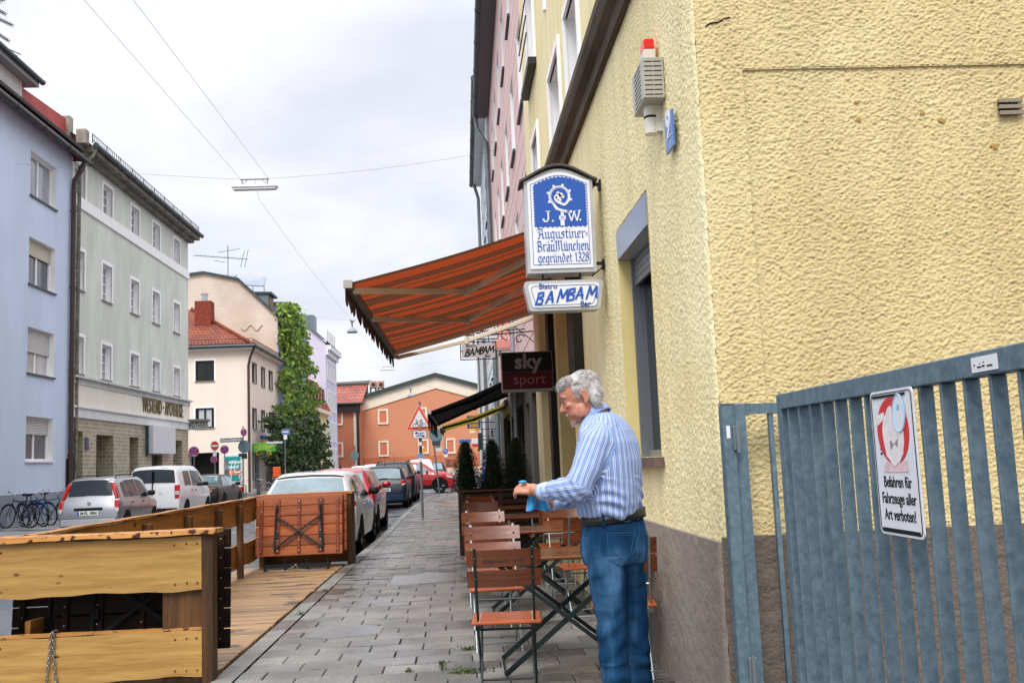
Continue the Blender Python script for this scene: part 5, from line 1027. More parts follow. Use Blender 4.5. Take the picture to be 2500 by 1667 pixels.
# blackletter style lettering: broken strokes drawn with a broad nib
BLK = {
 'A': (.62,[[(.05,.05),(.18,.0),(.22,.75),(.08,.62)],[(.22,.95),(.42,1.0),(.46,.1),(.58,.0)],[(.18,.42),(.48,.42)],[(.02,.85),(.10,1.0),(.28,.98)]]),
 'B': (.60,[[(.04,.9),(.16,1.0),(.16,.06),(.06,.0)],[(.16,1.0),(.42,.92),(.44,.66),(.22,.54)],[(.22,.54),(.5,.42),(.5,.12),(.3,.0),(.12,.05)]]),
 'M': (.84,[[(.02,.85),(.14,1.0),(.16,.1),(.06,.0)],[(.16,.9),(.36,1.0),(.40,.12),(.32,.0)],[(.40,.9),(.62,1.0),(.66,.1),(.78,.0)]]),
 'a': (.42,[[(.08,.58),(.22,.66),(.32,.58),(.32,.06),(.40,.0)],[(.32,.36),(.1,.3),(.08,.1),(.18,.0),(.32,.1)]]),
 'u': (.44,[[(.02,.6),(.1,.66),(.1,.1),(.2,.0),(.32,.1)],[(.26,.62),(.32,.66),(.32,.08),(.42,.0)]]),
 'g': (.42,[[(.3,.62),(.16,.66),(.08,.56),(.08,.14),(.18,.04),(.30,.14)],[(.24,.62),(.32,.66),(.32,-.14),(.2,-.28),(.06,-.2)]]),
 's': (.36,[[(.3,.6),(.16,.66),(.08,.52),(.28,.3),(.28,.1),(.16,.0),(.04,.08)]]),
 't': (.30,[[(.12,.9),(.12,.1),(.2,.0),(.28,.06)],[(.02,.62),(.26,.64)]]),
 'i': (.22,[[(.02,.6),(.1,.66),(.1,.08),(.2,.0)],[(.1,.84),(.13,.90)]]),
 'n': (.44,[[(.02,.6),(.1,.66),(.1,.05),(.06,.0)],[(.12,.56),(.26,.66),(.32,.58),(.32,.08),(.42,.0)]]),
 'e': (.36,[[(.1,.34),(.28,.44),(.28,.58),(.18,.66),(.08,.56),(.08,.14),(.18,.0),(.3,.08)]]),
 'r': (.32,[[(.02,.6),(.1,.66),(.1,.06),(.18,.0)],[(.12,.54),(.24,.66),(.3,.58)]]),
 'd': (.42,[[(.12,.96),(.3,.62),(.32,.1),(.2,.0),(.08,.1),(.08,.52),(.2,.64)]]),
 'c': (.34,[[(.28,.58),(.16,.66),(.08,.56),(.08,.12),(.18,.0),(.28,.08)]]),
 'h': (.44,[[(.14,1.0),(.1,.92),(.1,.04)],[(.12,.54),(.26,.66),(.32,.56),(.32,.1),(.26,-.1)]]),
 '1': (.32,[[(.06,.82),(.18,1.0),(.18,.0)]]),'3': (.38,[[(.04,.92),(.18,1.0),(.3,.88),(.3,.66),(.16,.54),(.32,.42),(.32,.12),(.18,.0),(.03,.1)]]),
 '2': (.40,[[(.04,.84),(.16,1.0),(.3,.88),(.28,.62),(.04,.04),(.34,.04)]]),'8': (.40,[[(.18,.54),(.06,.68),(.06,.9),(.18,1.0),(.3,.9),(.3,.68),(.18,.54),(.04,.38),(.04,.12),(.18,.0),(.32,.12),(.32,.38),(.18,.54)]]),
 '-': (.26,[[(.05,.26),(.2,.32)],[(.05,.44),(.2,.50)]]),' ': (.2,[])}
def blackletter(s,w_,x0,zb,size,mat_,par,d=-.0148):
    adv = 0;um = [];DZ = [0]
    for c in s:
        base = {'ä': 'a','ü': 'u'}.get(c,c);um.append((adv,base,c));adv += BLK[base][0]
    k = w_ / adv;m = MB();nib = .09 * size
    def stroke(pl_):
        dn = Vector((math.cos(R_(35)),math.sin(R_(35)))) * nib * .62
        for a,b in zip(pl_,pl_[1:]):
            a,b = Vector(a),Vector(b);th = Vector((0,nib * .16))
            q = [a - dn - th,a + dn - th,a + dn + th,b + dn + th,b + dn - th,b - dn - th,b - dn + th,a - dn + th]
            c = sum(q,Vector((0,0))) / 8;
            hull = sorted(q,key=lambda p: math.atan2(p.y - c.y,p.x - c.x))
            DZ[0] = (DZ[0] + 1) % 12;m.prism([(p.x,p.y) for p in hull],P3,d - .0008 - .00016 * DZ[0],d)
    for ad,base,c in um:
        for st in BLK[base][1]: stroke([(x0 + (ad + p[0]) * k,zb + p[1] * size) for p in st])
        if c in 'äü':
            for q in (.1,.27): stroke([(x0 + (ad + q) * k,zb + .82 * size),(x0 + (ad + q + .03) * k,zb + .88 * size)])
    return m.build('lettering',mat_,par)
for s,px0,px1,pyb,pyt in (('Augustiner-',1311,1436,584,560),('Bräu München',1310,1438,615,590),('gegründet 1328',1313,1439,642,620)):
    a,b = sgn(px0,pyb),sgn(px1,pyb - 4);blackletter(s.replace('u M','uM'),b.x - a.x,a.x - cxs,a.z - SZ0 - .0,(sgn(1370,pyt).z - sgn(1370,pyb).z) * 1.0,blue,fc)
m = MB()
for py in (442,637): m = MB();z = sgn(1470,py).z - SZ0;xw = frx(SY) - cxs;m.box(hw,xw + .02,.09,.125,z - .012,z + .012);m.box(xw - .02,xw + .0,.06,.15,z - .05,z + .03);m.build('bracket',iron,bsn)
m = MB();z = sgn(1470,637).z - SZ0;m.obox((hw * .9,.10,-.02),(frx(SY) - cxs,.11,z - .02),.012,.012);m.build('strut',iron,bsn)
# lower light box
c0,c1 = sgn(1280,718),sgn(1474,712);bz1_,bz0_ = sgn(1380,684).z,sgn(1385,757).z
bw = (c1.x - c0.x) / 2;bcx = (c0.x + c1.x) / 2;bh = bz1_ - bz0_
bb = thing('bar_sign','tapered white light box with blue hand lettering, hung under the brewery sign','sign',(bcx,SY,bz0_))
def rpoly(wt,wb,h,r,n=5):
    cs = [(wt - r,h - r,0),(-wt + r,h - r,90),(-wb + r,r,180),(wb - r,r,270)];o = []
    for x,z,a in cs: o += [(x + r * math.cos(R_(a + 90 * i / n)),z + r * math.sin(R_(a + 90 * i / n))) for i in range(n + 1)]
    return o
m = MB();m.prism(rpoly(bw,bw * .90,bh,.035),P3,0,.16);m.build('case',lframe,bb,angle=40)
m = MB();m.prism([(u,v + .028) for u,v in rpoly(bw - .035,bw * .90 - .03,bh - .056,.03)],P3,-.010,0);f2 = m.build('sign_face',lbox,bb)
pp_ = [(u,v + .045) for u,v in rpoly(bw - .06,bw * .90 - .052,bh - .09,.03)];m = MB();[m.tube([(a[0],-.012,a[1]),(b[0],-.012,b[1])],.0022,4) for a,b in zip(pp_,pp_[1:] + pp_[:1])];m.build('border_line',mat('line_navy','#24345e',rough=.5),f2)
BRUSH = {'B': [[(.0,.0),(.16,.95)],[(.06,.92),(.5,1.0),(.52,.72),(.14,.52),(.52,.42),(.46,.08),(.0,.03)]],'A': [[(.0,-.02),(.34,1.0),(.56,.0)],[(.12,.34),(.54,.36)]],'M': [[(.0,-.02),(.16,1.0),(.38,.28),(.72,1.0),(.80,.0)]]}
def bambam(par,w_,h,m_big,m_small,d):
    Ft = lambda u,v,r=0: frame((u,d,v),(math.cos(r),0,math.sin(r)),(-math.sin(r),0,math.cos(r)))
    text('lettering','Bistro',h * .25,m_small,Ft(-w_ * .40,h * .80),par,bold=.0012)
    DZ = 0
    for i,c in enumerate('BAMBAM'):
        u = (-.62,-.37,-.08,.17,.38,.66)[i] * w_;dv = (-.03,-.01,.01,.02,.04,.05)[i]
        m = MB();B = h * .40;nib = B * .095
        for st in BRUSH[c]:
            for a,b in zip(st,st[1:]):
                q = []
                for p in (a,b):
                    x,z = u + ((p[0] - .35) + p[1] * .18) * B * 1.02,h * (.46 + dv * 2) + (p[1] - .5) * B
                    q += [(x + nib * k[0],z + nib * k[1]) for k in ((-1,-.5),(.5,-.9),(1,.5),(-.5,.9))]
                cx2,cz2 = sum(p[0] for p in q) / 8,sum(p[1] for p in q) / 8;hull = sorted(q,key=lambda p: math.atan2(p[1] - cz2,p[0] - cx2));DZ = (DZ + 1) % 9;m.prism(hull,P3,d - .0015 - DZ * .0002,d)
        m.build('lettering',m_big,par)
    text('lettering','Bar',h * .25,m_small,Ft(w_ * .52,h * .18),par,bold=.0012)
bambam(f2,bw,bh,blue,mat('sign_blue_small','#2a4f94',rough=.5),-.0125)
m = MB();[m.box(x - .008,x + .008,.06,.08,bh,SZ0 - bz0_) for x in (-bw * .5,bw * .45)];m.build('hanger',iron,bb)
# sky sports sign
KY = 12.4;c0,c1 = aY(1226,958,KY),aY(1352,955,KY);kz0,kz1 = c0.z,aY(1290,858,KY).z
kx0,kx1 = c0.x,min(c1.x,frx(KY) - .01);kw,kh = (kx1 - kx0),kz1 - kz0
sk = thing('sports_sign','black and dark red projecting sports bar sign under the orange awning','sign',(kx0,KY,kz0))
m = MB();m.box(0,kw,0,.14,0,kh,.006);m.build('case',mat('sign_case','#8a8b8d',rough=.4),sk)
m = MB();m.box(.012,kw - .01,-.008,0,kh * .51,kh - .012);b1 = m.build('black_panel',mat('panel_black','#08090b',rough=.55),sk)
m = MB();m.box(.012,kw - .01,-.008,0,.035,kh * .51 - .003);b2 = m.build('red_panel',mat('panel_red','#470b0f',rough=.55),sk)
text('lettering','sky',.26,mat('letter_grey','#7d7478',rough=.4),frame((kw * .52,-.011,kh * .74),(1,0,0),(0,0,1)),b1,bold=.008)
text('lettering','sport',.19,mat('letter_rose','#8e4a50',rough=.4),frame((kw * .54,-.011,kh * .30),(1,0,0),(0,0,1)),b2)
# small hanging iron sign
HY = 17.0;c0,c1 = aY(1125,878,HY),aY(1212,874,HY);hz0,hz1 = aY(1167,877,HY).z,aY(1167,835,HY).z
hs_ = thing('hanging_sign','small grey bar plate hanging in a black iron frame beyond the orange awning','sign',((c0.x + c1.x) / 2,HY,hz0))
w_ = (c1.x - c0.x) / 2;h_ = hz1 - hz0
m = MB();m.box(-w_ + .02,w_ - .02,-.006,.006,.03,h_ - .03);pn = m.build('plate',mat('plate_greymauve','#b5abae',rough=.45,var=.08,vs=3),hs_)
m = MB()
for a,b in (((-w_,0),(w_,0)),((w_,0),(w_,h_)),((w_,h_),(-w_,h_)),((-w_,h_),(-w_,0))): m.obox((a[0],0,a[1]),(b[0],0,b[1]),.016,.016)
for a,b in (((0,0),(0,.04)),((0,h_),(0,h_ - .04)),((-w_,h_ / 2),(-w_ + .04,h_ / 2)),((w_,h_ / 2),(w_ - .04,h_ / 2))): m.obox((a[0],0,a[1]),(b[0],0,b[1]),.016,.016)
m.build('iron_frame',iron,hs_);m = MB();wxl = 1.30 - (c0.x + c1.x) / 2
m.obox((-w_ * .3,0,h_ + .10),(wxl,0,h_ + .16),.02,.02);[m.obox((x,0,h_),(x,0,h_ + .12),.012,.012) for x in (-w_ * .2,w_ * .6)]
for cx2,cz2,r in ((w_ + .22,h_ + .3,.14),(w_ + .42,h_ + .02,.10)): m.tube([(cx2 + r * (1 - .1 * i) * math.cos(a),0,cz2 + r * (1 - .1 * i) * math.sin(a)) for i,a in enumerate(np.linspace(.5,6.3,14) ) for i in [i * .6]],.011,5)
m.obox((w_ + .1,0,h_ + .45),(wxl,0,h_ - .05),.014,.014);m.build('scroll_bracket',iron,hs_)
text_black = mat('letter_black','#1b1a1c',rough=.5);bambam(pn,w_,h_,text_black,text_black,-.008)
# second iron sign and classic sign behind
IY = 19.5;c0,c1 = aY(1140,829,IY),aY(1216,826,IY);z0_,z1_ = c0.z,aY(1180,803,IY).z + .08
s2 = thing('hanging_sign','pale iron framed sign with black script lettering above the small grey bar plate','sign',((c0.x + c1.x) / 2,IY,z0_));w_ = (c1.x - c0.x) / 2;h_ = z1_ - z0_
m = MB();m.box(-w_,w_,-.006,.006,0,h_);pn = m.build('plate',mat('plate_pale','#cfcdd2',rough=.5),s2)
m = MB()
for a,b in (((-w_,0),(w_,0)),((w_,0),(w_,h_)),((w_,h_),(-w_,h_)),((-w_,h_),(-w_,0))): m.obox((a[0],0,a[1]),(b[0],0,b[1]),.018,.018)
m.obox((w_,0,h_ * .6),(1.30 - (c0.x + c1.x) / 2,0,h_ * .6),.02,.02);m.tube([(w_ + .16 + .1 * math.cos(a),0,h_ * .6 - .1 + .1 * math.sin(a)) for a in np.linspace(0,5,12)],.011,5);m.build('iron_frame',iron,s2)
text('lettering','er-disch',h_ * .75,text_black,frame((0,-.009,h_ * .5),(1,0,0),(0,0,1)),pn,shear=.25,sx=.85,bold=.004)
QY = 25.0;c0,c1 = aY(1209,850,QY),aY(1272,846,QY);z0_,z1_ = c0.z,aY(1240,800,QY).z + .5
s3 = thing('shop_sign','salmon projecting shop sign with white capital lettering','sign',(c0.x,QY,z0_));w_ = 1.29 - c0.x;h_ = z1_ - z0_
m = MB();m.box(0,w_,-.06,.06,0,h_,.01);pn = m.build('board',mat('salmon','#d88f85',rough=.5),s3);m = MB();m.box(-.06,w_,-.09,.09,-.07,-.003);m.build('ledge',mat('salmon_ledge','#9d8a88',rough=.6),s3)
text('lettering','CLASSIC',.30,mat('salmon_letter','#e9d5d3',rough=.5),frame((w_ * .52,-.064,.27),(1,0,0),(0,0,1)),pn,sx=.62)
# ================================================================== awnings
def canopy(name,label,Y0,Y1,xw,zw,xf,zf,stripes,mats,arms,val=.16,sag=.05,valmat=None,bar=None):
    t = thing(name,label,'awning',(xw,Y0,zw));m = MB();n = 14
    W_ = Y1 - Y0;P_ = lambda u,y,d=0: (u * (xf - xw),y,u * (zf - zw) - sag * math.sin(math.pi * u) * (1 - (2 * y / W_ - 1) ** 2 * .3) + d)
    y = 0;k = 0
    while y < W_ - 1e-4:
        wd,mi = stripes[k % len(stripes)];y2 = min(W_,y + wd);m.cm = mi
        for i in range(n): u0,u1 = i / n,(i + 1) / n;m.quad(P_(u0,y),P_(u1,y),P_(u1,y2),P_(u0,y2))
        y = y2;k += 1
    m.build('canopy',mats,t,smooth=True)
    F_ = Vector((xf - xw,0,zf - zw))
    m = MB();m.box(F_.x - .06,F_.x + .02,-.02,W_ + .02,F_.z - .055,F_.z + .022,.012);m.build('front_bar',bar,t)
    for yy in (-.03,W_ + .02):
        m = MB();m.box(F_.x - .062,F_.x + .022,yy,yy + .010,F_.z - .057,F_.z + .024,.004);m.build('end_cap',mat('cap_pale','#a9a49d',rough=.4),t)
    m = MB();sc = .21;ns = int(W_ / sc)
    for i in range(ns):
        b0 = i * W_ / ns;d_ = W_ / ns;poly = [(b0,0)] + [(b0 + d_ * q,-val * (.72 + .28 * math.sin(math.pi * q))) for q in (0,.15,.3,.5,.7,.85,1)] + [(b0 + d_,0)]
        wv = .012 * math.sin(i * 1.9);m.prism(poly,lambda u,v,d: (F_.x - .05 + d + wv * (-v / val),u,F_.z - .05 + v),0,.006)
    m.build('valance',valmat,t)
    m = MB();m.box(-.10,-.0,.0,W_,-.05,.10,.03);m.build('cassette',bar,t)
    for (fy,ey,eu,wy) in arms:
        m = MB();f = Vector((F_.x + .03,fy,F_.z - .045));e = Vector((eu * F_.x,ey,eu * F_.z - .085));w_ = Vector((-.05,wy,-.10))
        m.obox(f,e,.035,.062,c=.008);m.obox(e,w_,.04,.07,c=.008);m.cyl(e - Vector((0,0,.05)),e + Vector((0,0,.05)),.045,n=12);m.box(f.x - .03,f.x + .03,f.y - .04,f.y + .04,f.z - .03,f.z + .03,.008);m.build('folding_arm',mat('arm_cream','#d6c8b2',rough=.4) if bar is not iron else iron,t)
    return t
def fabric(name,c,tr=.35):
    m = bpy.data.materials.new(name);m.use_nodes = True;t = m.node_tree;b = t.nodes['Principled BSDF'];b.inputs['Base Color'].default_value = hexc(c);b.inputs['Roughness'].default_value = .8
    tl = nn(t,'ShaderNodeBsdfTranslucent');tl.inputs['Color'].default_value = hexc(c);mx_ = nn(t,'ShaderNodeMixShader');mx_.inputs[0].default_value = tr
    t.links.new(b.outputs[0],mx_.inputs[1]);t.links.new(tl.outputs[0],mx_.inputs[2]);t.links.new(mx_.outputs[0],t.nodes['Material Output'].inputs[0]);return m
oran,brn,brn2 = fabric('fabric_orange','#ad4724',.34),fabric('fabric_brown','#66442f',.26),fabric('fabric_rust','#8a3d22',.32)
AWY0,AWY1 = 9.15,15.45
st_ = [(.13,1),(.30,0),(.09,1),(.06,2),(.09,1),(.12,0),(.06,1),(.20,0),(.16,1),(.05,2),(.05,1),(.05,2),(.10,1),(.25,0),(.12,1),(.06,2),(.16,1),(.2,0)]
p = aY(855,690,AWY0);XFr,ZFr = p.x,p.z;q = aY(1275,561,AWY0);XWl = frx(AWY0) - .03;ZWl = ZFr + (q.z - ZFr) * (XWl - XFr) / (q.x - XFr)
fpn = Vector((ZFr - ZWl,0,XWl - XFr)).normalized()
def onc(px,py):
    r = ray(px,py);o = Vector((XWl,0,ZWl - .085)) - Vector((0,0,CH));k = o.dot(fpn) / r.dot(fpn);p = Vector((0,0,CH)) + r * k;return p.y - AWY0,(p.x - XWl) / (XFr - XWl)
arms = []
for fpx,epx,wpx in (((874,716),(1142,711),(1280,638)),((918,783),(1142,782),(1282,701)),((965,868),(1140,812),(1290,765)),((980,883),(1140,832),(1262,790))):
    fy,_ = onc(*fpx);ey,eu = onc(*epx);wy,wu = onc(*wpx);k = eu / max(.05,eu - wu);arms.append((min(max(fy,.1),6.25),ey,eu,min(ey + (wy - ey) * k,6.6)))
print('arms',arms,'awning',XFr,ZFr,XWl,ZWl)
canopy('awning','large orange and brown striped awning with folding arms over the bistro tables',AWY0,AWY1,XWl,ZWl,XFr,ZFr,st_,[oran,brn,brn2],arms,valmat=fabric('valance_brown','#4b382f',.1),bar=mat('bar_bronze','#6f655c',rough=.4,metal=.3))
dk1 = fabric('fabric_black','#1d1719',.06)
p0 = aY(1050,1004,20.4)
canopy('awning','closed looking black awning beyond the planters',20.4,27.2,1.27,3.2,p0.x,p0.z,[(.5,0)],[dk1],[(.4,1.4,.5,.4),(5.9,4.9,.5,5.9)],val=.34,valmat=dk1,bar=iron)
p1 = aY(1078,1040,27.9)
canopy('awning','olive yellow awning farther along, showing below the black one',27.9,32.6,1.27,3.0,p1.x,p1.z,[(.35,0),(.1,1)],[fabric('fabric_olive','#a3942f',.4),fabric('fabric_olive_dark','#6d6422',.3)],[(.4,1.4,.5,.4)],val=.12,valmat=fabric('valance_olive','#5a5324',.1),bar=iron)
# ================================================================== vehicles
tyre_m = mat('tyre','#131313',rough=.8);rim_m = mat('rim_alloy','#a6a9ad',rough=.3,metal=.8);arch_m = mat('arch_black','#0c0c0d',rough=.9);trim_m = mat('trim_black','#191a1c',rough=.55)
cglass = mat('car_glass','#20282b',rough=.04,spec=.9,var=.35,vs=1.6);cglass_l = mat('car_glass_light','#6d8288',rough=.04,spec=.9,var=.25,vs=1.4)
redl = mat('lamp_red','#b5161a',rough=.15,spec=.7);clearl = mat('lamp_clear','#c9c2bd',rough=.15,spec=.7);platem = mat('plate_white','#e3e4e2',rough=.4);plateb = mat('plate_eu_blue','#2a55a8',rough=.4)
def paint(name,c,metal=.0,rough=.25):
    dk = max(hexc(c)[:3]) < .06;return mat('paint_' + name,c,rough=.4 if dk else rough,metal=0 if dk else metal,spec=.25 if dk else .5,coat=.18 if dk else .7,var=.05,vs=1.2)
def catmull(P,n):
    P = np.array(P,float);out = []
    for i in range(len(P) - 1):
        p0,p1,p2,p3 = P[max(i - 1,0)],P[i],P[i + 1],P[min(i + 2,len(P) - 1)]
        for k in range(n):
            t = k / n;m1 = (p2 - p0) / 2;m2 = (p3 - p1) / 2;d = p2 - p1
            for m in (m1,m2): m[:] = np.where(np.abs(m) > 1.6 * np.abs(d),np.sign(m) * 1.6 * np.abs(d),m);m[:] = np.where(m * d < 0,0,m)
            out.append((2 * t ** 3 - 3 * t ** 2 + 1) * p1 + (t ** 3 - 2 * t ** 2 + t) * m1 + (-2 * t ** 3 + 3 * t ** 2) * p2 + (t ** 3 - t ** 2) * m2)
    out.append(P[-1]);return np.array(out)
class Car:
    """body lofted from cross sections (y, underside, shoulder, top, half width at sill, at shoulder, at top); rear at low y"""
    def __init__(s,name,label,cat_,pm,st,L,loc,rz,wb,wr=.31,group=None):
        s.t = thing(name,label,cat_,loc,rz,group);s.S = catmull(st,5);s.L = L;s.pm = pm
        rings = [s.ring(r) for r in s.S];n = len(rings[0]);m = MB();vs = [];fs = []
        for r,q in zip(s.S,rings):
            full = q + [(-x,z) for x,z in q[-2:0:-1]]
            vs += [(x,r[0],z) for x,z in full]
        N = 2 * n - 2
        for i in range(len(rings) - 1):
            for k in range(N): fs.append((i * N + k,i * N + (k + 1) % N,(i + 1) * N + (k + 1) % N,(i + 1) * N + k))
        fs.append(tuple(range(N))[::-1]);fs.append(tuple((len(rings) - 1) * N + k for k in range(N)))
        m.add(vs,fs);s.body = m.build('body',pm,s.t,angle=38)
        s.wheels(wb,wr)
    def ring(s,r):
        y,zb,zs,zt,b,w,t = r;zs = min(zs,zt - .03);k = max(0,min(1,(zt - zs) / .35))
        P = [(0,zb),(b * .85,zb),(b,zb + .07),(w,zb + .42 * (zs - zb)),(w * 1.0,zs - .10 * (zs - zb)),(w * .965,zs)]
        for f in (.3,.6,.86): P.append((w * .965 + (t - w * .965) * (f ** 1.15),zs + (zt - zs) * f))
        P += [(t * (.93 if k > .3 else .97),zs + (zt - zs) * .965),(t * .6,zt),(0,zt + .012)]
        return P
    def at(s,y): 
        S = s.S;return [np.interp(y,S[:,0],S[:,j]) for j in range(7)]
    def sx(s,y,z):
        P = s.ring(s.at(y))[2:10];return float(np.interp(z,[p[1] for p in P],[p[0] for p in P]))
    def tz(s,x,y):
        P = s.ring(s.at(y))[5:];P = P[::-1];return float(np.interp(abs(x),[p[0] for p in P],[p[1] for p in P]))
    def side(s,name,quad,mt,off=.006,par=None,n=6,both=True):
        """patch lying on the flank; quad of (y, z) corners"""
        for sg in ((1,-1) if both else (1,)):
            m = MB();vs = []
            for i in range(n + 1):
                for j in range(n + 1):
                    u,v = i / n,j / n;q = [np.array(p) for p in quad];p = (q[0] * (1 - u) + q[1] * u) * (1 - v) + (q[3] * (1 - u) + q[2] * u) * v
                    vs.append((sg * (s.sx(p[0],p[1]) + off),p[0],p[1]))
            m.add(vs,[(i * (n + 1) + j,(i + 1) * (n + 1) + j,(i + 1) * (n + 1) + j + 1,i * (n + 1) + j + 1) for i in range(n) for j in range(n)]);m.build(name,mt,par or s.t,smooth=True)
    def top(s,name,x0,x1,y0,y1,mt,off=.008,nx=10,ny=6,par=None):
        """patch lying on rear screen, windscreen or roof; half width x0 at y0, x1 at y1"""
        m = MB();vs = []
        for j in range(ny + 1):
            y = y0 + (y1 - y0) * j / ny;hx = x0 + (x1 - x0) * j / ny
            for i in range(nx + 1): x = -hx + 2 * hx * i / nx;vs.append((x,y - off * (1 if y < 0 else -1) * .8,s.tz(x,y) + off * .6))
        m.add(vs,[(j * (nx + 1) + i,j * (nx + 1) + i + 1,(j + 1) * (nx + 1) + i + 1,(j + 1) * (nx + 1) + i) for i in range(nx) for j in range(ny)]);return m.build(name,mt,par or s.t,smooth=True)
    def wheels(s,wb,r):
        for y in wb:
            for sg in (1,-1):
                x = s.sx(y,.5);m = MB()
                c = [(sg * (s.sx(y + (r + .06) * math.cos(a),max(.3,r + (r + .06) * math.sin(a))) + .004),y + (r + .06) * math.cos(a),r + (r + .06) * math.sin(a)) for a in np.linspace(-.25,math.pi + .25,20)]
                m.add(c + [(sg * (x + .004),y,.25)],[(i,i + 1,20) for i in range(19)]);m.build('wheel_arch',arch_m,s.t)
                m = MB();xo = sg * (x + .012);xi = sg * (x - .19);q = [(r * .66,xo - sg * .015),(r * .9,xo),(r * .985,xo - sg * .03),(r,xo - sg * .07),(r,xi + sg * .04),(r * .9,xi)]
                m.lathe(q,(0,y,r),'x',24);w_ = m.build('wheel',tyre_m,s.t,angle=50)
                m = MB();m.lathe([(r * .69,xo - sg * .02),(r * .62,xo - sg * .03),(r * .6,xo - sg * .09)],(0,y,r),'x',24);m.cyl((xo - sg * .03,y,r),(xo - sg * .012,y,r),r * .14,n=12)
                for k in range(10): a = 2 * math.pi * (k // 2) / 5 + (.16 if k % 2 else -.16);m.obox((xo - sg * .022,y + r * .1 * math.cos(a),r + r * .1 * math.sin(a)),(xo - sg * .022,y + r * .64 * math.cos(a),r + r * .64 * math.sin(a)),.018,r * .085)
                m.build('rim',rim_m,w_);m = MB();m.cyl((xo - sg * .11,y,r),(xo - sg * .09,y,r),r * .6,n=20);m.build('brake_disc',arch_m,w_)
    def lamp(s,x,y,z0,z1,w,d=.12,tilt=0,mt=None,mid=None,roll=0,yaw=.38):
        for sg in (1,-1):
            m = MB();old = m.M;m.M = Matrix.Translation((sg * x,y,(z0 + z1) / 2)) @ Matrix.Rotation(-sg * roll,4,'Y') @ Matrix.Rotation(tilt,4,'X') @ Matrix.Rotation(sg * yaw,4,'Z');h = (z1 - z0) / 2
            m.box(-w / 2,w / 2,-.03,d,-h,h,.025)
            if mid: m.cm = 1;m.box(-w / 2 + .015,w / 2 - .015,-.036,0,-h * mid[1],-h * mid[0],.004)
            m.build('tail_light',[mt or redl,clearl],s.t,angle=40)
    def plate(s,y,z,txt=None,w=.26):
        m = MB();m.box(-w,w,y - .014,y - .002,z - .056,z + .056,.004);p = m.build('number_plate',platem,s.t)
        m = MB();m.box(-w + .002,-w + .045,y - .017,y - .0145,z - .052,z + .052);m.build('country_band',plateb,p)
        if txt: text('lettering',txt,.105,text_black,frame((.02,y - .016,z),(1,0,0),(0,0,1)),p,bold=.003,sx=.92)
    def mirror(s,y,z,m_=None):
        for sg in (1,-1):
            x = s.sx(y,z);m = MB();m.box(sg * x + (0 if sg > 0 else -.2),sg * x + (.2 if sg > 0 else 0),y - .04,y + .07,z,z + .14,.035);m.build('mirror',m_ or s.pm,s.t,angle=50)
    def handles(s,ys,z,m_=None):
        for y in ys:
            for sg in (1,-1): x = s.sx(y,z);m = MB();m.box(sg * x - .012,sg * x + .022,y - .08,y + .08,z - .014,z + .014,.008);m.build('door_handle',m_ or s.pm,s.t)
    def seam(s,y,z0,z1,sl=0):
        s.side('door_seam',[(y,z0),(y + .012,z0),(y + .012 + sl,z1),(y + sl,z1)],arch_m,.003,n=4)
    def aerial(s,y,x=0,l=.4,back=.22):
        z = s.tz(x,y);m = MB();m.cyl((x,y,z - .01),(x,y,z + .04),.03,.02,n=8);m.cyl((x,y,z + .03),(x,y - back,z + l),.006,.004,n=5);m.build('aerial',trim_m,s.t)
    def bumper(s,y0,z0,z1,mt,off=.012):
        w = s.at(y0 + .1)[5];m = MB();m.box(-w * .9,w * .9,y0 - off,y0 + .06,z0,z1,.02);m.build('bumper',mt,s.t)
def hatch_st(L,W,H,belt,slope=.34,hood=.95,rear_low=.0,roof_front=.35,screen=.75,bonnet=.78):
    h = L / 2;w = W / 2
    return [(-h,.36,.52,.60,w * .80,w * .86,w * .78),(-h + .03,.27,.6,.72,w * .88,w * .93,w * .82),(-h + .09,.22,belt - .08,belt - .06,w * .92,w * .97,w * .86),(-h + .15,.2,belt,belt + .05,w * .95,w * .985,w * .84),
            (-h + .15 + slope,.2,belt,H - .07,w * .96,w,w * .68),(-h + .15 + slope + .12,.2,belt,H - .025,w * .96,w,w * .67),(-h + 1.3,.2,belt,H,w * .97,w,w * .68),(h - L * roof_front - .35,.2,belt - .01,H - .01,w * .97,w,w * .69),
            (h - L * roof_front + .05,.2,belt - .03,H - .10,w * .97,w,w * .68),(h - hood,.2,belt - .06,bonnet + .22,w * .97,w,w * .82),(h - hood + .1,.2,belt - .06,bonnet + .15,w * .97,w,w * .86),(h - .35,.22,bonnet - .05,bonnet + .02,w * .95,w * .95,w * .8),(h - .1,.25,.6,.70,w * .88,w * .86,w * .7),(h,.32,.5,.58,w * .74,w * .7,w * .6)]
def car_at(px,Y): return aY(px,1200,Y).x
RZ0 = -.13
# 1 small silver hatchback
y0 = 26.0;cx = car_at(215,y0);L,W,H = 3.54,1.58,1.52
st = hatch_st(L,W,H,.93,slope=.15,hood=.95,roof_front=.30,bonnet=.86)
c = Car('parked_car','small silver hatchback with tall red tail lights, parked nearest on the left','car',paint('silver','#8f9296',.55,.3),st,L,(cx,y0 + L / 2,RZ0),0,(-1.15,1.15),.29,'cars parked along the far left kerb')
ry = -L / 2;c.top('rear_window',.56,.50,ry + .165,ry + .29,cglass,.012)
c.side('side_window',[(-1.30,.98),(-.95,.98),(-.95,1.38),(-1.22,1.34)],cglass);c.side('side_window',[(-.88,.97),(-.12,.97),(-.12,1.42),(-.88,1.40)],cglass);c.side('side_window',[(-.04,.96),(.86,.93),(.38,1.36),(-.04,1.42)],cglass)
c.top('windscreen',.60,.66,.62,.90,cglass)
c.lamp(.615,ry + .185,.92,1.38,.10,.12,-.24,roll=.34,yaw=.2);c.lamp(.70,ry + .075,.52,.92,.13,.14,-.08,mid=(.02,.5),yaw=.25);c.plate(ry + .004,.60,'M·FL 1804');
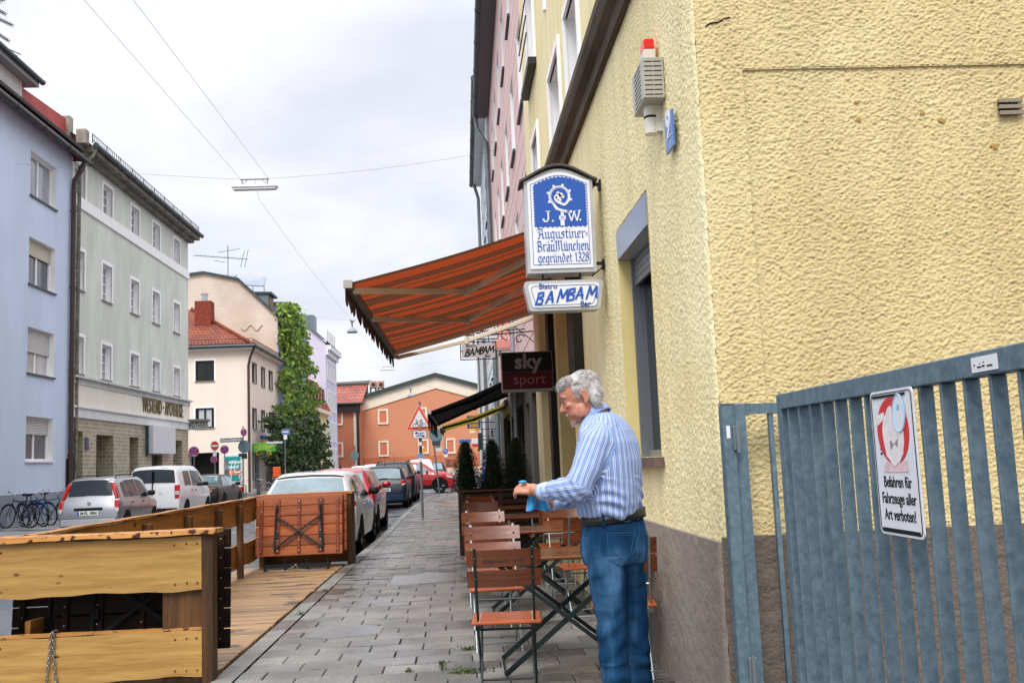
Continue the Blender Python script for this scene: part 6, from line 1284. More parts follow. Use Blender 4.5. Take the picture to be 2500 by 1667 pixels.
m = MB();m.box(-.36,.36,ry - .005,ry + .05,.67,.74,.015);m.build('plate_recess',trim_m,c.t);m = MB();m.cyl((0,ry + .04,.85),(0,ry + .062,.85),.045,n=16);m.build('badge',steel,c.t)
c.bumper(ry,.28,.46,paint('silver_light','#b4b6b9',.3,.3));c.mirror(.62,.95,trim_m);c.handles((-.72,.12),.82,trim_m);c.seam(-.06,.35,.92);c.seam(-.92,.42,.92);c.aerial(.1 - 1.2,0,.42,.25)
for sg in (1,-1):
    m = MB();pts = [(sg * .50,y,c.tz(.5,y) + (.06 if 0 < i < 4 else .0)) for i,y in enumerate((-1.25,-1.15,-.5,.15,.3))];m.tube(pts,.016,6);m.build('roof_rail',trim_m,c.t)
# 2 white van
y0 = 33.0;cx = car_at(371,y0) ;L,W,H = 4.38,1.81,1.80;h = L / 2;w = W / 2
st = [(-h,.35,.5,.62,w * .84,w * .88,w * .8),(-h + .02,.25,.7,.8,w * .92,w * .95,w * .88),(-h + .06,.22,1.0,1.05,w * .95,w * .98,w * .88),(-h + .10,.2,1.05,1.2,w * .96,w * .99,w * .86),(-h + .20,.2,1.06,H - .12,w * .97,w,w * .76),(-h + .32,.2,1.06,H - .03,w * .97,w,w * .74),(-h + 1.2,.2,1.06,H,w * .97,w,w * .76),(.2,.2,1.05,H - .01,w * .97,w,w * .76),(.75,.2,1.04,H - .12,w * .97,w,w * .74),(1.35,.2,1.0,1.22,w * .97,w,w * .82),(1.5,.2,.98,1.12,w * .97,w,w * .84),(h - .3,.22,.86,.94,w * .93,w * .93,w * .75),(h - .06,.26,.6,.7,w * .82,w * .8,w * .6),(h,.32,.5,.6,w * .72,w * .68,w * .5)]
c = Car('parked_van','white delivery van with dark rear windows, parked between the silver hatchback and the dark sedan','van',paint('white','#dcdedf',0,.3),st,L,(cx,y0 + h,RZ0),0,(-1.35,1.35),.31,'cars parked along the far left kerb')
c.top('rear_window',.72,.66,-h + .105,-h + .195,cglass,.014);m = MB();m.box(-.006,.006,-h - .01,-h + .2,.45,1.62);m.build('door_gap',arch_m,c.t)
m = MB();m.box(.25,.45,-h + .22,-h + .25,H - .10,H - .075);m.build('brake_light',trim_m,c.t)
c.side('side_window',[(-1.5,1.12),(-.70,1.12),(-.70,1.60),(-1.38,1.60)],cglass);c.side('side_window',[(-.55,1.1),(.95,1.06),(.55,1.58),(-.55,1.62)],cglass);c.top('windscreen',.66,.74,.8,1.32,cglass)
c.lamp(.80,-h + .045,.68,1.16,.17,.2,0,mid=(-.15,.35),yaw=.2);c.plate(-h - .004,.5);c.bumper(-h,.22,.42,trim_m);c.mirror(.72,1.06,trim_m);c.handles((-.75,-.3),.95,trim_m);c.seam(-.62,.35,1.0)
m = MB();
for k in range(2):
    z = .80 + k * .055;m.obox((-.02 + .22,-h + .035,z),(.07 + .22 - .02,-h + .035,z + .045),.012,.02);m.obox((.14 + .2,-h + .035,z),(.05 + .22,-h + .035,z + .045),.012,.02)
m.build('badge',steel,c.t)
text('lettering','citroën',.06,mat('badge_grey','#6f7274',rough=.4),frame((.27,-h + .022,.74),(1,0,0),(0,0,1)),c.t)
# 3 dark sedan
y0 = 39.8;cx = -10.65;L,W,H = 4.7,1.80,1.43;h = L / 2;w = W / 2
st = [(-h,.38,.6,.68,w * .8,w * .84,w * .76),(-h + .05,.28,.8,.90,w * .9,w * .95,w * .84),(-h + .15,.22,.86,.98,w * .94,w * .98,w * .86),(-h + .5,.2,.89,1.0,w * .96,w,w * .86),(-h + .72,.2,.9,1.06,w * .96,w,w * .82),(-h + 1.35,.2,.91,H - .05,w * .97,w,w * .66),(-h + 1.8,.2,.91,H,w * .97,w,w * .66),(.25,.2,.9,H - .03,w * .97,w,w * .67),(.55,.2,.89,H - .1,w * .97,w,w * .68),(1.1,.2,.87,1.04,w * .97,w,w * .8),(1.25,.2,.86,.99,w * .97,w,w * .82),(h - .4,.22,.76,.84,w * .93,w * .93,w * .75),(h - .08,.26,.55,.64,w * .82,w * .8,w * .6),(h,.32,.48,.56,w * .7,w * .66,w * .5)]
c = Car('parked_car','dark brownish sedan with wide red tail lights, parked ahead of the white van','car',paint('dark','#26221f',.3,.25),st,L,(cx,y0 + h,RZ0),0,(-1.4,1.4),.33,'cars parked along the far left kerb')
c.top('rear_window',.64,.54,-h + .76,-h + 1.33,cglass_l);c.top('windscreen',.56,.66,.6,1.06,cglass);c.side('side_window',[(-1.45,.95),(-.55,.95),(-.55,1.34),(-1.0,1.30)],cglass_l);c.side('side_window',[(-.48,.95),(.85,.93),(.45,1.28),(-.48,1.35)],cglass_l)
c.lamp(.68,-h + .08,.68,.88,.36,.14,0,mid=(-.2,.2));c.plate(-h + .06,.72);c.bumper(-h,.3,.5,trim_m);c.mirror(.75,.94);c.handles((-.8,.1),.82)
# right kerb row
RG = 'cars parked along the right kerb'
y0 = 16.8;L,W,H = 4.1,1.72,1.45
st = hatch_st(L,W,H,.93,slope=.55,hood=1.1,roof_front=.36,bonnet=.80)
c = Car('parked_car','white hatchback parked right behind the end panel with the folded tables','car',paint('pearl','#d3d2ce',.1,.3),st,L,(-2.70,y0 + L / 2,RZ0),0,(-1.25,1.28),.32,RG)
h = L / 2;c.top('rear_window',.66,.56,-h + .17,-h + .62,cglass_l,.012);c.top('spoiler_lip',.57,.57,-h + .66,-h + .70,trim_m,.012);c.top('brake_light',.2,.2,-h + .84,-h + .88,trim_m,.012)
c.side('side_window',[(-1.42,1.03),(-.55,.98),(-.55,1.36),(-1.12,1.30)],cglass);c.side('side_window',[(-.48,.98),(.92,.94),(.42,1.33),(-.48,1.37)],cglass);c.top('windscreen',.58,.68,.42,.98,cglass)
c.lamp(.72,-h + .10,.74,.94,.26,.14);c.plate(-h,.60);c.bumper(-h,.25,.45,c.pm);c.mirror(.72,.96,trim_m);c.handles((-.72,.18),.84,steel);c.seam(-.52,.3,.93);c.seam(.78,.3,.9);c.aerial(-.98,0,.12,.06)
y0 = 21.6;L,W,H = 4.0,1.72,1.48
st = hatch_st(L,W,H,.95,slope=.42,hood=1.05,roof_front=.36,bonnet=.82)
c = Car('parked_car','bright red hatchback between the white hatchback and the navy one','car',paint('red','#a5121a',.1,.25),st,L,(-2.83,y0 + L / 2,RZ0),0,(-1.2,1.25),.31,RG)
h = L / 2;c.top('rear_window',.62,.55,-h + .17,-h + .52,cglass_l,.012);c.side('side_window',[(-1.35,1.03),(-.5,1.0),(-.5,1.39),(-1.1,1.33)],cglass);c.side('side_window',[(-.43,1.0),(.85,.96),(.38,1.36),(-.43,1.40)],cglass);c.top('windscreen',.58,.66,.38,.92,cglass)
c.lamp(.70,-h + .10,.66,.98,.18,.16);c.plate(-h + .002,.62);c.bumper(-h,.25,.45,c.pm);c.mirror(.66,.98);c.handles((-.7,.15),.86);c.aerial(-.9,0,.3,.15);c.seam(-.47,.3,.95);c.seam(.7,.3,.92)
y0 = 34.5;L,W,H = 3.99,1.64,1.49
st = hatch_st(L,W,H,.95,slope=.30,hood=1.0,roof_front=.34,bonnet=.84)
c = Car('parked_car','dark navy hatchback with a white number plate, between the red and black cars','car',paint('navy','#0c1a2c',.25,.22),st,L,(-2.86,y0 + L / 2,RZ0),0,(-1.2,1.25),.31,RG)
h = L / 2;c.top('rear_window',.62,.56,-h + .17,-h + .42,cglass_l,.012);c.side('side_window',[(-1.35,1.03),(-.5,1.0),(-.5,1.39),(-1.2,1.36)],cglass);c.side('side_window',[(-.43,1.0),(.85,.96),(.38,1.36),(-.43,1.40)],cglass);c.top('windscreen',.58,.66,.42,.92,cglass)
c.lamp(.71,-h + .10,.64,.98,.17,.16,mid=(-.3,.15));c.plate(-h + .003,.66,'M·FS 2045');c.bumper(-h,.28,.48,paint('navy_light','#16283f',.2,.3));c.mirror(.66,.98);c.aerial(-.9,0,.35,.0)
m = MB();m.cyl((0,-h + .06,.86),(0,-h + .085,.86),.045,n=14);m.build('badge',steel,c.t);m = MB();m.obox((-.3,-h + .13,1.02),(.15,-h + .16,1.05),.02,.03);m.build('wiper',trim_m,c.t)
y0 = 39.4;L,W,H = 4.55,1.84,1.64
st = hatch_st(L,W,H,1.05,slope=.40,hood=1.15,roof_front=.34,bonnet=.95)
c = Car('parked_car','tall black sport utility car ahead of the navy hatchback','car',paint('black','#0e0d0e',.2,.2),st,L,(-2.92,y0 + L / 2,RZ0),0,(-1.35,1.4),.35,RG)
h = L / 2;c.top('rear_window',.66,.58,-h + .17,-h + .50,cglass,.012);c.side('side_window',[(-1.75,1.13),(-.6,1.1),(-.6,1.53),(-1.5,1.49)],cglass);c.side('side_window',[(-.52,1.1),(.95,1.05),(.45,1.50),(-.52,1.54)],cglass)
c.lamp(.78,-h + .10,.8,1.05,.2,.16);c.plate(-h + .015,.7);c.mirror(.75,1.08);c.aerial(-1.2,.05,.35,.0);c.handles((-.7,.3),.95)
for sg in (1,-1): m = MB();m.tube([(sg * .58,y,c.tz(.58,y) + (.05 if 0 < i < 3 else 0)) for i,y in enumerate((-1.75,-1.6,.2,.4))],.018,6);m.build('roof_rail',trim_m,c.t)
# red crossover crossing the junction
L,W,H = 4.5,1.82,1.62;st = hatch_st(L,W,H,1.02,slope=.5,hood=1.25,roof_front=.40,bonnet=.95)
fx = aY(1116,1170,50.6).x
c = Car('crossing_car','red crossover driving to the right across the junction, seen from its side','car',paint('red','#b3161e'),st,L,(fx - L / 2,51.5,RZ0),R_(-90),(-1.36,1.36),.37)
h = L / 2;c.side('side_window',[(-1.62,1.12),(-.62,1.08),(-.62,1.50),(-1.2,1.44)],cglass_l);c.side('side_window',[(-.55,1.08),(.98,1.03),(.40,1.46),(-.55,1.51)],cglass_l);c.top('windscreen',.62,.72,.45,1.05,cglass);c.top('rear_window',.62,.56,-h + .17,-h + .6,cglass)
c.side('sill_trim',[(-1.0,.26),(1.0,.26),(1.0,.42),(-1.0,.42)],trim_m,.012);c.side('headlight',[(h - .5,.78),(h - .16,.70),(h - .2,.80),(h - .55,.90)],clearl,.014);c.side('fog_light',[(h - .16,.42),(h - .06,.42),(h - .06,.5),(h - .16,.52)],clearl,.014);c.mirror(.72,1.05);c.handles((-.75,.2),.95);c.seam(-.58,.35,1.05);c.seam(.85,.35,1.0);c.lamp(.75,-h + .1,.85,1.05,.2)
for y in (-1.36,1.36): pass
# simple cars farther off, each its own body
def far_car(label,px,Y,W,H,pm,rz=0,glass=cglass_l,L=4.2,group=None,name='parked_car',X=None,slope=.4):
    st = hatch_st(L,W,H,H * .63,slope=slope,bonnet=H * .55);c = Car(name,label,'car',pm,st,L,(car_at(px,Y) if X is None else X,Y + L / 2,RZ0 + .01),rz,(-1.25,1.3),.31,group);h = L / 2
    c.top('rear_window',W * .37,W * .32,-h + .17,-h + .13 + slope,glass,.012);c.side('side_window',[(-1.4,H * .68),(.85,H * .66),(.4,H * .91),(-1.1,H * .92)],glass);c.top('windscreen',W * .34,W * .38,.5,1.0,glass);c.lamp(W * .41,-h + .1,H * .45,H * .62,.2);c.plate(-h + .0,.6);return c
FG = 'cars standing beyond the junction'
far_car('silver white estate car seen behind the red crossover roof',1027,62,1.8,1.78,paint('white','#dcdedf'),group=FG,slope=.25,glass=cglass)
far_car('dark car to the right of the silver white estate beyond the crossover',1059,66,1.75,1.58,paint('black','#0e0d0e'),group=FG)
far_car('white hatchback among the distant cars left of the navy hatchback',879,64,1.78,1.52,paint('white','#dcdedf'),group=FG)
far_car('pale car with greenish windows, farthest of the distant cars',908,80,1.8,1.62,paint('pearl','#d3d2ce'),group=FG,slope=.25)
far_car('grey car just over the roof of the bright red hatchback',845,60,1.75,1.42,paint('grey','#55585c',.4,.3),group=FG)
far_car('small rose coloured car beside the grey one in the distance',872,70,1.7,1.46,paint('rose','#a8706b',.2,.3),group=FG)
far_car('bright blue van like car glimpsed between two of the potted conifers',0,50.5,1.75,1.85,paint('blue','#1d62b8',.1,.25),group=None,X=1.72,slope=.2)
# ================================================================== bicycles
def bike(label,loc,rz,fc,fm_c,group,tilt=R_(8),far=False,basket=False):
    t = thing('bicycle',label,'bicycle',loc,rz,group);t.rotation_euler = (tilt,0,rz);fm_ = mat('bike_' + fm_c,fc,rough=.3,coat=.5)
    chrome = steel
    for x in (-.53,.53):
        m = MB();n = 28;r = .34;m.tube([(x + r * math.cos(a),0,.34 + r * math.sin(a)) for a in np.linspace(0,2 * math.pi,n + 1)],.019,6,False);w_ = m.build('wheel',tyre_m,t,smooth=True)
        m = MB();m.tube([(x + .315 * math.cos(a),0,.34 + .315 * math.sin(a)) for a in np.linspace(0,2 * math.pi,n + 1)],.010,5,False)
        for k in range(16): a = math.pi * k / 8 + .1;m.cyl((x,.02 * (-1) ** k,.34),(x + .31 * math.cos(a),0,.34 + .31 * math.sin(a)),.0022,n=3)
        m.cyl((x,-.04,.34),(x,.04,.34),.022,n=8);m.build('rim',rim_m,w_)
        m = MB();m.tube([(x + .375 * math.cos(a),0,.34 + .375 * math.sin(a)) for a in np.linspace(.25 if x < 0 else .6,3.0 if x < 0 else 2.6,12)],.016,5);m.build('mudguard',trim_m if far else fm_,t)
    m = MB()
    for a,b in (((-.09,0,.29),(-.22,0,.82)),((-.20,0,.74),(.36,0,.80)),((-.09,0,.29),(.37,0,.70)),((.36,0,.86),(.38,0,.66)),((-.09,.03,.29),(-.53,.05,.34)),((-.09,-.03,.29),(-.53,-.05,.34)),((-.20,.02,.76),(-.53,.05,.34)),((-.20,-.02,.76),(-.53,-.05,.34))): m.cyl(a,b,.017,n=7)
    for s_ in (-.05,.05): m.cyl((.385,s_ * .7,.65),(.53,s_,.34),.013,n=6)
    m.build('frame',fm_,t)
    m = MB();m.cyl((.35,0,.85),(.33,0,1.0),.013,n=6);m.tube([(.24,-.29,1.02),(.33,-.2,1.03),(.37,0,1.0),(.33,.2,1.03),(.24,.29,1.02)],.012,6);m.build('handlebar',steel,t,smooth=True)
    m = MB();[m.cyl((.28,s_ * .24,1.024),(.2,s_ * .32,1.02),.018,n=7) for s_ in (-1,1)];m.build('grip',trim_m,t)
    m = MB();m.cyl((-.22,0,.82),(-.24,0,.93),.013,n=6);m.ell((-.27,0,.95),(.14,.075,.035),10,6);m.build('saddle',trim_m,t,smooth=True)
    m = MB();m.cyl((-.09,-.06,.29),(-.09,-.05,.29),.09,n=14);m.cyl((-.09,-.06,.29),(.03,-.08,.18),.01,n=5);m.cyl((-.09,.06,.29),(-.21,.08,.40),.01,n=5);m.box(-.01,.07,-.13,-.07,.17,.19);m.box(-.25,-.17,.07,.13,.39,.41);m.build('crank',trim_m,t)
    m = MB();m.box(-.72,-.34,-.06,.06,.75,.765);[m.cyl((-.6,s_,.75),(-.53,s_,.34),.006,n=4) for s_ in (-.055,.055)];m.build('luggage_rack',trim_m,t)
    return t
BG = 'bicycles leaning at the pale blue house'
p = aZ(46,1285,-.0);bike('black bicycle with grey grips, leftmost against the pale blue house',(-13.1,29.8,0),R_(150),'#23282b','black',BG)
bike('bright blue bicycle with white fork at the pale blue house',(-12.85,30.3,0),R_(-38),'#1f4fae','blue',BG)
bike('second darker bicycle half hidden behind the bright blue one',(-13.0,31.0,0),R_(-30),'#2d3f57','slate',BG)
bike('dark teal bicycle nearest the brown downpipe',(-12.65,31.2,0),R_(-28),'#0f5a5c','teal',BG)
CG = 'bicycles at the stand by the cream corner house'
for lb,x,y,a in (('black bicycle at the rack stand beside the cream corner, left of three',-11.9,53.6,100),('black bicycle at the rack stand, middle of three by the cream corner',-11.2,54.4,95),('black bicycle at the rack stand, rightmost near the white hatchback roof',-10.5,55.2,92)): bike(lb,(x,y,-.12),R_(a),'#1a1c1e','dark',CG,R_(4),True)
for i,(lb,x,y) in enumerate((('grey hoop bicycle stand with a red reflector, next to the dark sedan',-11.4,50.6),('grey hoop bicycle stand between the parked bicycles',-10.6,53.0),('grey hoop bicycle stand at the right end of the bicycles',-9.9,54.5))):
    m = MB();m.tube([(-.35,0,-.02),(-.35,0,.75),(-.28,0,.83),(.28,0,.83),(.35,0,.75),(.35,0,-.02)],.03,8)
    o = m.build('bicycle_stand',zinc,smooth=True);o.location = (x,y,-.12);tag(o,lb,'bicycle stand','hoop stands by the cream corner')
    if i == 0: m = MB();m.box(.02,.28,-.05,-.035,.45,.72,.01);m.build('reflector',redl,o)
# ================================================================== street signs, lamps, wires
galv = bpy.data.materials.new('galvanised');galv.use_nodes = True;t = galv.node_tree;b = t.nodes['Principled BSDF']
tc = nn(t,'ShaderNodeTexCoord');v = nn(t,'ShaderNodeTexVoronoi');v.inputs['Scale'].default_value = 55;t.links.new(tc.outputs['Object'],v.inputs['Vector']);n = nn(t,'ShaderNodeTexNoise');n.inputs['Scale'].default_value = 22;n.inputs['Detail'].default_value = 8;n.inputs['Roughness'].default_value = .7;t.links.new(tc.outputs['Object'],n.inputs['Vector'])
mp2 = nn(t,'ShaderNodeMapping');mp2.inputs['Scale'].default_value = (14,14,1.2);t.links.new(tc.outputs['Object'],mp2.inputs[0]);n2 = nn(t,'ShaderNodeTexNoise');n2.inputs['Scale'].default_value = 1.5;n2.inputs['Detail'].default_value = 5;t.links.new(mp2.outputs[0],n2.inputs['Vector'])
ma = nn(t,'ShaderNodeMath',operation='MULTIPLY_ADD');ma.inputs[1].default_value = .16;t.links.new(v.outputs['Color'],ma.inputs[0]);t.links.new(n.outputs['Fac'],ma.inputs[2]);mb_ = nn(t,'ShaderNodeMath',operation='MULTIPLY_ADD');mb_.inputs[1].default_value = .35;t.links.new(n2.outputs['Fac'],mb_.inputs[0]);t.links.new(ma.outputs[0],mb_.inputs[2])
r = nn(t,'ShaderNodeValToRGB');t.links.new(mb_.outputs[0],r.inputs[0]);r.color_ramp.elements[0].position = .50;r.color_ramp.elements[0].color = hexc('#475c6b');r.color_ramp.elements[1].position = 1.08 if False else 1.0;r.color_ramp.elements[1].color = hexc('#70868f');t.links.new(r.outputs[0],b.inputs['Base Color']);b.inputs['Metallic'].default_value = .3;b.inputs['Roughness'].default_value = .5
postm = mat('post_zinc','#6d787e',rough=.45,metal=.4,var=.25,vs=6);signback = mat('sign_back','#6f858d',rough=.5,metal=.2)
sred = mat('sign_red','#c92a22',rough=.4);sredo = mat('sign_red_orange','#d2522f',rough=.4);swhite = mat('sign_white','#dcdde0',rough=.4);sblue = mat('sign_traffic_blue','#2457a8',rough=.4);sblk = mat('sign_black','#151515',rough=.5);snavy = mat('street_name_navy','#1c3a55',rough=.4);spurp = mat('no_stop_blue','#4a4f9e',rough=.4);sredn = mat('no_stop_red','#c0405a',rough=.4)
def post(name,label,px,py,z=0.0,top=3.0,r=.03,lean=0,group=None,Y=None):
    p = aZ(px,py,z) if Y is None else Vector((aY(px,py,Y).x,Y,z))
    t = thing(name,label,'sign',p,0,group);m = MB();m.cyl((0,0,0),(lean,0,top),r,n=10)
    m.build('post',postm,t)
    for k in range(6): pass
    return t,p
def disc(par,cx,cz,R,rings,y=-.05,yaw=0,name='sign_plate'):
    """round traffic sign: rings of (radius factor, material)"""
    o = None
    for i,(f,mt) in enumerate(rings):
        m = MB(Matrix.Translation((cx,y,cz)) @ Matrix.Rotation(yaw,4,'Z'));m.cyl((0,-.003 * i - (.003 if i else 0),0),(0,.004 if i == 0 else -.003 * i,0),R * f,n=32);q = m.build(name if i == 0 else 'sign_ring',mt,o or par)
        o = o or q
    return o
def bars(par,cx,cz,y,segs,w,mt,yaw=0,name='symbol'):
    m = MB(Matrix.Translation((cx,y,cz)) @ Matrix.Rotation(yaw,4,'Z'))
    for a,b in segs: m.obox((a[0],0,a[1]),(b[0],0,b[1]),w,.004,up=(0,1,0)) if False else m.prism([(a[0],a[1]),(b[0],b[1])] if False else rect2(a,b,w),P3,-.002,.002)
    return m.build(name,mt,par)
def rect2(a,b,w):
    a,b = Vector(a),Vector(b);d = (b - a).normalized();n_ = Vector((-d.y,d.x)) * w / 2;return [tuple(a + n_),tuple(b + n_),tuple(b - n_),tuple(a - n_)]
def plate(par,cx,cz,w,h,mt,y=-.05,name='sign_plate',yaw=0,edge=None):
    m = MB(Matrix.Translation((cx,y,cz)) @ Matrix.Rotation(yaw,4,'Z'));m.prism(rpoly(w / 2,w / 2,h,min(w,h) * .12,4),lambda u,v,d: (u,d,v - h / 2),-.004,.004);o = m.build(name,edge or mt,par)
    if edge: m = MB(Matrix.Translation((cx,y,cz)) @ Matrix.Rotation(yaw,4,'Z'));m.prism(rpoly(w / 2 - .012,w / 2 - .012,h - .024,min(w,h) * .1,4),lambda u,v,d: (u,d,v - h / 2 + .012),-.007,-.0045);m.build('plate_face',mt,o)
    return o
def no_stop(par,cx,cz,R,yaw=0,arrow=None,y=-.05):
    o = disc(par,cx,cz,R,[(1.0,swhite),(.96,sredn),(.76,spurp)],y,yaw);bars(o,cx,cz,y - .012,[((-R * .62,-R * .62),(R * .62,R * .62)),((-R * .62,R * .62),(R * .62,-R * .62))],R * .2,sredn,yaw)
    if arrow: bars(o,cx,cz,y - .018,[((-R * .3,R * .75),(R * .3,R * .75)),((-R * .3,R * .75),(-R * .1,R * .88)),((-R * .3,R * .75),(-R * .1,R * .62))] if arrow > 0 else [((-R * .3,-R * .72),(R * .3,-R * .72)),((R * .3,-R * .72),(R * .1,-R * .86)),((R * .3,-R * .72),(R * .1,-R * .6))],R * .1,swhite,yaw)
    return o
# cyclists warning sign on the pavement
t,p = post('traffic_sign','red edged triangular cyclist warning sign with an arrow plate on the pavement post',1032,1263,0,2.98,.034)
Y = p.y;z = lambda px,py: aY(px,py,Y).z - p.z;xx = lambda px,py: aY(px,py,Y).x - p.x
ap_,lo = z(1025,986),z(1025,1049);hw = (xx(1058,1047) - xx(991,1050)) / 2;cx = (xx(1058,1047) + xx(991,1050)) / 2
def tri(k,s=0): c = (lo + (ap_ - lo) / 3);return [(cx - hw * k,c + (lo - c) * k),(cx + hw * k,c + (lo - c) * k),(cx,c + (ap_ - c) * k)]
m = MB();m.prism(tri(1.0),P3,-.055,-.047);sg = m.build('sign_plate',swhite,t);m = MB();m.prism(tri(.96),P3,-.060,-.0555);m.build('red_border',sredo,sg);m = MB();m.prism(tri(.66),P3,-.065,-.0605);m.build('white_field',swhite,sg)
m = MB();bz = lo + .105;R = .068
for bx in (cx - .10,cx + .10): m.tube([(bx + R * math.cos(a),-.068,bz + R * math.sin(a)) for a in np.linspace(0,2 * math.pi,25)],.0065,6,False)
for a,b in (((-.10,0),(-.06,.15)),((-.06,.15),(-.09,.165)),((-.09,.165),(-.10,.15)),((-.075,.105),(.06,.115)),((-.075,.105),(.0,.0)),((.0,.0),(.10,0)),((.10,0),(.055,.125)),((.055,.14),(.0,.0)),((.02,.145),(.085,.145))): m.obox((cx + a[0],-.068,bz + a[1]),(cx + b[0],-.068,bz + b[1]),.009,.009)
m.build('bicycle_symbol',sblk,sg)
q0,q1 = (xx(1008,1050),z(1008,1071)),(xx(1042,1050),z(1042,1050));pc = ((q0[0] + q1[0]) / 2,(q0[1] + q1[1]) / 2);pw,ph = q1[0] - q0[0],q1[1] - q0[1]
ar = plate(t,pc[0],pc[1],pw,ph,swhite,edge=sblk)
bars(ar,pc[0],pc[1],-.061,[((-pw * .32,ph * .2),(pw * .32,ph * .2)),((-pw * .34,ph * .2),(-pw * .2,ph * .34)),((-pw * .34,ph * .2),(-pw * .2,ph * .06)),((-pw * .32,-ph * .2),(pw * .32,-ph * .2)),((pw * .34,-ph * .2),(pw * .2,-ph * .34)),((pw * .34,-ph * .2),(pw * .2,-ph * .06))],.014,sblk)
m = MB();m.ell((pc[0],-.063,pc[1] - .01),(.07,.003,.05),9,6);m.build('sticker',mat('sticker_blue','#8fa6cf',rough=.5,var=.5,vs=30),ar)
stk = z(1027,1113);plate(t,.0,stk,.19,.09,mat('sticker_blue2','#6d8fc4',rough=.5,var=.5,vs=25),-.04,'sticker');plate(t,-.01,stk - .10,.10,.10,swhite,-.04,'sticker');plate(t,0,stk + .32,.066,.10,swhite,-.037,'sticker')
m = MB();m.cyl((0,0,stk + .1),(0,0,stk + .55),.04,n=10);m.build('post_sleeve',mat('sleeve_dark','#3c4446',rough=.7,var=.5,vs=12),t)
# second post by the corner (backs of signs)
t,p = post('traffic_sign','leaning post with a grey round sign back and a dark plate near the junction',1073,1206,0,3.5,.035,lean=-.28);Y = p.y;z = lambda px,py: aY(px,py,Y).z - p.z;xx = lambda px,py: aY(px,py,Y).x - p.x
disc(t,xx(1063,1060),z(1062,1061),.29,[(1,signback)]);plate(t,xx(1065,1080),z(1066,1080),.36,.27,zincd,-.04);plate(t,xx(1071,1094),z(1071,1094),.28,.24,swhite,.05);plate(t,xx(1075,1072),z(1075,1068),.2,.4,swhite,.06)
t,p = post('traffic_sign','blue round turn left sign in front of the orange building',1090,1160,Y=105,top=4.2,r=.05,z=-.1);Y = 105;z = lambda px,py: aY(px,py,Y).z - p.z
zc = z(1089,1101);disc(t,0,zc,.29,[(1,swhite),(.95,sblue)],-.06);bars(t,0,zc,-.08,[((.08,-.16),(.08,.06)),((.08,.06),(-.12,.06)),((-.14,.06),(-.03,.15)),((-.14,.06),(-.03,-.03))],.05,swhite);plate(t,0,z(1089,1112),.40,.28,swhite)
t,p = post('traffic_sign','grey round sign back on a stickered post before the orange wing',867,1150,Y=100,top=3.5,r=.06,z=-.1);z = lambda px,py: aY(px,py,100).z - p.z
disc(t,0,z(867,1111),.42,[(1,signback)]);plate(t,.06,z(868,1121),.4,.2,signback);
m = MB();m.box(-.14,.14,-.1,.1,0,1.7,.02);m.build('stickered_box',mat('sticker_mix','#9a9a98',rough=.7,var=.6,vs=5),t)
# junction signs on the left
def jpost(lab,px,Y,top_py,base_z=-.1,r=.03,px2=None):
    x = aY(px,1150,Y).x;t = thing('traffic_sign',lab,'sign',(x,Y,base_z));h = aY(px,top_py,Y).z - base_z;m = MB();m.cyl((0,0,0),(0,0,h),r,n=8);m.build('post',postm,t)
    m = MB();m.cyl((0,0,.6),(0,0,1.5),r * 1.15,n=8);m.build('sticker_band',mat('sticker_mix','#9a9a98'),t)
    return t,(lambda px,py: aY(px,py,Y).x - x),(lambda py,px=px: aY(px,py,Y).z - base_z)
t,X_,Z_ = jpost('round blue and red no stopping sign before the dark garage, leftmost of the junction',474,58,1095);no_stop(t,0,Z_(1102),.30,R_(10),-1)
t,X_,Z_ = jpost('no entry sign over a round no stopping sign on one post',525,59,1080)
o = disc(t,0,Z_(1088),.28,[(1,swhite),(.95,sred)],-.05,R_(45));m = MB(Matrix.Translation((0,-.07,Z_(1088))) @ Matrix.Rotation(R_(45),4,'Z'));m.box(-.22,.22,-.003,.003,-.05,.05);m.build('white_bar',swhite,o);plate(t,0,Z_(1107),.22,.30,swhite);no_stop(t,-.05,Z_(1121),.20)
t,X_,Z_ = jpost('round no stopping sign in front of the teal poster',549,57,1095);no_stop(t,0,Z_(1097),.25,R_(30),1);plate(t,.1,Z_(1145),.25,.9,mat('sticker_mix','#9a9a98'),-.04)
t,X_,Z_ = jpost('tall junction post with street name plate, grey round sign back and no stopping sign',594,52.5,1040,r=.035);no_stop(t,.05,Z_(1055),.21,R_(50),1)
disc(t,X_(596,1090),Z_(1090),.33,[(1,signback)],.05);sp0,sp1 = X_(538,1076),X_(592,1072)
o = plate(t,(sp0 + sp1) / 2,(Z_(1076,538) + Z_(1072,592)) / 2,sp1 - sp0,.21,snavy,-.05,'street_name_plate');text('lettering','Schwanthalerstr.',.205,swhite,frame(((sp0 + sp1) / 2,-.056,(Z_(1076,538) + Z_(1072,592)) / 2 + .01),(1,0,0),(0,0,1)),o,sx=.80,bold=.013);plate(t,X_(594,1112) - .02,Z_(1110),.44,.16,zincd,-.04);plate(t,X_(596,1118) + .02,Z_(1116),.3,.16,zincd,-.04)
t,X_,Z_ = jpost('blue one way arrow sign over a second street name plate, by the ivy',697,61,1050,r=.035)
o = plate(t,X_(698,1054),Z_(1054),.46,.31,sblue,edge=swhite);bars(o,X_(698,1054),Z_(1054),-.064,[((-.18,0),(.1,0))],.09,swhite);m = MB();m.prism([(.06,.10),(.19,0),(.06,-.10)],lambda u,v,d: (u + X_(698,1054),d - .064,v + Z_(1054)),-.002,.002);m.build('arrow_head',swhite,o);plate(t,X_(697,1067),Z_(1067),.22,.28,swhite)
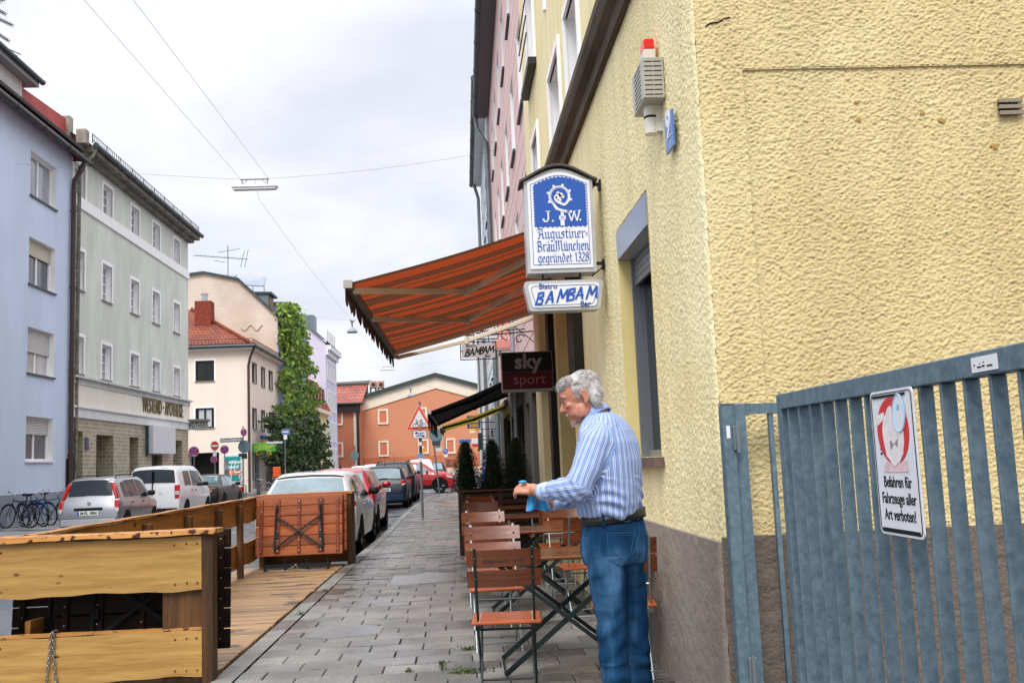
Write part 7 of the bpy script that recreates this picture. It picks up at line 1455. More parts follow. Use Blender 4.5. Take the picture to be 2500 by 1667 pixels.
sp0,sp1 = X_(650,1083),X_(692,1078);o = plate(t,(sp0 + sp1) / 2,Z_(1080,670),sp1 - sp0,.2,snavy,-.05,'street_name_plate');text('lettering','Schwanthalerstr.',.195,swhite,frame(((sp0 + sp1) / 2,-.056,Z_(1080,670) + .01),(1,0,0),(0,0,1)),o,sx=.76,bold=.013)
bx = thing('letter_box','small orange mail box on a leg by the cream corner shop','mail box',(aY(676,1160,63.5).x,63.5,-.05));m = MB();m.box(-.22,.22,-.15,.15,.95,1.6,.03);m.build('box',mat('mail_orange','#e0571c',rough=.4),bx);m = MB();m.cyl((0,0,0),(0,0,.95),.04,n=8);m.build('leg',postm,bx)
# signs along the right facades
t = thing('shop_sign','navy projecting sign with a yellow number under the olive awning','sign',(0,0,0));Y = 35.5;a,b = aY(1141,1046,Y),aY(1172,1024,Y);t.location = (a.x,Y,a.z);w_,h_ = b.x - a.x,b.z - a.z
m = MB();m.box(0,w_,-.06,.06,0,h_ + .15,.01);o = m.build('board',mat('sign_navy','#15356e',rough=.4),t);text('lettering','3000',.17,mat('sign_gold','#d9a92e',rough=.4),frame((w_ * .5,-.063,.09),(1,0,0),(0,0,1)),o,bold=.004);m = MB();m.box(w_ * .2,w_ * .85,-.068,-.062,.20,.34,.02);m.build('yellow_mark',MATS['sign_gold'],o);m = MB();m.obox((w_,0,.2),(1.22 - a.x,0,.2),.03,.03);m.build('bracket',iron,t)
def side_sign(name,lab,px0,py0,px1,py1,Y,c,c2=None,frac=.4,txt=None,tc_=None):
    a,b = aY(px0,py1,Y),aY(px1,py0,Y);t = thing(name,lab,'sign',(a.x,Y,a.z));w_,h_ = b.x - a.x,b.z - a.z;m = MB();m.box(0,w_,-.05,.05,0,h_,.01);o = m.build('board',mat(name + c,c,rough=.45),t)
    if c2: m = MB();m.box(.01,w_ - .01,-.056,-.051,.01,h_ * frac);m.build('panel',mat(name + c2,c2,rough=.45),o)
    if txt: text('lettering',txt,h_ * .3,mat('lt' + tc_,tc_,rough=.4),frame((w_ / 2,-.06,h_ * .7),(1,0,0),(0,0,1)),o)
    m = MB();m.obox((w_ * .9,.0,h_ * .8),(1.26 - a.x,0,h_ * .8),.025,.025);m.build('bracket',iron,t);return t
side_sign('shop_sign','small orange and white sign just below the navy number sign',1146,1046,1161,1058,37,'#e6c34a','#e9e3dc',.5)
side_sign('shop_sign','white and red hanging sign above the leftmost potted conifer',1152,1070,1167,1091,38.5,'#e4e2e4','#cf3440',.38)
side_sign('shop_sign','narrow yellow and black hanging banner beside the white and red sign',1166,1080,1171,1102,39.5,'#d9a52c','#3a2d1a',.3)
side_sign('shop_sign','dark green box sign beside the glazed shopfront',1168,1056,1177,1098,37.5,'#24342f')
side_sign('shop_sign','blue horizontal sign poking out left over the leftmost potted conifer',1121,1072,1148,1082,43.5,'#2a62b0',None,.4,None)
side_sign('beer_sign','yellow beer mug shaped sign with white foam on a post behind the cyclist warning sign',1030,1091,1042,1106,58,'#e2b12c').name = 'beer_sign'
bsg = [o for o in bpy.data.objects if o.name.startswith('beer_sign')][0]
for ch_ in list(bsg.children): bpy.data.objects.remove(ch_)
m = MB();m.box(-.10,.14,-.05,.05,0,.30,.03);m.tube([(.14,0,.24),(.24,0,.22),(.24,0,.08),(.14,0,.05)],.025,6);m.build('mug',mat('mug_yellow','#e0a92a',rough=.4),bsg);m = MB();m.ell((.02,0,.33),(.15,.06,.07),10,6);m.build('foam',swhite,bsg,smooth=True);m = MB();m.cyl((-.14,0,-2.2),(-.14,0,.4),.03,n=6);m.obox((-.14,0,.3),(0,0,.3),.02,.02);m.build('post',postm,bsg)
# suspended lamps and their wires
wirem = mat('wire','#6d7075',rough=.5,metal=.3)
def wire(label,pts,r=.0038,sag=.0,n=12):
    P = [Vector(p) for p in pts];out = []
    for a,b in zip(P,P[1:]): out += [a + (b - a) * (i / n) - Vector((0,0,sag * 4 * (i / n) * (1 - i / n))) for i in range(n)]
    out.append(P[-1]);m = MB();m.tube(out,r,5);return tag(m.build('cable',wirem),label,'cable')
LX = -5.3
def tube_lamp(lab,px0,px1,py,Y):
    a,b = aY(px0,py,Y),aY(px1,py,Y);c = (a + b) / 2;w_ = (b.x - a.x) / 2;t = thing('street_lamp',lab,'street lamp',c,0,'lamps hung over the street')
    m = MB();m.box(-w_,w_,-.13,.13,0,.085,.035);m.build('housing',mat('lamp_housing','#e6e8ea',rough=.4),t);m = MB();m.box(-w_ * .93,w_ * .93,-.10,.10,-.035,-.002,.012);m.build('diffuser',mat('lamp_diffuser','#f4f5f6',rough=.3),t)
    m = MB();[m.cyl((x,0,.08),(x * 1.0,0,.27),.014,n=6) for x in (-w_ * .55,w_ * .55)];m.cyl((-w_ * .62,0,.26),(w_ * .62,0,.26),.02,n=6);[m.cyl((x,0,.14),(x * .6,0,.26),.008,n=5) for x in (-w_ * .5,w_ * .5)];m.build('hanger',mat('hanger_grey','#74797d',rough=.5,metal=.3),t);return c,w_
def bell_lamp(lab,px,py,Y,R):
    c = aY(px,py,Y);t = thing('street_lamp',lab,'street lamp',c,0,'lamps hung over the street');m = MB();m.lathe([(0,R * 1.0),(R * .25,R * .98),(R * .55,R * .75),(R * .85,R * .3),(R,0),(R * .92,0),(R * .5,R * .5),(0,R * .8)],n=18);m.build('shade',mat('bell_grey','#8f9ba1',rough=.4),t,smooth=True);m = MB();m.cyl((0,0,R),(0,0,R * 2.2),R * .12,n=6);m.tube([(-R * .4,0,R * 2.3),(0,0,R * 1.7),(R * .5,0,R * 2.2)],R * .08,5);m.build('hanger',iron,t);return c + Vector((0,0,R * 2.2))
c1,w1 = tube_lamp('long white tube lamp hanging highest over the street',566,678,461,26.0)
b1 = bell_lamp('grey bell shaped lamp hanging left of the orange awning',860,812,47.0,.27);c2,w2 = tube_lamp('smaller tube lamp hanging farther down the street, below the bell lamp',927,965,903,76.0);b2 = bell_lamp('tiny bell shaped lamp before the orange gable wall',1003,968,104.0,.38)
A = c1 + Vector((0,0,.27));k = w1 * .6
wire('cross street cable from the first tube lamp to the pale blue house',[A + Vector((-k,0,0)),aX(42,400,-13.95)],sag=.05);wire('cross street cable from the first tube lamp to the pink house',[A + Vector((k,0,0)),aX(1210,367,1.28)],sag=.12)
m = MB();q = aX(1035,390,-1.2);d_ = (aX(1210,367,1.28) - A).normalized()
wire('long cable running overhead along the street from the lamp, the left one of two',[A + Vector((-k,0,0)),aZ(205,0,9.0) + (aZ(205,0,9.0) - A - Vector((-k,0,0))) * .15],sag=.0);wire('long cable running overhead along the street from the lamp, the right one of two',[A + Vector((k,0,0)),aZ(325,0,9.0) + (aZ(325,0,9.0) - A - Vector((k,0,0))) * .15],sag=.0)
wire('cable running down the street from the first lamp past both farther lamps',[A,A + Vector((.02,.6,-.45)),b1,c2 + Vector((0,0,.27)),b2],sag=.10)
wire('cross cable of the bell lamp toward the gabled house',[b1,aX(735,765,-13.9)],sag=.1);wire('cross cable of the bell lamp toward the white house on the right',[b1,Vector((1.2,47.0,b1.z + .6))],sag=.1);wire('faint cross cable of the second tube lamp',[aX(830,885,-13.8),c2 + Vector((0,0,.27)),Vector((1.6,76,c2.z + 1.0))],sag=.2)
# ================================================================== ivy, shrub, potted conifers
def leafm(name,c1,c2,tr=.3):
    m = bpy.data.materials.new(name);m.use_nodes = True;t = m.node_tree;b = t.nodes['Principled BSDF'];b.inputs['Roughness'].default_value = .5
    at = nn(t,'ShaderNodeAttribute',attribute_name='seed',attribute_type='GEOMETRY');sx = nn(t,'ShaderNodeSeparateXYZ');t.links.new(at.outputs['Vector'],sx.inputs[0]);r = nn(t,'ShaderNodeValToRGB');t.links.new(sx.outputs[0],r.inputs[0]);r.color_ramp.elements[0].color = hexc(c1);r.color_ramp.elements[1].color = hexc(c2);t.links.new(r.outputs[0],b.inputs['Base Color'])
    tl = nn(t,'ShaderNodeBsdfTranslucent');t.links.new(r.outputs[0],tl.inputs['Color']);mx_ = nn(t,'ShaderNodeMixShader');mx_.inputs[0].default_value = tr;t.links.new(b.outputs[0],mx_.inputs[1]);t.links.new(tl.outputs[0],mx_.inputs[2]);t.links.new(mx_.outputs[0],t.nodes['Material Output'].inputs[0]);return m
def leaves(mb,pts,size,out=None,droop=.3):
    for p in pts:
        s = size * rnd.uniform(.6,1.3);a = Vector((rnd.gauss(0,1),rnd.gauss(0,1),rnd.gauss(0,.6)));
        if out: a += Vector(out) * 1.2
        a.normalize();u = a.cross(Vector((rnd.gauss(0,1),rnd.gauss(0,1),rnd.gauss(0,1)))).normalized();v = a.cross(u);p = Vector(p);mb.sd = (rnd.random(),rnd.random(),0)
        mb.add([p - u * s * .5,p - v * s * .33 + a * s * .06,p + u * s * .5,p + v * s * .33 + a * s * .06],[(0,1,2,3)])
    mb.sd = None
def outline_at(tab,y): return [np.interp(y,[r[0] for r in tab],[r[k] for r in tab]) for k in (1,2)]
ivt = [(735,693,700),(755,692,708),(775,692,722),(800,694,736),(830,698,742),(870,696,744),(900,690,752),(950,686,762),(1000,684,768),(1040,684,772),(1090,690,776),(1150,700,776)]
pts = []
clumps = []
for k in range(330):
    py = rnd.uniform(738,1120);a,b = outline_at(ivt,py);px = rnd.uniform(a,b);clumps.append((px,py,rnd.uniform(3.5,8),rnd.uniform(-.35,.55)))
for c in clumps:
    for k in range(40):
        q = aX(c[0] + rnd.gauss(0,c[2]) * .75,c[1] + abs(rnd.gauss(0,c[2])) * 1.1,-13.55);q.x += c[3] + rnd.gauss(0,.16);pts.append(q)
ivy = thing('climbing_plant','bright green climbing plant cascading down the mural house wall','climbing plant',(XL,82,0))
m = MB(Matrix.Translation((-XL,-82,0)));leaves(m,pts,.34,(1,-.6,.4));m.build('foliage',leafm('ivy_leaf','#34520f','#9cba45'),ivy,recalc=False)
m = MB();[m.tube([(.15 + .1 * math.sin(i),-3 + i * 1.6,0),(.2,-2.5 + i * 1.5,5),(.25,-3 + i * 1.0,10),(.2,-4 + i * .4,13)],.05,5) for i in range(5)];m.build('stem',mat('stem_brown','#3b2d20',rough=.9),ivy)
sht = [(1012,668,745),(1030,660,765),(1060,653,774),(1100,652,781),(1130,660,780),(1160,690,776),(1185,700,760)]
pts = []
for k in range(170):
    py = rnd.uniform(1016,1165);a,b = outline_at(sht,py);px = rnd.uniform(a,b);d_ = rnd.uniform(-.4,1.1);s_ = rnd.uniform(4,8)
    for j in range(34): q = aX(px + rnd.gauss(0,s_) * .7,py + rnd.gauss(0,s_) * .7,-12.9);q.x += d_ + rnd.gauss(0,.2);q.z = max(q.z,.4);pts.append(q)
shb = thing('shrub','dark green shrub bulging over the far pavement below the climbing plant','shrub',(-13,74,0));m = MB(Matrix.Translation((13,-74,0)));leaves(m,pts,.34,(.6,-.8,.3));m.build('foliage',leafm('shrub_leaf','#101d08','#3d5a1d',.2),shb,recalc=False)
m = MB();[m.tube([(0 + .3 * math.cos(i),i * 1.5 - 3,0),(.2 * math.sin(i),i * 1.6 - 3,2.2),(.4,i * 1.5 - 3,4)],[.09,.06,.03],6) for i in range(6)];m.build('trunk',MATS['stem_brown'],shb)
# potted conifers in one long wooden planter
darkw = wood('planter_wood','#1f120b','#4a2d1a',0,rough=.5,knots=False);PY = 15.2
pln = thing('planter','dark slatted wooden planter box across the end of the bistro tables','planter',(.52,PY,0));m = MB()
for k in range(9): m.sd = None;m.box(-.64,.62,-.26,-.235,.06 + k * .095,.06 + k * .095 + .082,.004)
m.build('slat_front',darkw,pln);m = MB();[m.box(x,x + .07,-.285,-.262,.0,.93) for x in (-.64,-.04,.55)];m.build('batten',darkw,pln);m = MB();m.box(-.66,.64,-.29,.29,.92,.955,.006);m.build('rim',darkw,pln);m = MB();m.box(-.63,-.6,-.23,.24,.03,.91);m.box(.58,.61,-.23,.24,.03,.91);m.box(-.6,.58,.21,.24,.03,.91);m.build('side_panel',darkw,pln)
for k in range(2): pass
con0 = thing('conifer','slim dark conifer, leftmost of three in the planter','conifer',(0,0,0),0,'slim conifers in the planter');pts = []
m = MB();
for k in range(7500):
    h = rnd.random() ** 1.25;z = .0 + h * .86;rr = (.185 * (1 - h) ** .55 + .012);a = rnd.uniform(0,6.283);r_ = rr * rnd.uniform(.5,1.22) * (1 + .14 * math.sin(3 * a + h * 5) * math.sin(2 * a + 4 + h * 17));c = Vector((r_ * math.cos(a),r_ * math.sin(a),z));d_ = Vector((math.cos(a) * .5 + rnd.gauss(0,.3),math.sin(a) * .5 + rnd.gauss(0,.3),.9 + rnd.gauss(0,.3))).normalized();s_ = Vector((-math.sin(a) + rnd.gauss(0,.4),math.cos(a) + rnd.gauss(0,.4),rnd.gauss(0,.3))).normalized() * .0045;l_ = d_ * rnd.uniform(.018,.040);m.sd = (rnd.random(),0,0);m.add([c - s_,c + s_,c + s_ * .5 + l_,c - s_ * .5 + l_],[(0,1,2,3)])
m.sd = None;m.build('foliage',leafm('conifer_leaf','#0d1a0c','#33482a',.1),con0,recalc=False);m = MB();m.cyl((0,0,-.25),(0,0,.75),.016,.006,n=6);m.build('trunk',MATS['stem_brown'],con0)
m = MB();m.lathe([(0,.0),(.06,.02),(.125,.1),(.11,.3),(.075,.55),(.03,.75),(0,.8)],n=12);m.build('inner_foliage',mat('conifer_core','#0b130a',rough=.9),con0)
for i,(px,tp,lb) in enumerate(((1138,1078,None),(1203,1074,'slim dark conifer, middle of three in the planter'),(1262,1068,'slim dark conifer, nearest the wall of three in the planter'))):
    c = con0 if i == 0 else copy_tree(con0);x = aY(px,1150,PY).x;z1_ = aY(px,tp,PY).z;c.location = (x,PY,.93);s_ = (z1_ - .93) / .88;c.scale = (1.15,1.15,s_);c.rotation_euler = (0,0,i * 2.1)
    if lb: c['label'] = lb
# ================================================================== beer garden chairs and tables
cw = wood('chair_slats','#4c2210','#7d411f',0,rough=.22,knots=False,spec=.6);cw_o = wood('seat_slats','#8a3a10','#b85a22',0,rough=.3,knots=False,spec=.6)
irong = mat('iron_green','#1d2a2b',rough=.45,metal=.3);rodz = mat('rod_zinc','#8d9799',rough=.35,metal=.7)
def make_chair(label,rod,seatm=cw_o):
    t = thing('folding_chair',label,'chair',(0,0,0),0,'folding chairs at the bistro tables');W = .215
    m = MB()
    for z0,y0 in ((.655,-.183),(.775,-.228)):
        m.cm = 0;m.sd = None;n = 10;vs = []
        for i in range(n + 1):
            x = -W + 2 * W * i / n;bow = -.022 * (1 - (x / W) ** 2)
            for dy,dz in ((-.010,0),(.010,.0),(.010 - .036,.098),(-.010 - .036,.098)): vs.append((x,y0 + bow + dy,z0 + dz))
        m.add(vs,[(i * 4 + k,i * 4 + (k + 1) % 4,i * 4 + 4 + (k + 1) % 4,i * 4 + 4 + k) for i in range(n) for k in range(4)] + [(0,1,2,3),tuple(n * 4 + k for k in (3,2,1,0))]);m.cm = 1
        for x in (-.165,.165): m.ell((x,y0 + .012 - .013 - .022 * (1 - (x / W) ** 2) + .005,z0 + .05),(.008,.012,.008),8,5);m.ell((x,y0 - .028 - .022 * (1 - (x / W) ** 2),z0 + .05),(.006,.012,.006),8,5)
    m.build('backrest',[cw,rodz],t,angle=35)
    m = MB()
    for k in range(6):
        m.cm = 0;m.sd = None;y = -.17 + k * .066;m.box(-W + .01,W - .01,y,y + .054,.435,.453,.005);m.cm = 1
        for x in (-.155,.155): m.ell((x,y + .027,.454),(.006,.006,.003),6,4)
    m.build('seat',[seatm,rodz],t)
    for s in (-1,1):
        x = s * .165
        m = MB();m.tube([(x,-.272,.875),(x,-.20,.68),(x,-.10,.40),(x,.08,.15),(x,.195,.0)],.0075,7);m.obox((x,-.285,.885),(x,-.19,.62),.016,.012);m.build('leg',rod,t,smooth=False)
        m = MB();m.tube([(x * .93,.19,.432),(x * .93,.02,.24),(x * .93,-.20,.0)],.0075,7);m.build('leg',rod,t);m = MB();m.cyl((x * .93 - s * .008,.19,.43),(x * .93 - s * .008,-.17,.43),.008,n=6);m.box(x - .016,x + .016,-.13,-.07,.40,.433);m.build('seat_bracket',rod,t)
    for q,y,z in ((.165,-.10,.40),(.165,.155,.06),(.155,-.165,.05),(.165,-.165,.58)): m = MB();m.cyl((-q,y,z),(q,y,z),.007,n=7);m.build('crossbar',rod,t)
    return t
c_dark = make_chair('brown slatted folding chair with black iron legs, nearest on the pavement side',irong)
c_zinc = make_chair('brown folding chair with bright rods facing it across the nearest table',rodz)
def put(c,x,backy,face,label,rz=0):
    c.location = (x,backy + (.24 if face > 0 else -.24),0);c.rotation_euler = (0,0,(0 if face > 0 else math.pi) + rz);c['label'] = label;return c
lt_ = text('lettering','Augustiner Bräu',.036,mat('chair_print','#241108',rough=.5),frame((.0,-.272,.815),(1,0,0),(0,.28,1)),[o for o in c_dark.children if o.name.startswith('backrest')][0],ext=.001,bold=.0008)
put(c_dark,.215,5.78,1,c_dark['label'],R_(-3));put(c_zinc,.20,7.78,-1,c_zinc['label'],R_(2))
for x,y,f,lb,src,rz in ((.19,8.28,1,'folding chair with its back touching the chair of the nearest table, pavement side',c_zinc,-2),(.17,10.0,-1,'folding chair across the second table, pavement side',c_zinc,2),(.18,10.45,1,'folding chair turned away at the third table, pavement side',c_zinc,0),(.18,12.4,-1,'folding chair facing us across the third table, pavement side',c_zinc,1),
                             (.17,12.85,1,'folding chair turned away at the farthest table, pavement side',c_zinc,0),(.19,14.3,-1,'dark folding chair right before the planter',c_zinc,0),(.98,6.18,1,'dark backed folding chair between the standing man and the grey plinth',c_zinc,-6),(1.0,8.38,1,'folding chair with its back to us at the second table, wall side',c_zinc,4),
                             (.99,10.15,-1,'orange backed folding chair behind the man, wall side of the second table',c_zinc,0),(.98,10.6,1,'folding chair at the third table, wall side',c_zinc,0),(.97,12.4,-1,'folding chair at the third table facing us, wall side',c_zinc,0)):
    put(copy_tree(src),x,y,f,lb,R_(rz))
ttw = wood('tabletop_slats','#572a12','#845026',0,rough=.22,knots=False,spec=.7)
def make_table(label):
    t = thing('garden_table',label,'table',(0,0,0),0,'slatted tables in front of the bistro');m = MB()
    for k in range(5): m.sd = None;m.box(-.575,.575,-.35 + k * .141,-.35 + k * .141 + .134,.728,.752,.007)
    m.build('tabletop',ttw,t)
    m = MB()
    for x in (-.42,.42): m.box(x - .02,x + .02,-.33,.33,.70,.727)
    m.build('batten',irong,t)
    for s in (-1,1):
        m = MB();y = s * .27;m.obox((-.44,y,.70),(.42,y + s * .012,.015),.008,.026);m.build('leg',irong,t);m = MB();m.obox((.44,y - s * .02,.70),(-.42,y - s * .008,.015),.010,.034);m.build('leg',irong,t)
    for x,z in ((-.42,.02),(.42,.02),(0,.355)): m = MB();m.cyl((x,-.28,z),(x,.28,z),.008,n=6);m.build('stretcher',irong,t)
    return t
tb = make_table('brown slatted garden table nearest to us, beside the man');tb.location = (.635,6.78,0)
for y,lb in ((9.15,'second brown slatted table, between two pairs of chairs'),(11.4,'third brown slatted table, half hidden behind chair backs'),(13.55,'farthest slatted table, in the shade before the planter')):
    c = copy_tree(tb);c.location = (.635,y,0);c['label'] = lb
# ================================================================== gate
gx,gy1 = 1.30,4.03
gt_ = thing('sliding_gate','grey galvanised sliding gate of upright flat bars, in the right foreground','gate',(gx,gy1,0));GZ = 1.602
m = MB();m.box(0,.05,-.055,0,.08,GZ,.003);m.box(-.004,.0,-.05,-.04,.08,GZ);m.build('end_post',galv,gt_)
m = MB();m.box(-.003,.053,-3.6,-.0555,GZ - .062,GZ,.003);m.build('top_rail',galv,gt_);m = MB();m.box(-.003,.053,-3.6,-.0555,.08,.15,.003);m.build('bottom_rail',galv,gt_)
yb = -.115
while yb > -3.5: m = MB();m.box(.004,.048,yb - .014,yb,.15,GZ - .062,.003);m.build('bar',galv,gt_);yb -= .128
m = MB();m.box(-.0065,-.0035,-1.72,-1.60,GZ - .052,GZ - .014);o = m.build('sticker',swhite,gt_);m = MB();[m.box(-.0074,-.0068,a,b,c,d) for a,b,c,d in ((-1.618,-1.612,GZ - .036,GZ - .032),(-1.646,-1.628,GZ - .042,GZ - .038),(-1.664,-1.650,GZ - .041,GZ - .037),(-1.700,-1.674,GZ - .042,GZ - .038),(-1.644,-1.640,GZ - .033,GZ - .030),(-1.662,-1.657,GZ - .031,GZ - .028))];m.build('sticker_print',sblk,o)
fw_ = thing('gate_frame','narrow galvanised gate leaf and post standing at the corner of the yellow house','gate',(1.30,4.72,0))
m = MB();m.box(-.055,.005,-.03,.04,0,1.60,.004);m.build('post',galv,fw_);m = MB();m.box(-.056,.006,-.031,.041,1.602,1.607);m.build('post_cap',zinc,fw_)
A_,B_ = Vector((.040,.03,0)),Vector((.375,.10,0));dr = (B_ - A_).normalized()
for nm,p,q,w_,h_ in (('stile',A_ + Vector((0,0,.20)),A_ + Vector((0,0,1.605)),.055,.055),('stile',B_ + Vector((0,0,.20)),B_ + Vector((0,0,1.605)),.05,.05)): m = MB();m.obox(p,q,w_,h_,up=(0,1,0));m.build(nm,galv,fw_)
for z in (.225,1.58): m = MB();m.obox(A_ + dr * .028 + Vector((0,0,z)),B_ - dr * .026 + Vector((0,0,z)),.045,.05);m.build('rail',galv,fw_)
for k in (.5,): m = MB();q = A_ + (B_ - A_) * k;m.obox(q + Vector((0,0,.25)),q + Vector((0,0,1.555)),.022,.03,up=(0,1,0));m.build('bar',galv,fw_)
for z in (.30,1.38): m = MB();m.box(-.01,.03,-.045,-.031,z,z + .12,.004);m.cyl((.01,-.05,z - .01),(.01,-.05,z + .13),.010,n=8);m.build('hinge',zinc,fw_)
m = MB();m.box(-.040,-.022,-.0325,-.031,1.44,1.50);m.build('sticker',swhite,fw_)
# notice on the gate
ns = thing('notice_sign','white enamel notice with a torn red ring symbol and black German text on the gate','sign',(gx - .012,2.90,1.108))
ya,yb_ = .147,-.147;nh = .435;PN = lambda u,v,d: (-d,-u,v)       # u to the right as seen from the street
def nrect(w_,h_,r,dv=0): return [(u,v + dv) for u,v in rpoly(w_,w_,h_,r)]
m = MB();m.prism(nrect(.147,nh,.02),PN,0,.004);npl = m.build('plate',mat('notice_white','#d9dbe0',rough=.3,var=.05,vs=6),ns)
m = MB();e = nrect(.138,nh - .018,.016,.009);[m.tube([PN(a[0],a[1],.0048),PN(b[0],b[1],.0048)],.0016,4) for a,b in zip(e,e[1:] + e[:1])];m.build('border_line',sblk,npl)
for q in ((-.125,.125,.010,.020),(-.10,.125,nh - .022,nh - .014)): m = MB();m.box(-.0068,-.0045,*q);m.build('tape',sblk,npl)
def torn(cx,cz,rx,rz_,n,amp,seed): r = random.Random(seed);return [(cx + rx * math.cos(a) * (1 + r.uniform(-amp,amp)),cz + rz_ * math.sin(a) * (1 + r.uniform(-amp,amp))) for a in np.linspace(0,2 * math.pi,n,endpoint=False)]
m = MB();m.prism(torn(.0,.312,.108,.100,40,0,1),PN,.0045,.0058);m.build('red_ring',mat('notice_red','#c5241d',rough=.35),npl)
m = MB();m.prism(torn(.005,.296,.072,.086,26,.08,4),PN,.0060,.0066);m.build('torn_paper',mat('torn_paper','#d8d2d3',rough=.8,var=.08,vs=40),npl);m = MB();m.prism([(-.085,.188),(.085,.190),(.08,.225),(.03,.215),(-.02,.23),(-.075,.215)],PN,.0047,.0056);m.build('torn_paper',mat('torn_pink','#cfb5b6',rough=.8,var=.12,vs=30),npl)
m = MB();m.prism([(-.10,.33),(-.045,.35),(-.05,.37),(-.105,.36)],PN,.0062,.0067);m.build('torn_paper',MATS['torn_paper'],npl)
m = MB();m.prism(torn(.055,.362,.043,.058,24,.02,6),PN,.0068,.0074);rs = m.build('round_sticker',mat('sticker_pale','#d3d9e0',rough=.4),npl);m = MB();e = torn(.055,.362,.041,.055,24,0,6);[m.tube([PN(a[0],a[1],.0078),PN(b[0],b[1],.0078)],.0018,4) for a,b in zip(e,e[1:] + e[:1])];m.prism([(.045,.37),(.06,.37),(.065,.385),(.05,.39)],PN,.0076,.008);m.build('sticker_ring',mat('sticker_ring','#7fb0d8',rough=.4),rs)
m = MB();[m.prism([(-.02 + .006 * k,.255 + .004 * k),(-.02 + .006 * k + .003,.255 + .004 * k),(-.02 + .006 * k + .002,.285 - .003 * k),(-.02 + .006 * k,.285 - .003 * k)],PN,.0068,.0072) for k in range(9)];[m.prism([(-.10 + .002 * k,.24 + .014 * k),(-.085 + .003 * (k % 3),.243 + .014 * k),(-.088,.249 + .014 * k),(-.10,.247 + .014 * k)],PN,.0046,.0052) for k in range(5)];m.build('scribble',mat('scribble','#3c3f47',rough=.6),npl)
for s_,zz in (('Befahren für',.158),('Fahrzeuge aller',.109),('Art verboten!',.060)): text('lettering',s_,.047,sblk,frame(PN(0,zz,.0046),(0,-1,0),(0,0,1)),npl,ext=.0006,sx=.80,bold=.0006)
m = MB();[m.cyl((-.002,y,z),(.02,y,z),.005,n=8) for y in (-.1,.1) for z in (.03,nh - .03)];m.build('screw',steel,ns)
# weeds in the joints
wl = leafm('weed_leaf','#2c3f17','#59763a',.3)
def weed(label,x,y,r,n):
    m = MB();pts = [(rnd.gauss(0,r),rnd.gauss(0,r * .6),abs(rnd.gauss(0,.012)) + .003) for _ in range(n)];leaves(m,pts,.02,(0,0,1));o = m.build('weed',wl,recalc=False);o.location = (x,y,.0);tag(o,label,'weed','weeds in the pavement joints')
for px,py,r,n,lb in ((1142,1586,.03,90,'small weed tuft in a paving joint left of the nearest chair legs'),(1142,1640,.07,260,'larger spread of weeds at the bottom edge below the nearest chair'),(1080,1622,.015,40,'tiny weed in a joint left of the weed spread'),(735,1500,.02,50,'thin weeds along the kerb joint by the deck, lower clump'),(795,1443,.02,50,'thin weeds along the kerb joint by the deck, upper clump'),(1000,1640,.012,30,'tiny weed near the bottom of the pavement')): q = aZ(px,py,0);weed(lb,q.x,q.y,r,n)
q = aZ(1068,1222,0);m = MB();m.cyl((0,0,.001),(0,0,.006),.34,n=24);o = m.build('manhole_cover',mat('manhole','#3f4142',rough=.6,var=.3,vs=20));o.location = (q.x - .05,q.y - .5,0);tag(o,'round dark manhole cover in the pavement beyond the warning sign post','manhole cover')
# ================================================================== the man
MY = 4.9
man = thing('person','grey haired man in a blue striped shirt and jeans holding a blue cloth','person',(.74,MY,0))
MO = Vector((.74,MY,0))
def mp_(px,py,dy=0.0): return aY(px,py,MY + dy) - MO
def capsule(mb,p0,p1,r0,r1,n=14,sx=1.0):
    mb.tube([p0,Vector(p0) + (Vector(p1) - Vector(p0)) * .5,p1],[r0,(r0 + r1) / 2,r1],n);mb.ell(p0,(r0,) * 3,n,8);mb.ell(p1,(r1,) * 3,n,8)
def limb(mb,pts,rs,n=14):
    for a,b,ra,rb in zip(pts,pts[1:],rs,rs[1:]): capsule(mb,a,b,ra,rb,n)
def loft(mb,secs,n=24):
    """stacked oval sections: (centre, half width along the left-right line, half depth along the facing line, facing yaw)"""
    vs = [];fs = []
    for c,hw,hd,yaw in secs:
        f = Vector((math.cos(yaw),math.sin(yaw),0));l = Vector((-f.y,f.x,0))
        for k in range(n):
            t = 2 * math.pi * k / n;ct,st_ = math.cos(t),math.sin(t);e = 2 / 2.5
            vs.append(Vector(c) + f * hd * math.copysign(abs(ct) ** e,ct) + l * hw * math.copysign(abs(st_) ** e,st_))
    for i in range(len(secs) - 1):
        for k in range(n): fs.append((i * n + k,i * n + (k + 1) % n,(i + 1) * n + (k + 1) % n,(i + 1) * n + k))
    fs.append(tuple(range(n))[::-1]);fs.append(tuple((len(secs) - 1) * n + k for k in range(n)));mb.add(vs,fs)
def fuse(mb,name,mats,voxel,smooth=6,par=None,fac=.5):
    """grow one continuous skin over overlapping volumes"""
    o = mb.build(name,mats,None);r = o.modifiers.new('r','REMESH');r.mode = 'VOXEL';r.voxel_size = voxel;r.use_smooth_shade = True
    s = o.modifiers.new('s','SMOOTH');s.iterations = smooth;s.factor = fac
    dg = bpy.context.evaluated_depsgraph_get();me = bpy.data.meshes.new_from_object(o.evaluated_get(dg),depsgraph=dg);old = o.data;o.modifiers.clear();o.data = me;bpy.data.meshes.remove(old);me.name = name
    if not me.materials: [me.materials.append(x) for x in (mats if isinstance(mats,list) else [mats])]
    me.polygons.foreach_set('use_smooth',[True] * len(me.polygons));o.parent = par;return o
def verts(o): a = np.empty(len(o.data.vertices) * 3,np.float32);o.data.vertices.foreach_get('co',a);return a.reshape(-1,3)
def vnorm(o): a = np.empty(len(o.data.vertices) * 3,np.float32);o.data.vertices.foreach_get('normal',a);return a.reshape(-1,3)
def setv(o,v): o.data.vertices.foreach_set('co',v.astype(np.float32).reshape(-1));o.data.update()
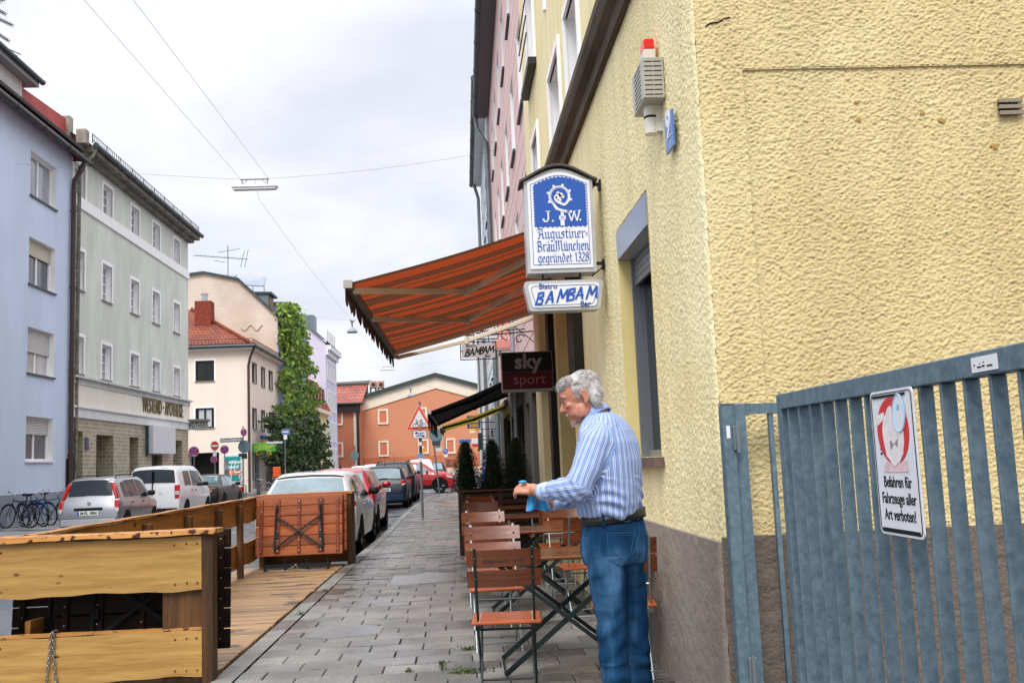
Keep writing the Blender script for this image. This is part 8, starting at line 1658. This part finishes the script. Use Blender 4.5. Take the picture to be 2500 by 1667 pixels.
YC,YH = math.atan2(.50,-.86),math.atan2(.70,-.71)       # chest and hip facing
# joints
Ls,Le,Lw = mp_(1456,1076,-.16),mp_(1414,1190,-.20),mp_(1322,1200,-.04);Rs,Re,Rw = mp_(1492,1066,.20),mp_(1425,1205,.22),mp_(1345,1226,.10)
Lh = mp_(1276,1187,.0);Rh = mp_(1298,1214,.05)
hipL,kneeL,ankL = mp_(1478,1330,-.07),mp_(1491,1510,-.08),mp_(1513,1748,-.09);hipR,kneeR,ankR = mp_(1525,1330,.09),mp_(1549,1510,.10),mp_(1566,1748,.12)
neck0,neck1 = mp_(1458,1022),mp_(1436,985)
# ---- head (own frame: faces -x, ear at the origin), pitched down 22 degrees
hc = mp_(1424,972);HS = 1.0;HM = Matrix.Translation(hc) @ Matrix.Rotation(R_(-4),4,'Z') @ Matrix.Rotation(R_(-17),4,'Y') @ Matrix.Scale(HS,4)
skin = bpy.data.materials.new('skin');skin.use_nodes = True;t = skin.node_tree;b = t.nodes['Principled BSDF'];b.inputs['Roughness'].default_value = .5;b.inputs['Subsurface Weight'].default_value = .12;b.inputs['Subsurface Radius'].default_value = (.012,.005,.003)
tc = nn(t,'ShaderNodeTexCoord');n = nn(t,'ShaderNodeTexNoise');n.inputs['Scale'].default_value = 28;n.inputs['Detail'].default_value = 6;t.links.new(tc.outputs['Object'],n.inputs['Vector']);r = nn(t,'ShaderNodeValToRGB');t.links.new(n.outputs['Fac'],r.inputs[0]);r.color_ramp.elements[0].position = .3;r.color_ramp.elements[0].color = hexc('#a8674f');r.color_ramp.elements[1].position = .7;r.color_ramp.elements[1].color = hexc('#c98d72');t.links.new(r.outputs[0],b.inputs['Base Color'])
n2 = nn(t,'ShaderNodeTexNoise');n2.inputs['Scale'].default_value = 160;t.links.new(tc.outputs['Object'],n2.inputs['Vector']);bp = nn(t,'ShaderNodeBump');bp.inputs['Strength'].default_value = .3;bp.inputs['Distance'].default_value = .002;t.links.new(n2.outputs['Fac'],bp.inputs['Height']);t.links.new(bp.outputs[0],b.inputs['Normal'])
H = MB();H.M = HM;E = H.ell
E((.0,0,.045),(.100,.076,.085),22,14);E((-.02,0,.03),(.092,.071,.080),20,12)          # cranium, forehead
E((-.058,0,-.025),(.050,.060,.072),18,12);E((-.050,0,-.065),(.048,.052,.045),16,10)       # face, jaw
E((-.080,0,-.092),(.022,.028,.022),12,8)                                                        # chin
for s in (-1,1):
    E((-.030,s * .054,-.055),(.045,.016,.036),12,8);E((-.076,s * .036,-.012),(.026,.024,.020),12,8);E((-.094,s * .028,.034),(.014,.026,.010),12,7)      # jaw edge, cheek, brow
    E((-.102,s * .012,-.030),(.012,.010,.009),8,6);E((-.068,s * .034,-.055),(.026,.018,.022),10,7)                                                               # nostril, mouth corner
H.tube([(-.098,0,.022),(-.112,0,-.008),(-.122,0,-.026)],[.009,.011,.0125],10);E((-.119,0,-.028),(.013,.012,.011),10,7);E((-.104,0,-.034),(.012,.010,.006),8,6)
E((-.096,0,-.051),(.013,.022,.008),10,6);E((-.097,0,-.062),(.0105,.019,.0055),10,6);E((-.094,0,-.072),(.011,.019,.006),10,6)
for s in (-1,1):   # ears
    for (x,z,rx,rz) in ((.004,.018,.017,.022),(.006,-.004,.014,.018),(.0,-.024,.010,.013)): E((x,s * (.076 + .008),z),(rx,.007,rz),12,7)
    H.tube([(.002 + .019 * math.cos(a),s * .090,.006 + .030 * math.sin(a)) for a in np.linspace(-1.2,2.9,12)],.0045,6)
H.M = None
# neck, trunk, arms and legs of the same body
limb(H,[neck1 + Vector((.01,0,.03)),neck0,mp_(1470,1050)],[.058,.062,.085])
loft(H,[(mp_(1476,1050),.16,.09,YC),(mp_(1482,1120),.17,.115,YC),(mp_(1486,1215),.155,.12,YC),(mp_(1497,1290),.15,.11,YH),(mp_(1500,1335),.15,.11,YH)],18)
limb(H,[Ls,Le,Lw,Lw + (Lh - Lw) * .35],[.052,.040,.029,.030]);limb(H,[Rs,Re,Rw,Rw + (Rh - Rw) * .35],[.052,.040,.029,.030])
limb(H,[hipL,kneeL,ankL],[.075,.052,.042]);limb(H,[hipR,kneeR,ankR],[.075,.052,.042])
def hand(mb,wrist,palm,fdir,up,thumb_side,curl):
    """palm, four unequal bent fingers, and a thumb from the side of the palm"""
    w_ = Vector(wrist);fd = Vector(fdir).normalized();nrm = Vector(up).normalized();nrm = (nrm - fd * nrm.dot(fd)).normalized();sd = fd.cross(nrm) * thumb_side
    for k in range(4):
        o = sd * (.030 - .020 * k);base = w_ + fd * .018 + o * .55;kn = w_ + fd * (.088 - .004 * abs(k - 1)) + o
        capsule(mb,base,kn,.0145,.0115,10);L_ = (.068,.078,.073,.056)[k];p = kn;d = fd.copy();ang = 0
        for j,(f,r0,r1) in enumerate(((.45,.0112,.0098),(.32,.0098,.0090),(.25,.0090,.0078))):
            ang += curl[j] * (1 + .10 * k);d = (fd * math.cos(ang) - nrm * math.sin(ang)).normalized();q = p + d * L_ * f;capsule(mb,p,q,r0,r1,10);p = q
    b0 = w_ + fd * .022 + sd * .022;b1 = b0 + (fd * .55 + sd * .5 - nrm * .35).normalized() * .042;b2 = b1 + (fd * .86 - nrm * .25 + sd * .05).normalized() * .034;b3 = b2 + (fd * .93 - nrm * .25 - sd * .15).normalized() * .026
    capsule(mb,b0,b1,.0165,.0128,10);capsule(mb,b1,b2,.0122,.0105,10);capsule(mb,b2,b3,.0105,.0085,10)
hd_ = (mp_(1262,1184,.03) - Lw).normalized()
hand(H,Lw + hd_ * .035,None,hd_ + Vector((0,.15,-.12)),(.1,-.75,.65),1,(.30,.45,.35))
hr_ = (mp_(1272,1208,.07) - Rw).normalized()
hand(H,Rw + hr_ * .02,None,hr_ + Vector((-.1,-.2,.12)),(0,.3,-.95),-1,(.25,.45,.35))
body = fuse(H,'body',skin,.0042,4,man,.45)
# eyes, lids, brows, beard, hair
eye_m = mat('eye','#4b3a33',rough=.1);browm = mat('brow_hair','#a79c94',rough=.8);hairm = mat('grey_hair','#8d8885',rough=.6,col2='#c6c2bf',vs=30,stretch=(1,1,1),bump=.4,bs=160,bdist=.002,thr=(.3,.7))
m = MB(HM);[m.ell((-.089,s * .030,.012),(.0125,.0135,.0115),12,8) for s in (-1,1)];m.build('eye',mat('eye_white','#b9aaa4',rough=.2),man,smooth=True)
m = MB(HM);[m.ell((-.099,s * .031,.011),(.0045,.0058,.0055),8,6) for s in (-1,1)];m.build('iris',eye_m,man,smooth=True)
m = MB(HM)
for s in (-1,1): m.tube([(-.1035,s * .016,.0165),(-.1025,s * .030,.021),(-.093,s * .044,.015)],.0042,6);m.tube([(-.101,s * .018,.004),(-.099,s * .031,.001),(-.092,s * .043,.006)],.0030,6)
m.build('eyelid',skin,man,smooth=True)
def strands(mb,n,place,ln,r0=.0011):
    for _ in range(n):
        p,d1,d2 = place();p = Vector(p);a = p + Vector(d1) * ln * .5;b_ = a + Vector(d2) * ln * .5;mb.sd = (rnd.random(),rnd.random(),0);mb.tube([p,a,b_],[r0,r0 * .9,r0 * .3],4,False)
    mb.sd = None
m = MB(HM)
def brow_p():
    s = rnd.choice((-1,1));u = rnd.random();return ((-.104 + .016 * u * u,s * (.012 + .034 * u),.033 + .006 * math.sin(u * 3) + rnd.gauss(0,.002)),(-.5,s * .8,.1),(-.3,s * .9,-.3))
strands(m,260,brow_p,.014);m.build('eyebrow',browm,man,recalc=False)
m = MB(HM)
def beard_p():
    u = rnd.gauss(0,.45);a = rnd.random()
    if a < .62: return ((-.094 + .022 * u * u - .006 * rnd.random(),u * .030,-.088 - rnd.random() * .024),(-.45,u * .5,-.8),(-.05,u * .2,-1))
    return ((-.107 + .02 * u * u,u * .028,-.044 - rnd.random() * .005),(-.45,u * .7,-.75),(-.1,u * .4,-.9))
strands(m,420,beard_p,.013,.0009);m.build('goatee',mat('white_beard','#a39a93',rough=.7),man,recalc=False)
hb = MB(HM);E = hb.ell
E((.016,0,.060),(.094,.080,.078),22,14);E((.046,0,.020),(.062,.076,.082),20,12);E((.060,0,-.050),(.032,.058,.050),16,10);E((-.042,0,.092),(.062,.064,.038),18,10);E((-.082,0,.082),(.026,.050,.022),14,8)
for s in (-1,1): E((-.016,s * .068,.056),(.032,.014,.030),12,8);E((-.032,s * .066,.034),(.010,.009,.026),10,8);E((.052,s * .064,-.02),(.032,.018,.05),12,8)
hair = fuse(hb,'hair',hairm,.005,22,man)
hv = verts(hair);hn_ = vnorm(hair)
# comb lines: strands run back from the brow and down the back of the head
rngh = np.random.default_rng(5);HMi = HM.inverted();loc = np.array([list(HMi @ Vector(p)) for p in hv]);
ang = np.arctan2(loc[:,1],loc[:,2] - .03);d = np.array([noise.noise(Vector((a * 13,l[0] * 9,l[2] * 4))) + .6 * noise.noise(Vector((a * 34,l[0] * 12,3))) for a,l in zip(ang,loc)])
setv(hair,hv + hn_ * (d[:,None] * .0009))
m = MB();idx = rngh.choice(len(hv),4200);hv2 = verts(hair)
for i in idx:
    l = loc[i];p = Vector(hv2[i]) - Vector(hn_[i]) * .002
    if l[0] < -.06 and l[2] > .06: dl = Vector((.5 if rnd.random() < .9 else -.8,.25 * (1 if l[1] > 0 else -1),.35))
    elif l[2] > .07: dl = Vector((1.0,.35 * np.sign(l[1]),.12))
    else: dl = Vector((.55,.12 * np.sign(l[1]),-.9))
    dl = dl + Vector((rnd.gauss(0,.13),rnd.gauss(0,.13),rnd.gauss(0,.12)));dw = (HM.to_3x3() @ dl).normalized();nv = Vector(hn_[i]);ln = rnd.uniform(.022,.042);tng = (dw - nv * dw.dot(nv)).normalized()
    m.sd = (rnd.random(),0,0);m.tube([p,p + tng * ln * .5 + nv * .0016,p + tng * ln - nv * .001 + nv * (.003 if rnd.random() < .1 else 0)],[.0011,.0010,.0003],4,False)
m.sd = None;m.build('hair_strands',mat('grey_strands','#989390',rough=.55,col2='#d2cecb',vs=60),man,recalc=False)
# ---- shirt
S = MB()
loft(S,[(mp_(1497,1268),.165,.125,YH),(mp_(1492,1252),.178,.140,YC),(mp_(1485,1228),.190,.158,YC),(mp_(1483,1180),.197,.160,YC),(mp_(1485,1125),.205,.150,YC),(mp_(1484,1080),.208,.132,YC),(mp_(1480,1050),.198,.112,YC),(mp_(1473,1026),.135,.090,YC),(mp_(1464,1008),.080,.072,YC)],28)
limb(S,[mp_(1474,1052,-.08),Ls + Vector((.0,.015,-.01)),(Ls + Le) / 2,Le,(Le + Lw) / 2,Lw + (Le - Lw) * .08],[.085,.080,.073,.069,.055,.042],16)
limb(S,[mp_(1480,1050,.1),Rs,(Rs + Re) / 2,Re,(Re + Rw) / 2,Rw + (Re - Rw) * .10],[.085,.080,.073,.066,.055,.042],16)
shirt_m = bpy.data.materials.new('striped_shirt');shirt_m.use_nodes = True;t = shirt_m.node_tree;b = t.nodes['Principled BSDF'];b.inputs['Roughness'].default_value = .8;b.inputs['Specular IOR Level'].default_value = .15
at = nn(t,'ShaderNodeAttribute',attribute_name='stripe',attribute_type='GEOMETRY');fr = nn(t,'ShaderNodeMath',operation='FRACT');t.links.new(at.outputs['Fac'],fr.inputs[0]);r = nn(t,'ShaderNodeValToRGB');r.color_ramp.interpolation = 'CONSTANT';t.links.new(fr.outputs[0],r.inputs[0])
cb_,cw_,cl_ = hexc('#6d86b6'),hexc('#d3daea'),hexc('#879bc4');e = r.color_ramp.elements;e[0].position = 0;e[0].color = cw_;e[1].position = .10;e[1].color = cb_
for p_,c_ in ((.25,cw_),(.35,cl_),(.56,hexc('#7a90bd')),(.68,cl_),(.84,cb_)): x = e.new(p_);x.color = c_
t.links.new(r.outputs[0],b.inputs['Base Color'])
shirt = fuse(S,'shirt',shirt_m,.0055,7,man)
def wrinkle(o,amp_fn,seed):
    v = verts(o);nrm = vnorm(o);out = np.zeros(len(v))
    for i,p in enumerate(v):
        a,dirv,fq = amp_fn(p)
        if a <= 0: continue
        q = Vector(p);u = q.dot(dirv);w_ = noise.noise(Vector((p[0] * 5 + seed,p[1] * 5,p[2] * 5))) * .9
        s_ = math.sin(u * fq + w_ * 5 + seed);out[i] = a * (math.copysign(abs(s_) ** .8,s_) * (.45 + .9 * noise.noise(Vector((p[0] * 8,p[1] * 8 + seed,p[2] * 8)))) + .55 * noise.noise(Vector((p[0] * 18 + seed,p[1] * 18,p[2] * 18))))
    setv(o,v + nrm * out[:,None])
zb_ = mp_(1497,1262).z;ua = (Ls - Le).normalized();fa = (Le - Lw).normalized();fa2 = (Re - Rw).normalized()
def segd(p,a,b):
    d = b - a;t = max(0,min(1,(p - a).dot(d) / d.length_squared));return (p - (a + d * t)).length,t
def shirt_w(p):
    q = Vector(p);d1,t1 = segd(q,Ls,Le);d2,t2 = segd(q,Le,Lw);d3,t3 = segd(q,Re,Rw)
    if d2 < .085 and d2 <= d1: return .0075 * (1 - .45 * t2),(fa + Vector((0,0,.45))).normalized(),125
    if d1 < .10: return .0035 + .006 * t1,(ua + Vector((.5,0,0))).normalized(),70 + 30 * t1
    if d3 < .09: return .005,fa2,120
    h = p[2] - zb_;return (.010 * max(0,1 - h / .17) + .0030),(Vector((.25,.1,1)) if h < .2 else Vector((.6,.2,.8))).normalized(),105 if h < .2 else 45
wrinkle(shirt,shirt_w,1.7)
v = verts(shirt);st = np.zeros(len(v));PER = .033
fcen = [(mp_(1497,1268),mp_(1484,1080))]
lft = Vector((-math.sin(YC),math.cos(YC),0));fcv = Vector((math.cos(YC),math.sin(YC),0));axc = mp_(1485,1150)
def armang(q,a,b,side):
    d = (b - a).normalized();c = a + d * (q - a).dot(d);r_ = q - c;x = side - d * side.dot(d);x.normalize();y = d.cross(x);return math.atan2(r_.dot(y),r_.dot(x))
for i,p in enumerate(v):
    q = Vector(p);d1,t1 = segd(q,Ls,Le);d2,t2 = segd(q,Le,Lw);d3,_ = segd(q,Rs,Re);d4,_ = segd(q,Re,Rw)
    if min(d1,d2) < .098 and (q - axc).dot(-lft if False else Vector((0,-1,0))) > .055 or (d2 < .09): st[i] = (armang(q,Ls,Le,Vector((0,1,.2))) * .078 if d1 < d2 else armang(q,Le,Lw,Vector((.35,1,-.2))) * .064 + .011) / PER
    elif d4 < .09: st[i] = armang(q,Re,Rw,Vector((0,-1,0))) * .06 / PER
    else: r_ = q - axc;st[i] = math.atan2(r_.dot(lft) * .80,r_.dot(-fcv)) * .185 / PER
a = shirt.data.attributes.new('stripe','FLOAT','POINT');a.data.foreach_set('value',st.astype(np.float32))
# collar and cuffs
def band(name,secs,th,mt,par,n=26,close=True):
    m = MB();vs = []
    for k in range(n + 1):
        for c,rx,ry,yaw,tilt in secs:
            t = 2 * math.pi * k / n;f = Vector((math.cos(yaw),math.sin(yaw),0));l = Vector((-f.y,f.x,0));vs.append(Vector(c) + f * rx * math.cos(t) + l * ry * math.sin(t) + Vector((0,0,tilt * math.cos(t))))
    s_ = len(secs);m.add(vs,[(k * s_ + j,k * s_ + j + 1,(k + 1) * s_ + j + 1,(k + 1) * s_ + j) for k in range(n) for j in range(s_ - 1)]);o = m.build(name,mt,par,smooth=True);md = o.modifiers.new('t','SOLIDIFY');md.thickness = th;return o
collar_m = mat('collar_cloth','#7690c6',rough=.8,col2='#9db1da',vs=60,stretch=(1,1,.1));nc = mp_(1449,1007)
band('collar',[(nc + Vector((.002,0,.014)),.056,.058,YC,-.022),(nc + Vector((.003,0,.024)),.058,.060,YC,-.024),(nc + Vector((.006,0,.0)),.065,.067,YC,-.034),(nc + Vector((.010,0,-.026)),.078,.084,YC,-.045)],.003,collar_m,man)
def cuff(w_,e_,r):
    d = (e_ - w_).normalized();m = MB();m.tube([w_ - d * .008,w_ + d * .012,w_ + d * .055,w_ + d * .064],[r * .90,r,r * 1.04,r * .98],20,False);o = m.build('cuff',mat('cuff_cloth','#8fa8da',rough=.8,col2='#c5d2ee',vs=70,stretch=(.15,1,1)),man,smooth=True);md = o.modifiers.new('t','SOLIDIFY');md.thickness = .003
cuff(Lw,Le,.044);cuff(Rw,Re,.043)
# ---- jeans, belt
J = MB()
loft(J,[(mp_(1497,1256),.160,.118,YH),(mp_(1497,1275),.172,.128,YH),(mp_(1499,1310),.180,.142,YH),(mp_(1500,1345),.180,.144,YH),(mp_(1502,1375),.165,.125,YH)],26)
limb(J,[hipL + Vector((.0,0,-.01)),(hipL + kneeL) / 2 + Vector((-.004,0,0)),kneeL,(kneeL + ankL) / 2,ankL + Vector((0,0,.03)),ankL + Vector((0,0,-.03))],[.098,.090,.072,.068,.070,.076],18)
limb(J,[hipR + Vector((-.01,0,-.01)),(hipR + kneeR) / 2,kneeR,(kneeR + ankR) / 2,ankR + Vector((0,0,.03)),ankR + Vector((0,0,-.03))],[.094,.086,.069,.065,.068,.075],18)
denim = bpy.data.materials.new('denim');denim.use_nodes = True;t = denim.node_tree;b = t.nodes['Principled BSDF'];b.inputs['Roughness'].default_value = .9;b.inputs['Specular IOR Level'].default_value = .08
tc = nn(t,'ShaderNodeTexCoord');mp3 = nn(t,'ShaderNodeMapping');mp3.inputs['Scale'].default_value = (5,5,1.6);t.links.new(tc.outputs['Object'],mp3.inputs[0]);n = nn(t,'ShaderNodeTexNoise');n.inputs['Scale'].default_value = 1.6;n.inputs['Detail'].default_value = 7;t.links.new(mp3.outputs[0],n.inputs['Vector'])
at = nn(t,'ShaderNodeAttribute',attribute_name='fade',attribute_type='GEOMETRY');ma = nn(t,'ShaderNodeMath',operation='ADD');t.links.new(n.outputs['Fac'],ma.inputs[0]);t.links.new(at.outputs['Fac'],ma.inputs[1]);n2 = nn(t,'ShaderNodeTexNoise');n2.inputs['Scale'].default_value = 240;t.links.new(tc.outputs['Object'],n2.inputs['Vector']);mb2 = nn(t,'ShaderNodeMath',operation='MULTIPLY_ADD');mb2.inputs[1].default_value = .14;t.links.new(n2.outputs['Fac'],mb2.inputs[0]);t.links.new(ma.outputs[0],mb2.inputs[2])
r = nn(t,'ShaderNodeValToRGB');t.links.new(mb2.outputs[0],r.inputs[0]);e = r.color_ramp.elements;e[0].position = .36;e[0].color = hexc('#0a2038');e[1].position = 1.05 if False else 1.0;e[1].color = hexc('#527ba0');x = e.new(.64);x.color = hexc('#163a5a');t.links.new(r.outputs[0],b.inputs['Base Color'])
jeans = fuse(J,'jeans',denim,.0055,6,man)
def jeans_w(p):
    z = p[2];kz = kneeL.z;q = Vector(p);side = 1 if q.y > .02 else -1
    if z < .40: return .0075,Vector((.25,0,1)).normalized(),75
    if z < .66: return .0065,Vector((.35 * side,0,1)).normalized(),62
    if .72 < z < .90: return .0055,Vector((-.5,.1,1)).normalized(),55
    return .0022,Vector((.2,0,1)).normalized(),40
wrinkle(jeans,jeans_w,4.1)
v = verts(jeans);nv = vnorm(jeans);fd = np.clip(.24 * np.exp(-((v[:,2] - .60) / .28) ** 2) * np.clip(-nv[:,0] * .6 - nv[:,1] * .4 + .05,0,1) + .20 * np.exp(-((v[:,2] - .88) / .08) ** 2) * np.clip(-nv[:,1],0,1),0,.4)
a = jeans.data.attributes.new('fade','FLOAT','POINT');a.data.foreach_set('value',fd.astype(np.float32))
from mathutils.bvhtree import BVHTree
jb = BVHTree.FromPolygons([Vector(p) for p in v],[list(f.vertices) for f in jeans.data.polygons])
def onj(px,py):
    o = Vector((0,0,CH)) - MO;d = ray(px,py).normalized();h = jb.ray_cast(o,d);return (h[0] + h[1] * .0012) if h[0] else None
def stitch(pl_,r=.0012,n=10,name='stitching',mt=None):
    m = MB();pts = []
    for a,b in zip(pl_,pl_[1:]): pts += [(a[0] + (b[0] - a[0]) * i / n,a[1] + (b[1] - a[1]) * i / n) for i in range(n)]
    pts.append(pl_[-1]);P = [onj(*p) for p in pts];P = [p for p in P if p is not None]
    if len(P) > 2: m.tube(P,r,5)
    return m
zj = lambda x,y: (1250 + x / 3.0333,1150 + y / 3.0333)
seam_m = mat('seam_pale','#2c5074',rough=.9);seam_d = mat('seam_dark','#0d2644',rough=.9)
mm_ = MB()
for pl_,r in (([zj(705,458),zj(905,456)],.0018),([zj(705,474),zj(903,472)],.0012),([zj(705,458),zj(716,655),zj(805,702),zj(880,600),zj(905,456)],.0016),([zj(722,580),zj(820,655)],.0012),([zj(615,380),zj(780,402),zj(945,378)],.0016),([zj(615,392),zj(780,414),zj(945,390)],.0012),([zj(942,380),zj(945,470),zj(905,590),zj(826,688)],.0016),([zj(600,470),zj(606,640),zj(640,900)],.0012),([zj(516,440),zj(530,466),zj(600,462)],.0022),([zj(612,385),zj(604,470)],.0016)):
    q = stitch(pl_,r);mm_.v += [];
    o_ = len(mm_.v);mm_.v += q.v;mm_.seed += q.seed;mm_.f += [[i + o_ for i in f] for f in q.f];mm_.mi += q.mi
mm_.build('stitching',seam_m,jeans)
bc0,bc1 = mp_(1497,1247),mp_(1497,1270);beltm = mat('belt_leather','#1d1714',rough=.4,var=.2,vs=20)
def beltring(name,k0,k1,mt,zoff=0):
    m = MB();n = 40;vs = []
    for k in range(n + 1):
        t = 2 * math.pi * k / n;f = Vector((math.cos(YH),math.sin(YH),0));l = Vector((-f.y,f.x,0));e = 2 / 2.4
        for c,kk in ((bc0,k0),(bc1,k1)): vs.append(c + f * .1 * 0 + f * math.copysign(abs(math.cos(t)) ** e,math.cos(t)) * (.126 + kk) + l * math.copysign(abs(math.sin(t)) ** e,math.sin(t)) * (.167 + kk) + Vector((0,0,-.014 * math.cos(t - 1.0))))
    m.add(vs,[(k * 2,k * 2 + 1,(k + 1) * 2 + 1,(k + 1) * 2) for k in range(n)]);o = m.build(name,mt,man,smooth=True);md = o.modifiers.new('t','SOLIDIFY');md.thickness = .004;md.offset = 1;return o
beltring('belt',.006,.010,beltm)
for px,py in ((1474,1262),(1552,1246)):
    q = mp_(px,py);fdir = None
    m = MB();d = ray(px,py).normalized();
    P0 = onj(px,py + 22) or mp_(px,py + 22,-.15);m.obox(P0 + Vector((0,-.006,-.004)),P0 + Vector((-.003,-.012,.064)),.012,.004,up=(0,1,0));m.build('belt_loop',denim,man)
# shoes
for a_,nm in ((ankL,1),(ankR,2)):
    m = MB();c = a_ + Vector((0,0,-a_.z));f = Vector((math.cos(YH),math.sin(YH),0));m.ell(c + f * .07 + Vector((0,0,.045)),(.14,.052,.045),14,8,Matrix.Rotation(YH,3,'Z'));m.ell(c + Vector((0,0,.06)),(.055,.048,.06),12,8);m.build('shoe',mat('shoe_brown','#3a2a20',rough=.5),man,smooth=True)
# the cloth in his hands
m = MB();c0 = mp_(1300,1204,.035);nu,nv_ = 16,14;vs = []
for j in range(nv_ + 1):
    for i in range(nu + 1):
        u,q = i / nu - .5,j / nv_;wd = .022 + .040 * q ** .8;x = u * 2 * wd + .016 * q;y = .022 * math.sin(u * 11 + q * 2) * (.4 + q) ;z = .012 - .105 * q * (1 - .35 * abs(u)) + .012 * math.sin(u * 7 + 2) * q
        vs.append(c0 + Vector((x + .012,y,z)))
m.add(vs,[(j * (nu + 1) + i,j * (nu + 1) + i + 1,(j + 1) * (nu + 1) + i + 1,(j + 1) * (nu + 1) + i) for i in range(nu) for j in range(nv_)])
m.ell(mp_(1276,1176,.02),(.020,.02,.008),10,6)
cl = m.build('cloth',mat('microfibre_blue','#2f93cf',rough=.9,var=.12,vs=20,bump=.3,bs=150,sheen=.4),None,smooth=True);cl.location = MO;md = cl.modifiers.new('t','SOLIDIFY');md.thickness = .003;tag(cl,'light blue cleaning cloth hanging from the hands of the man','cloth')
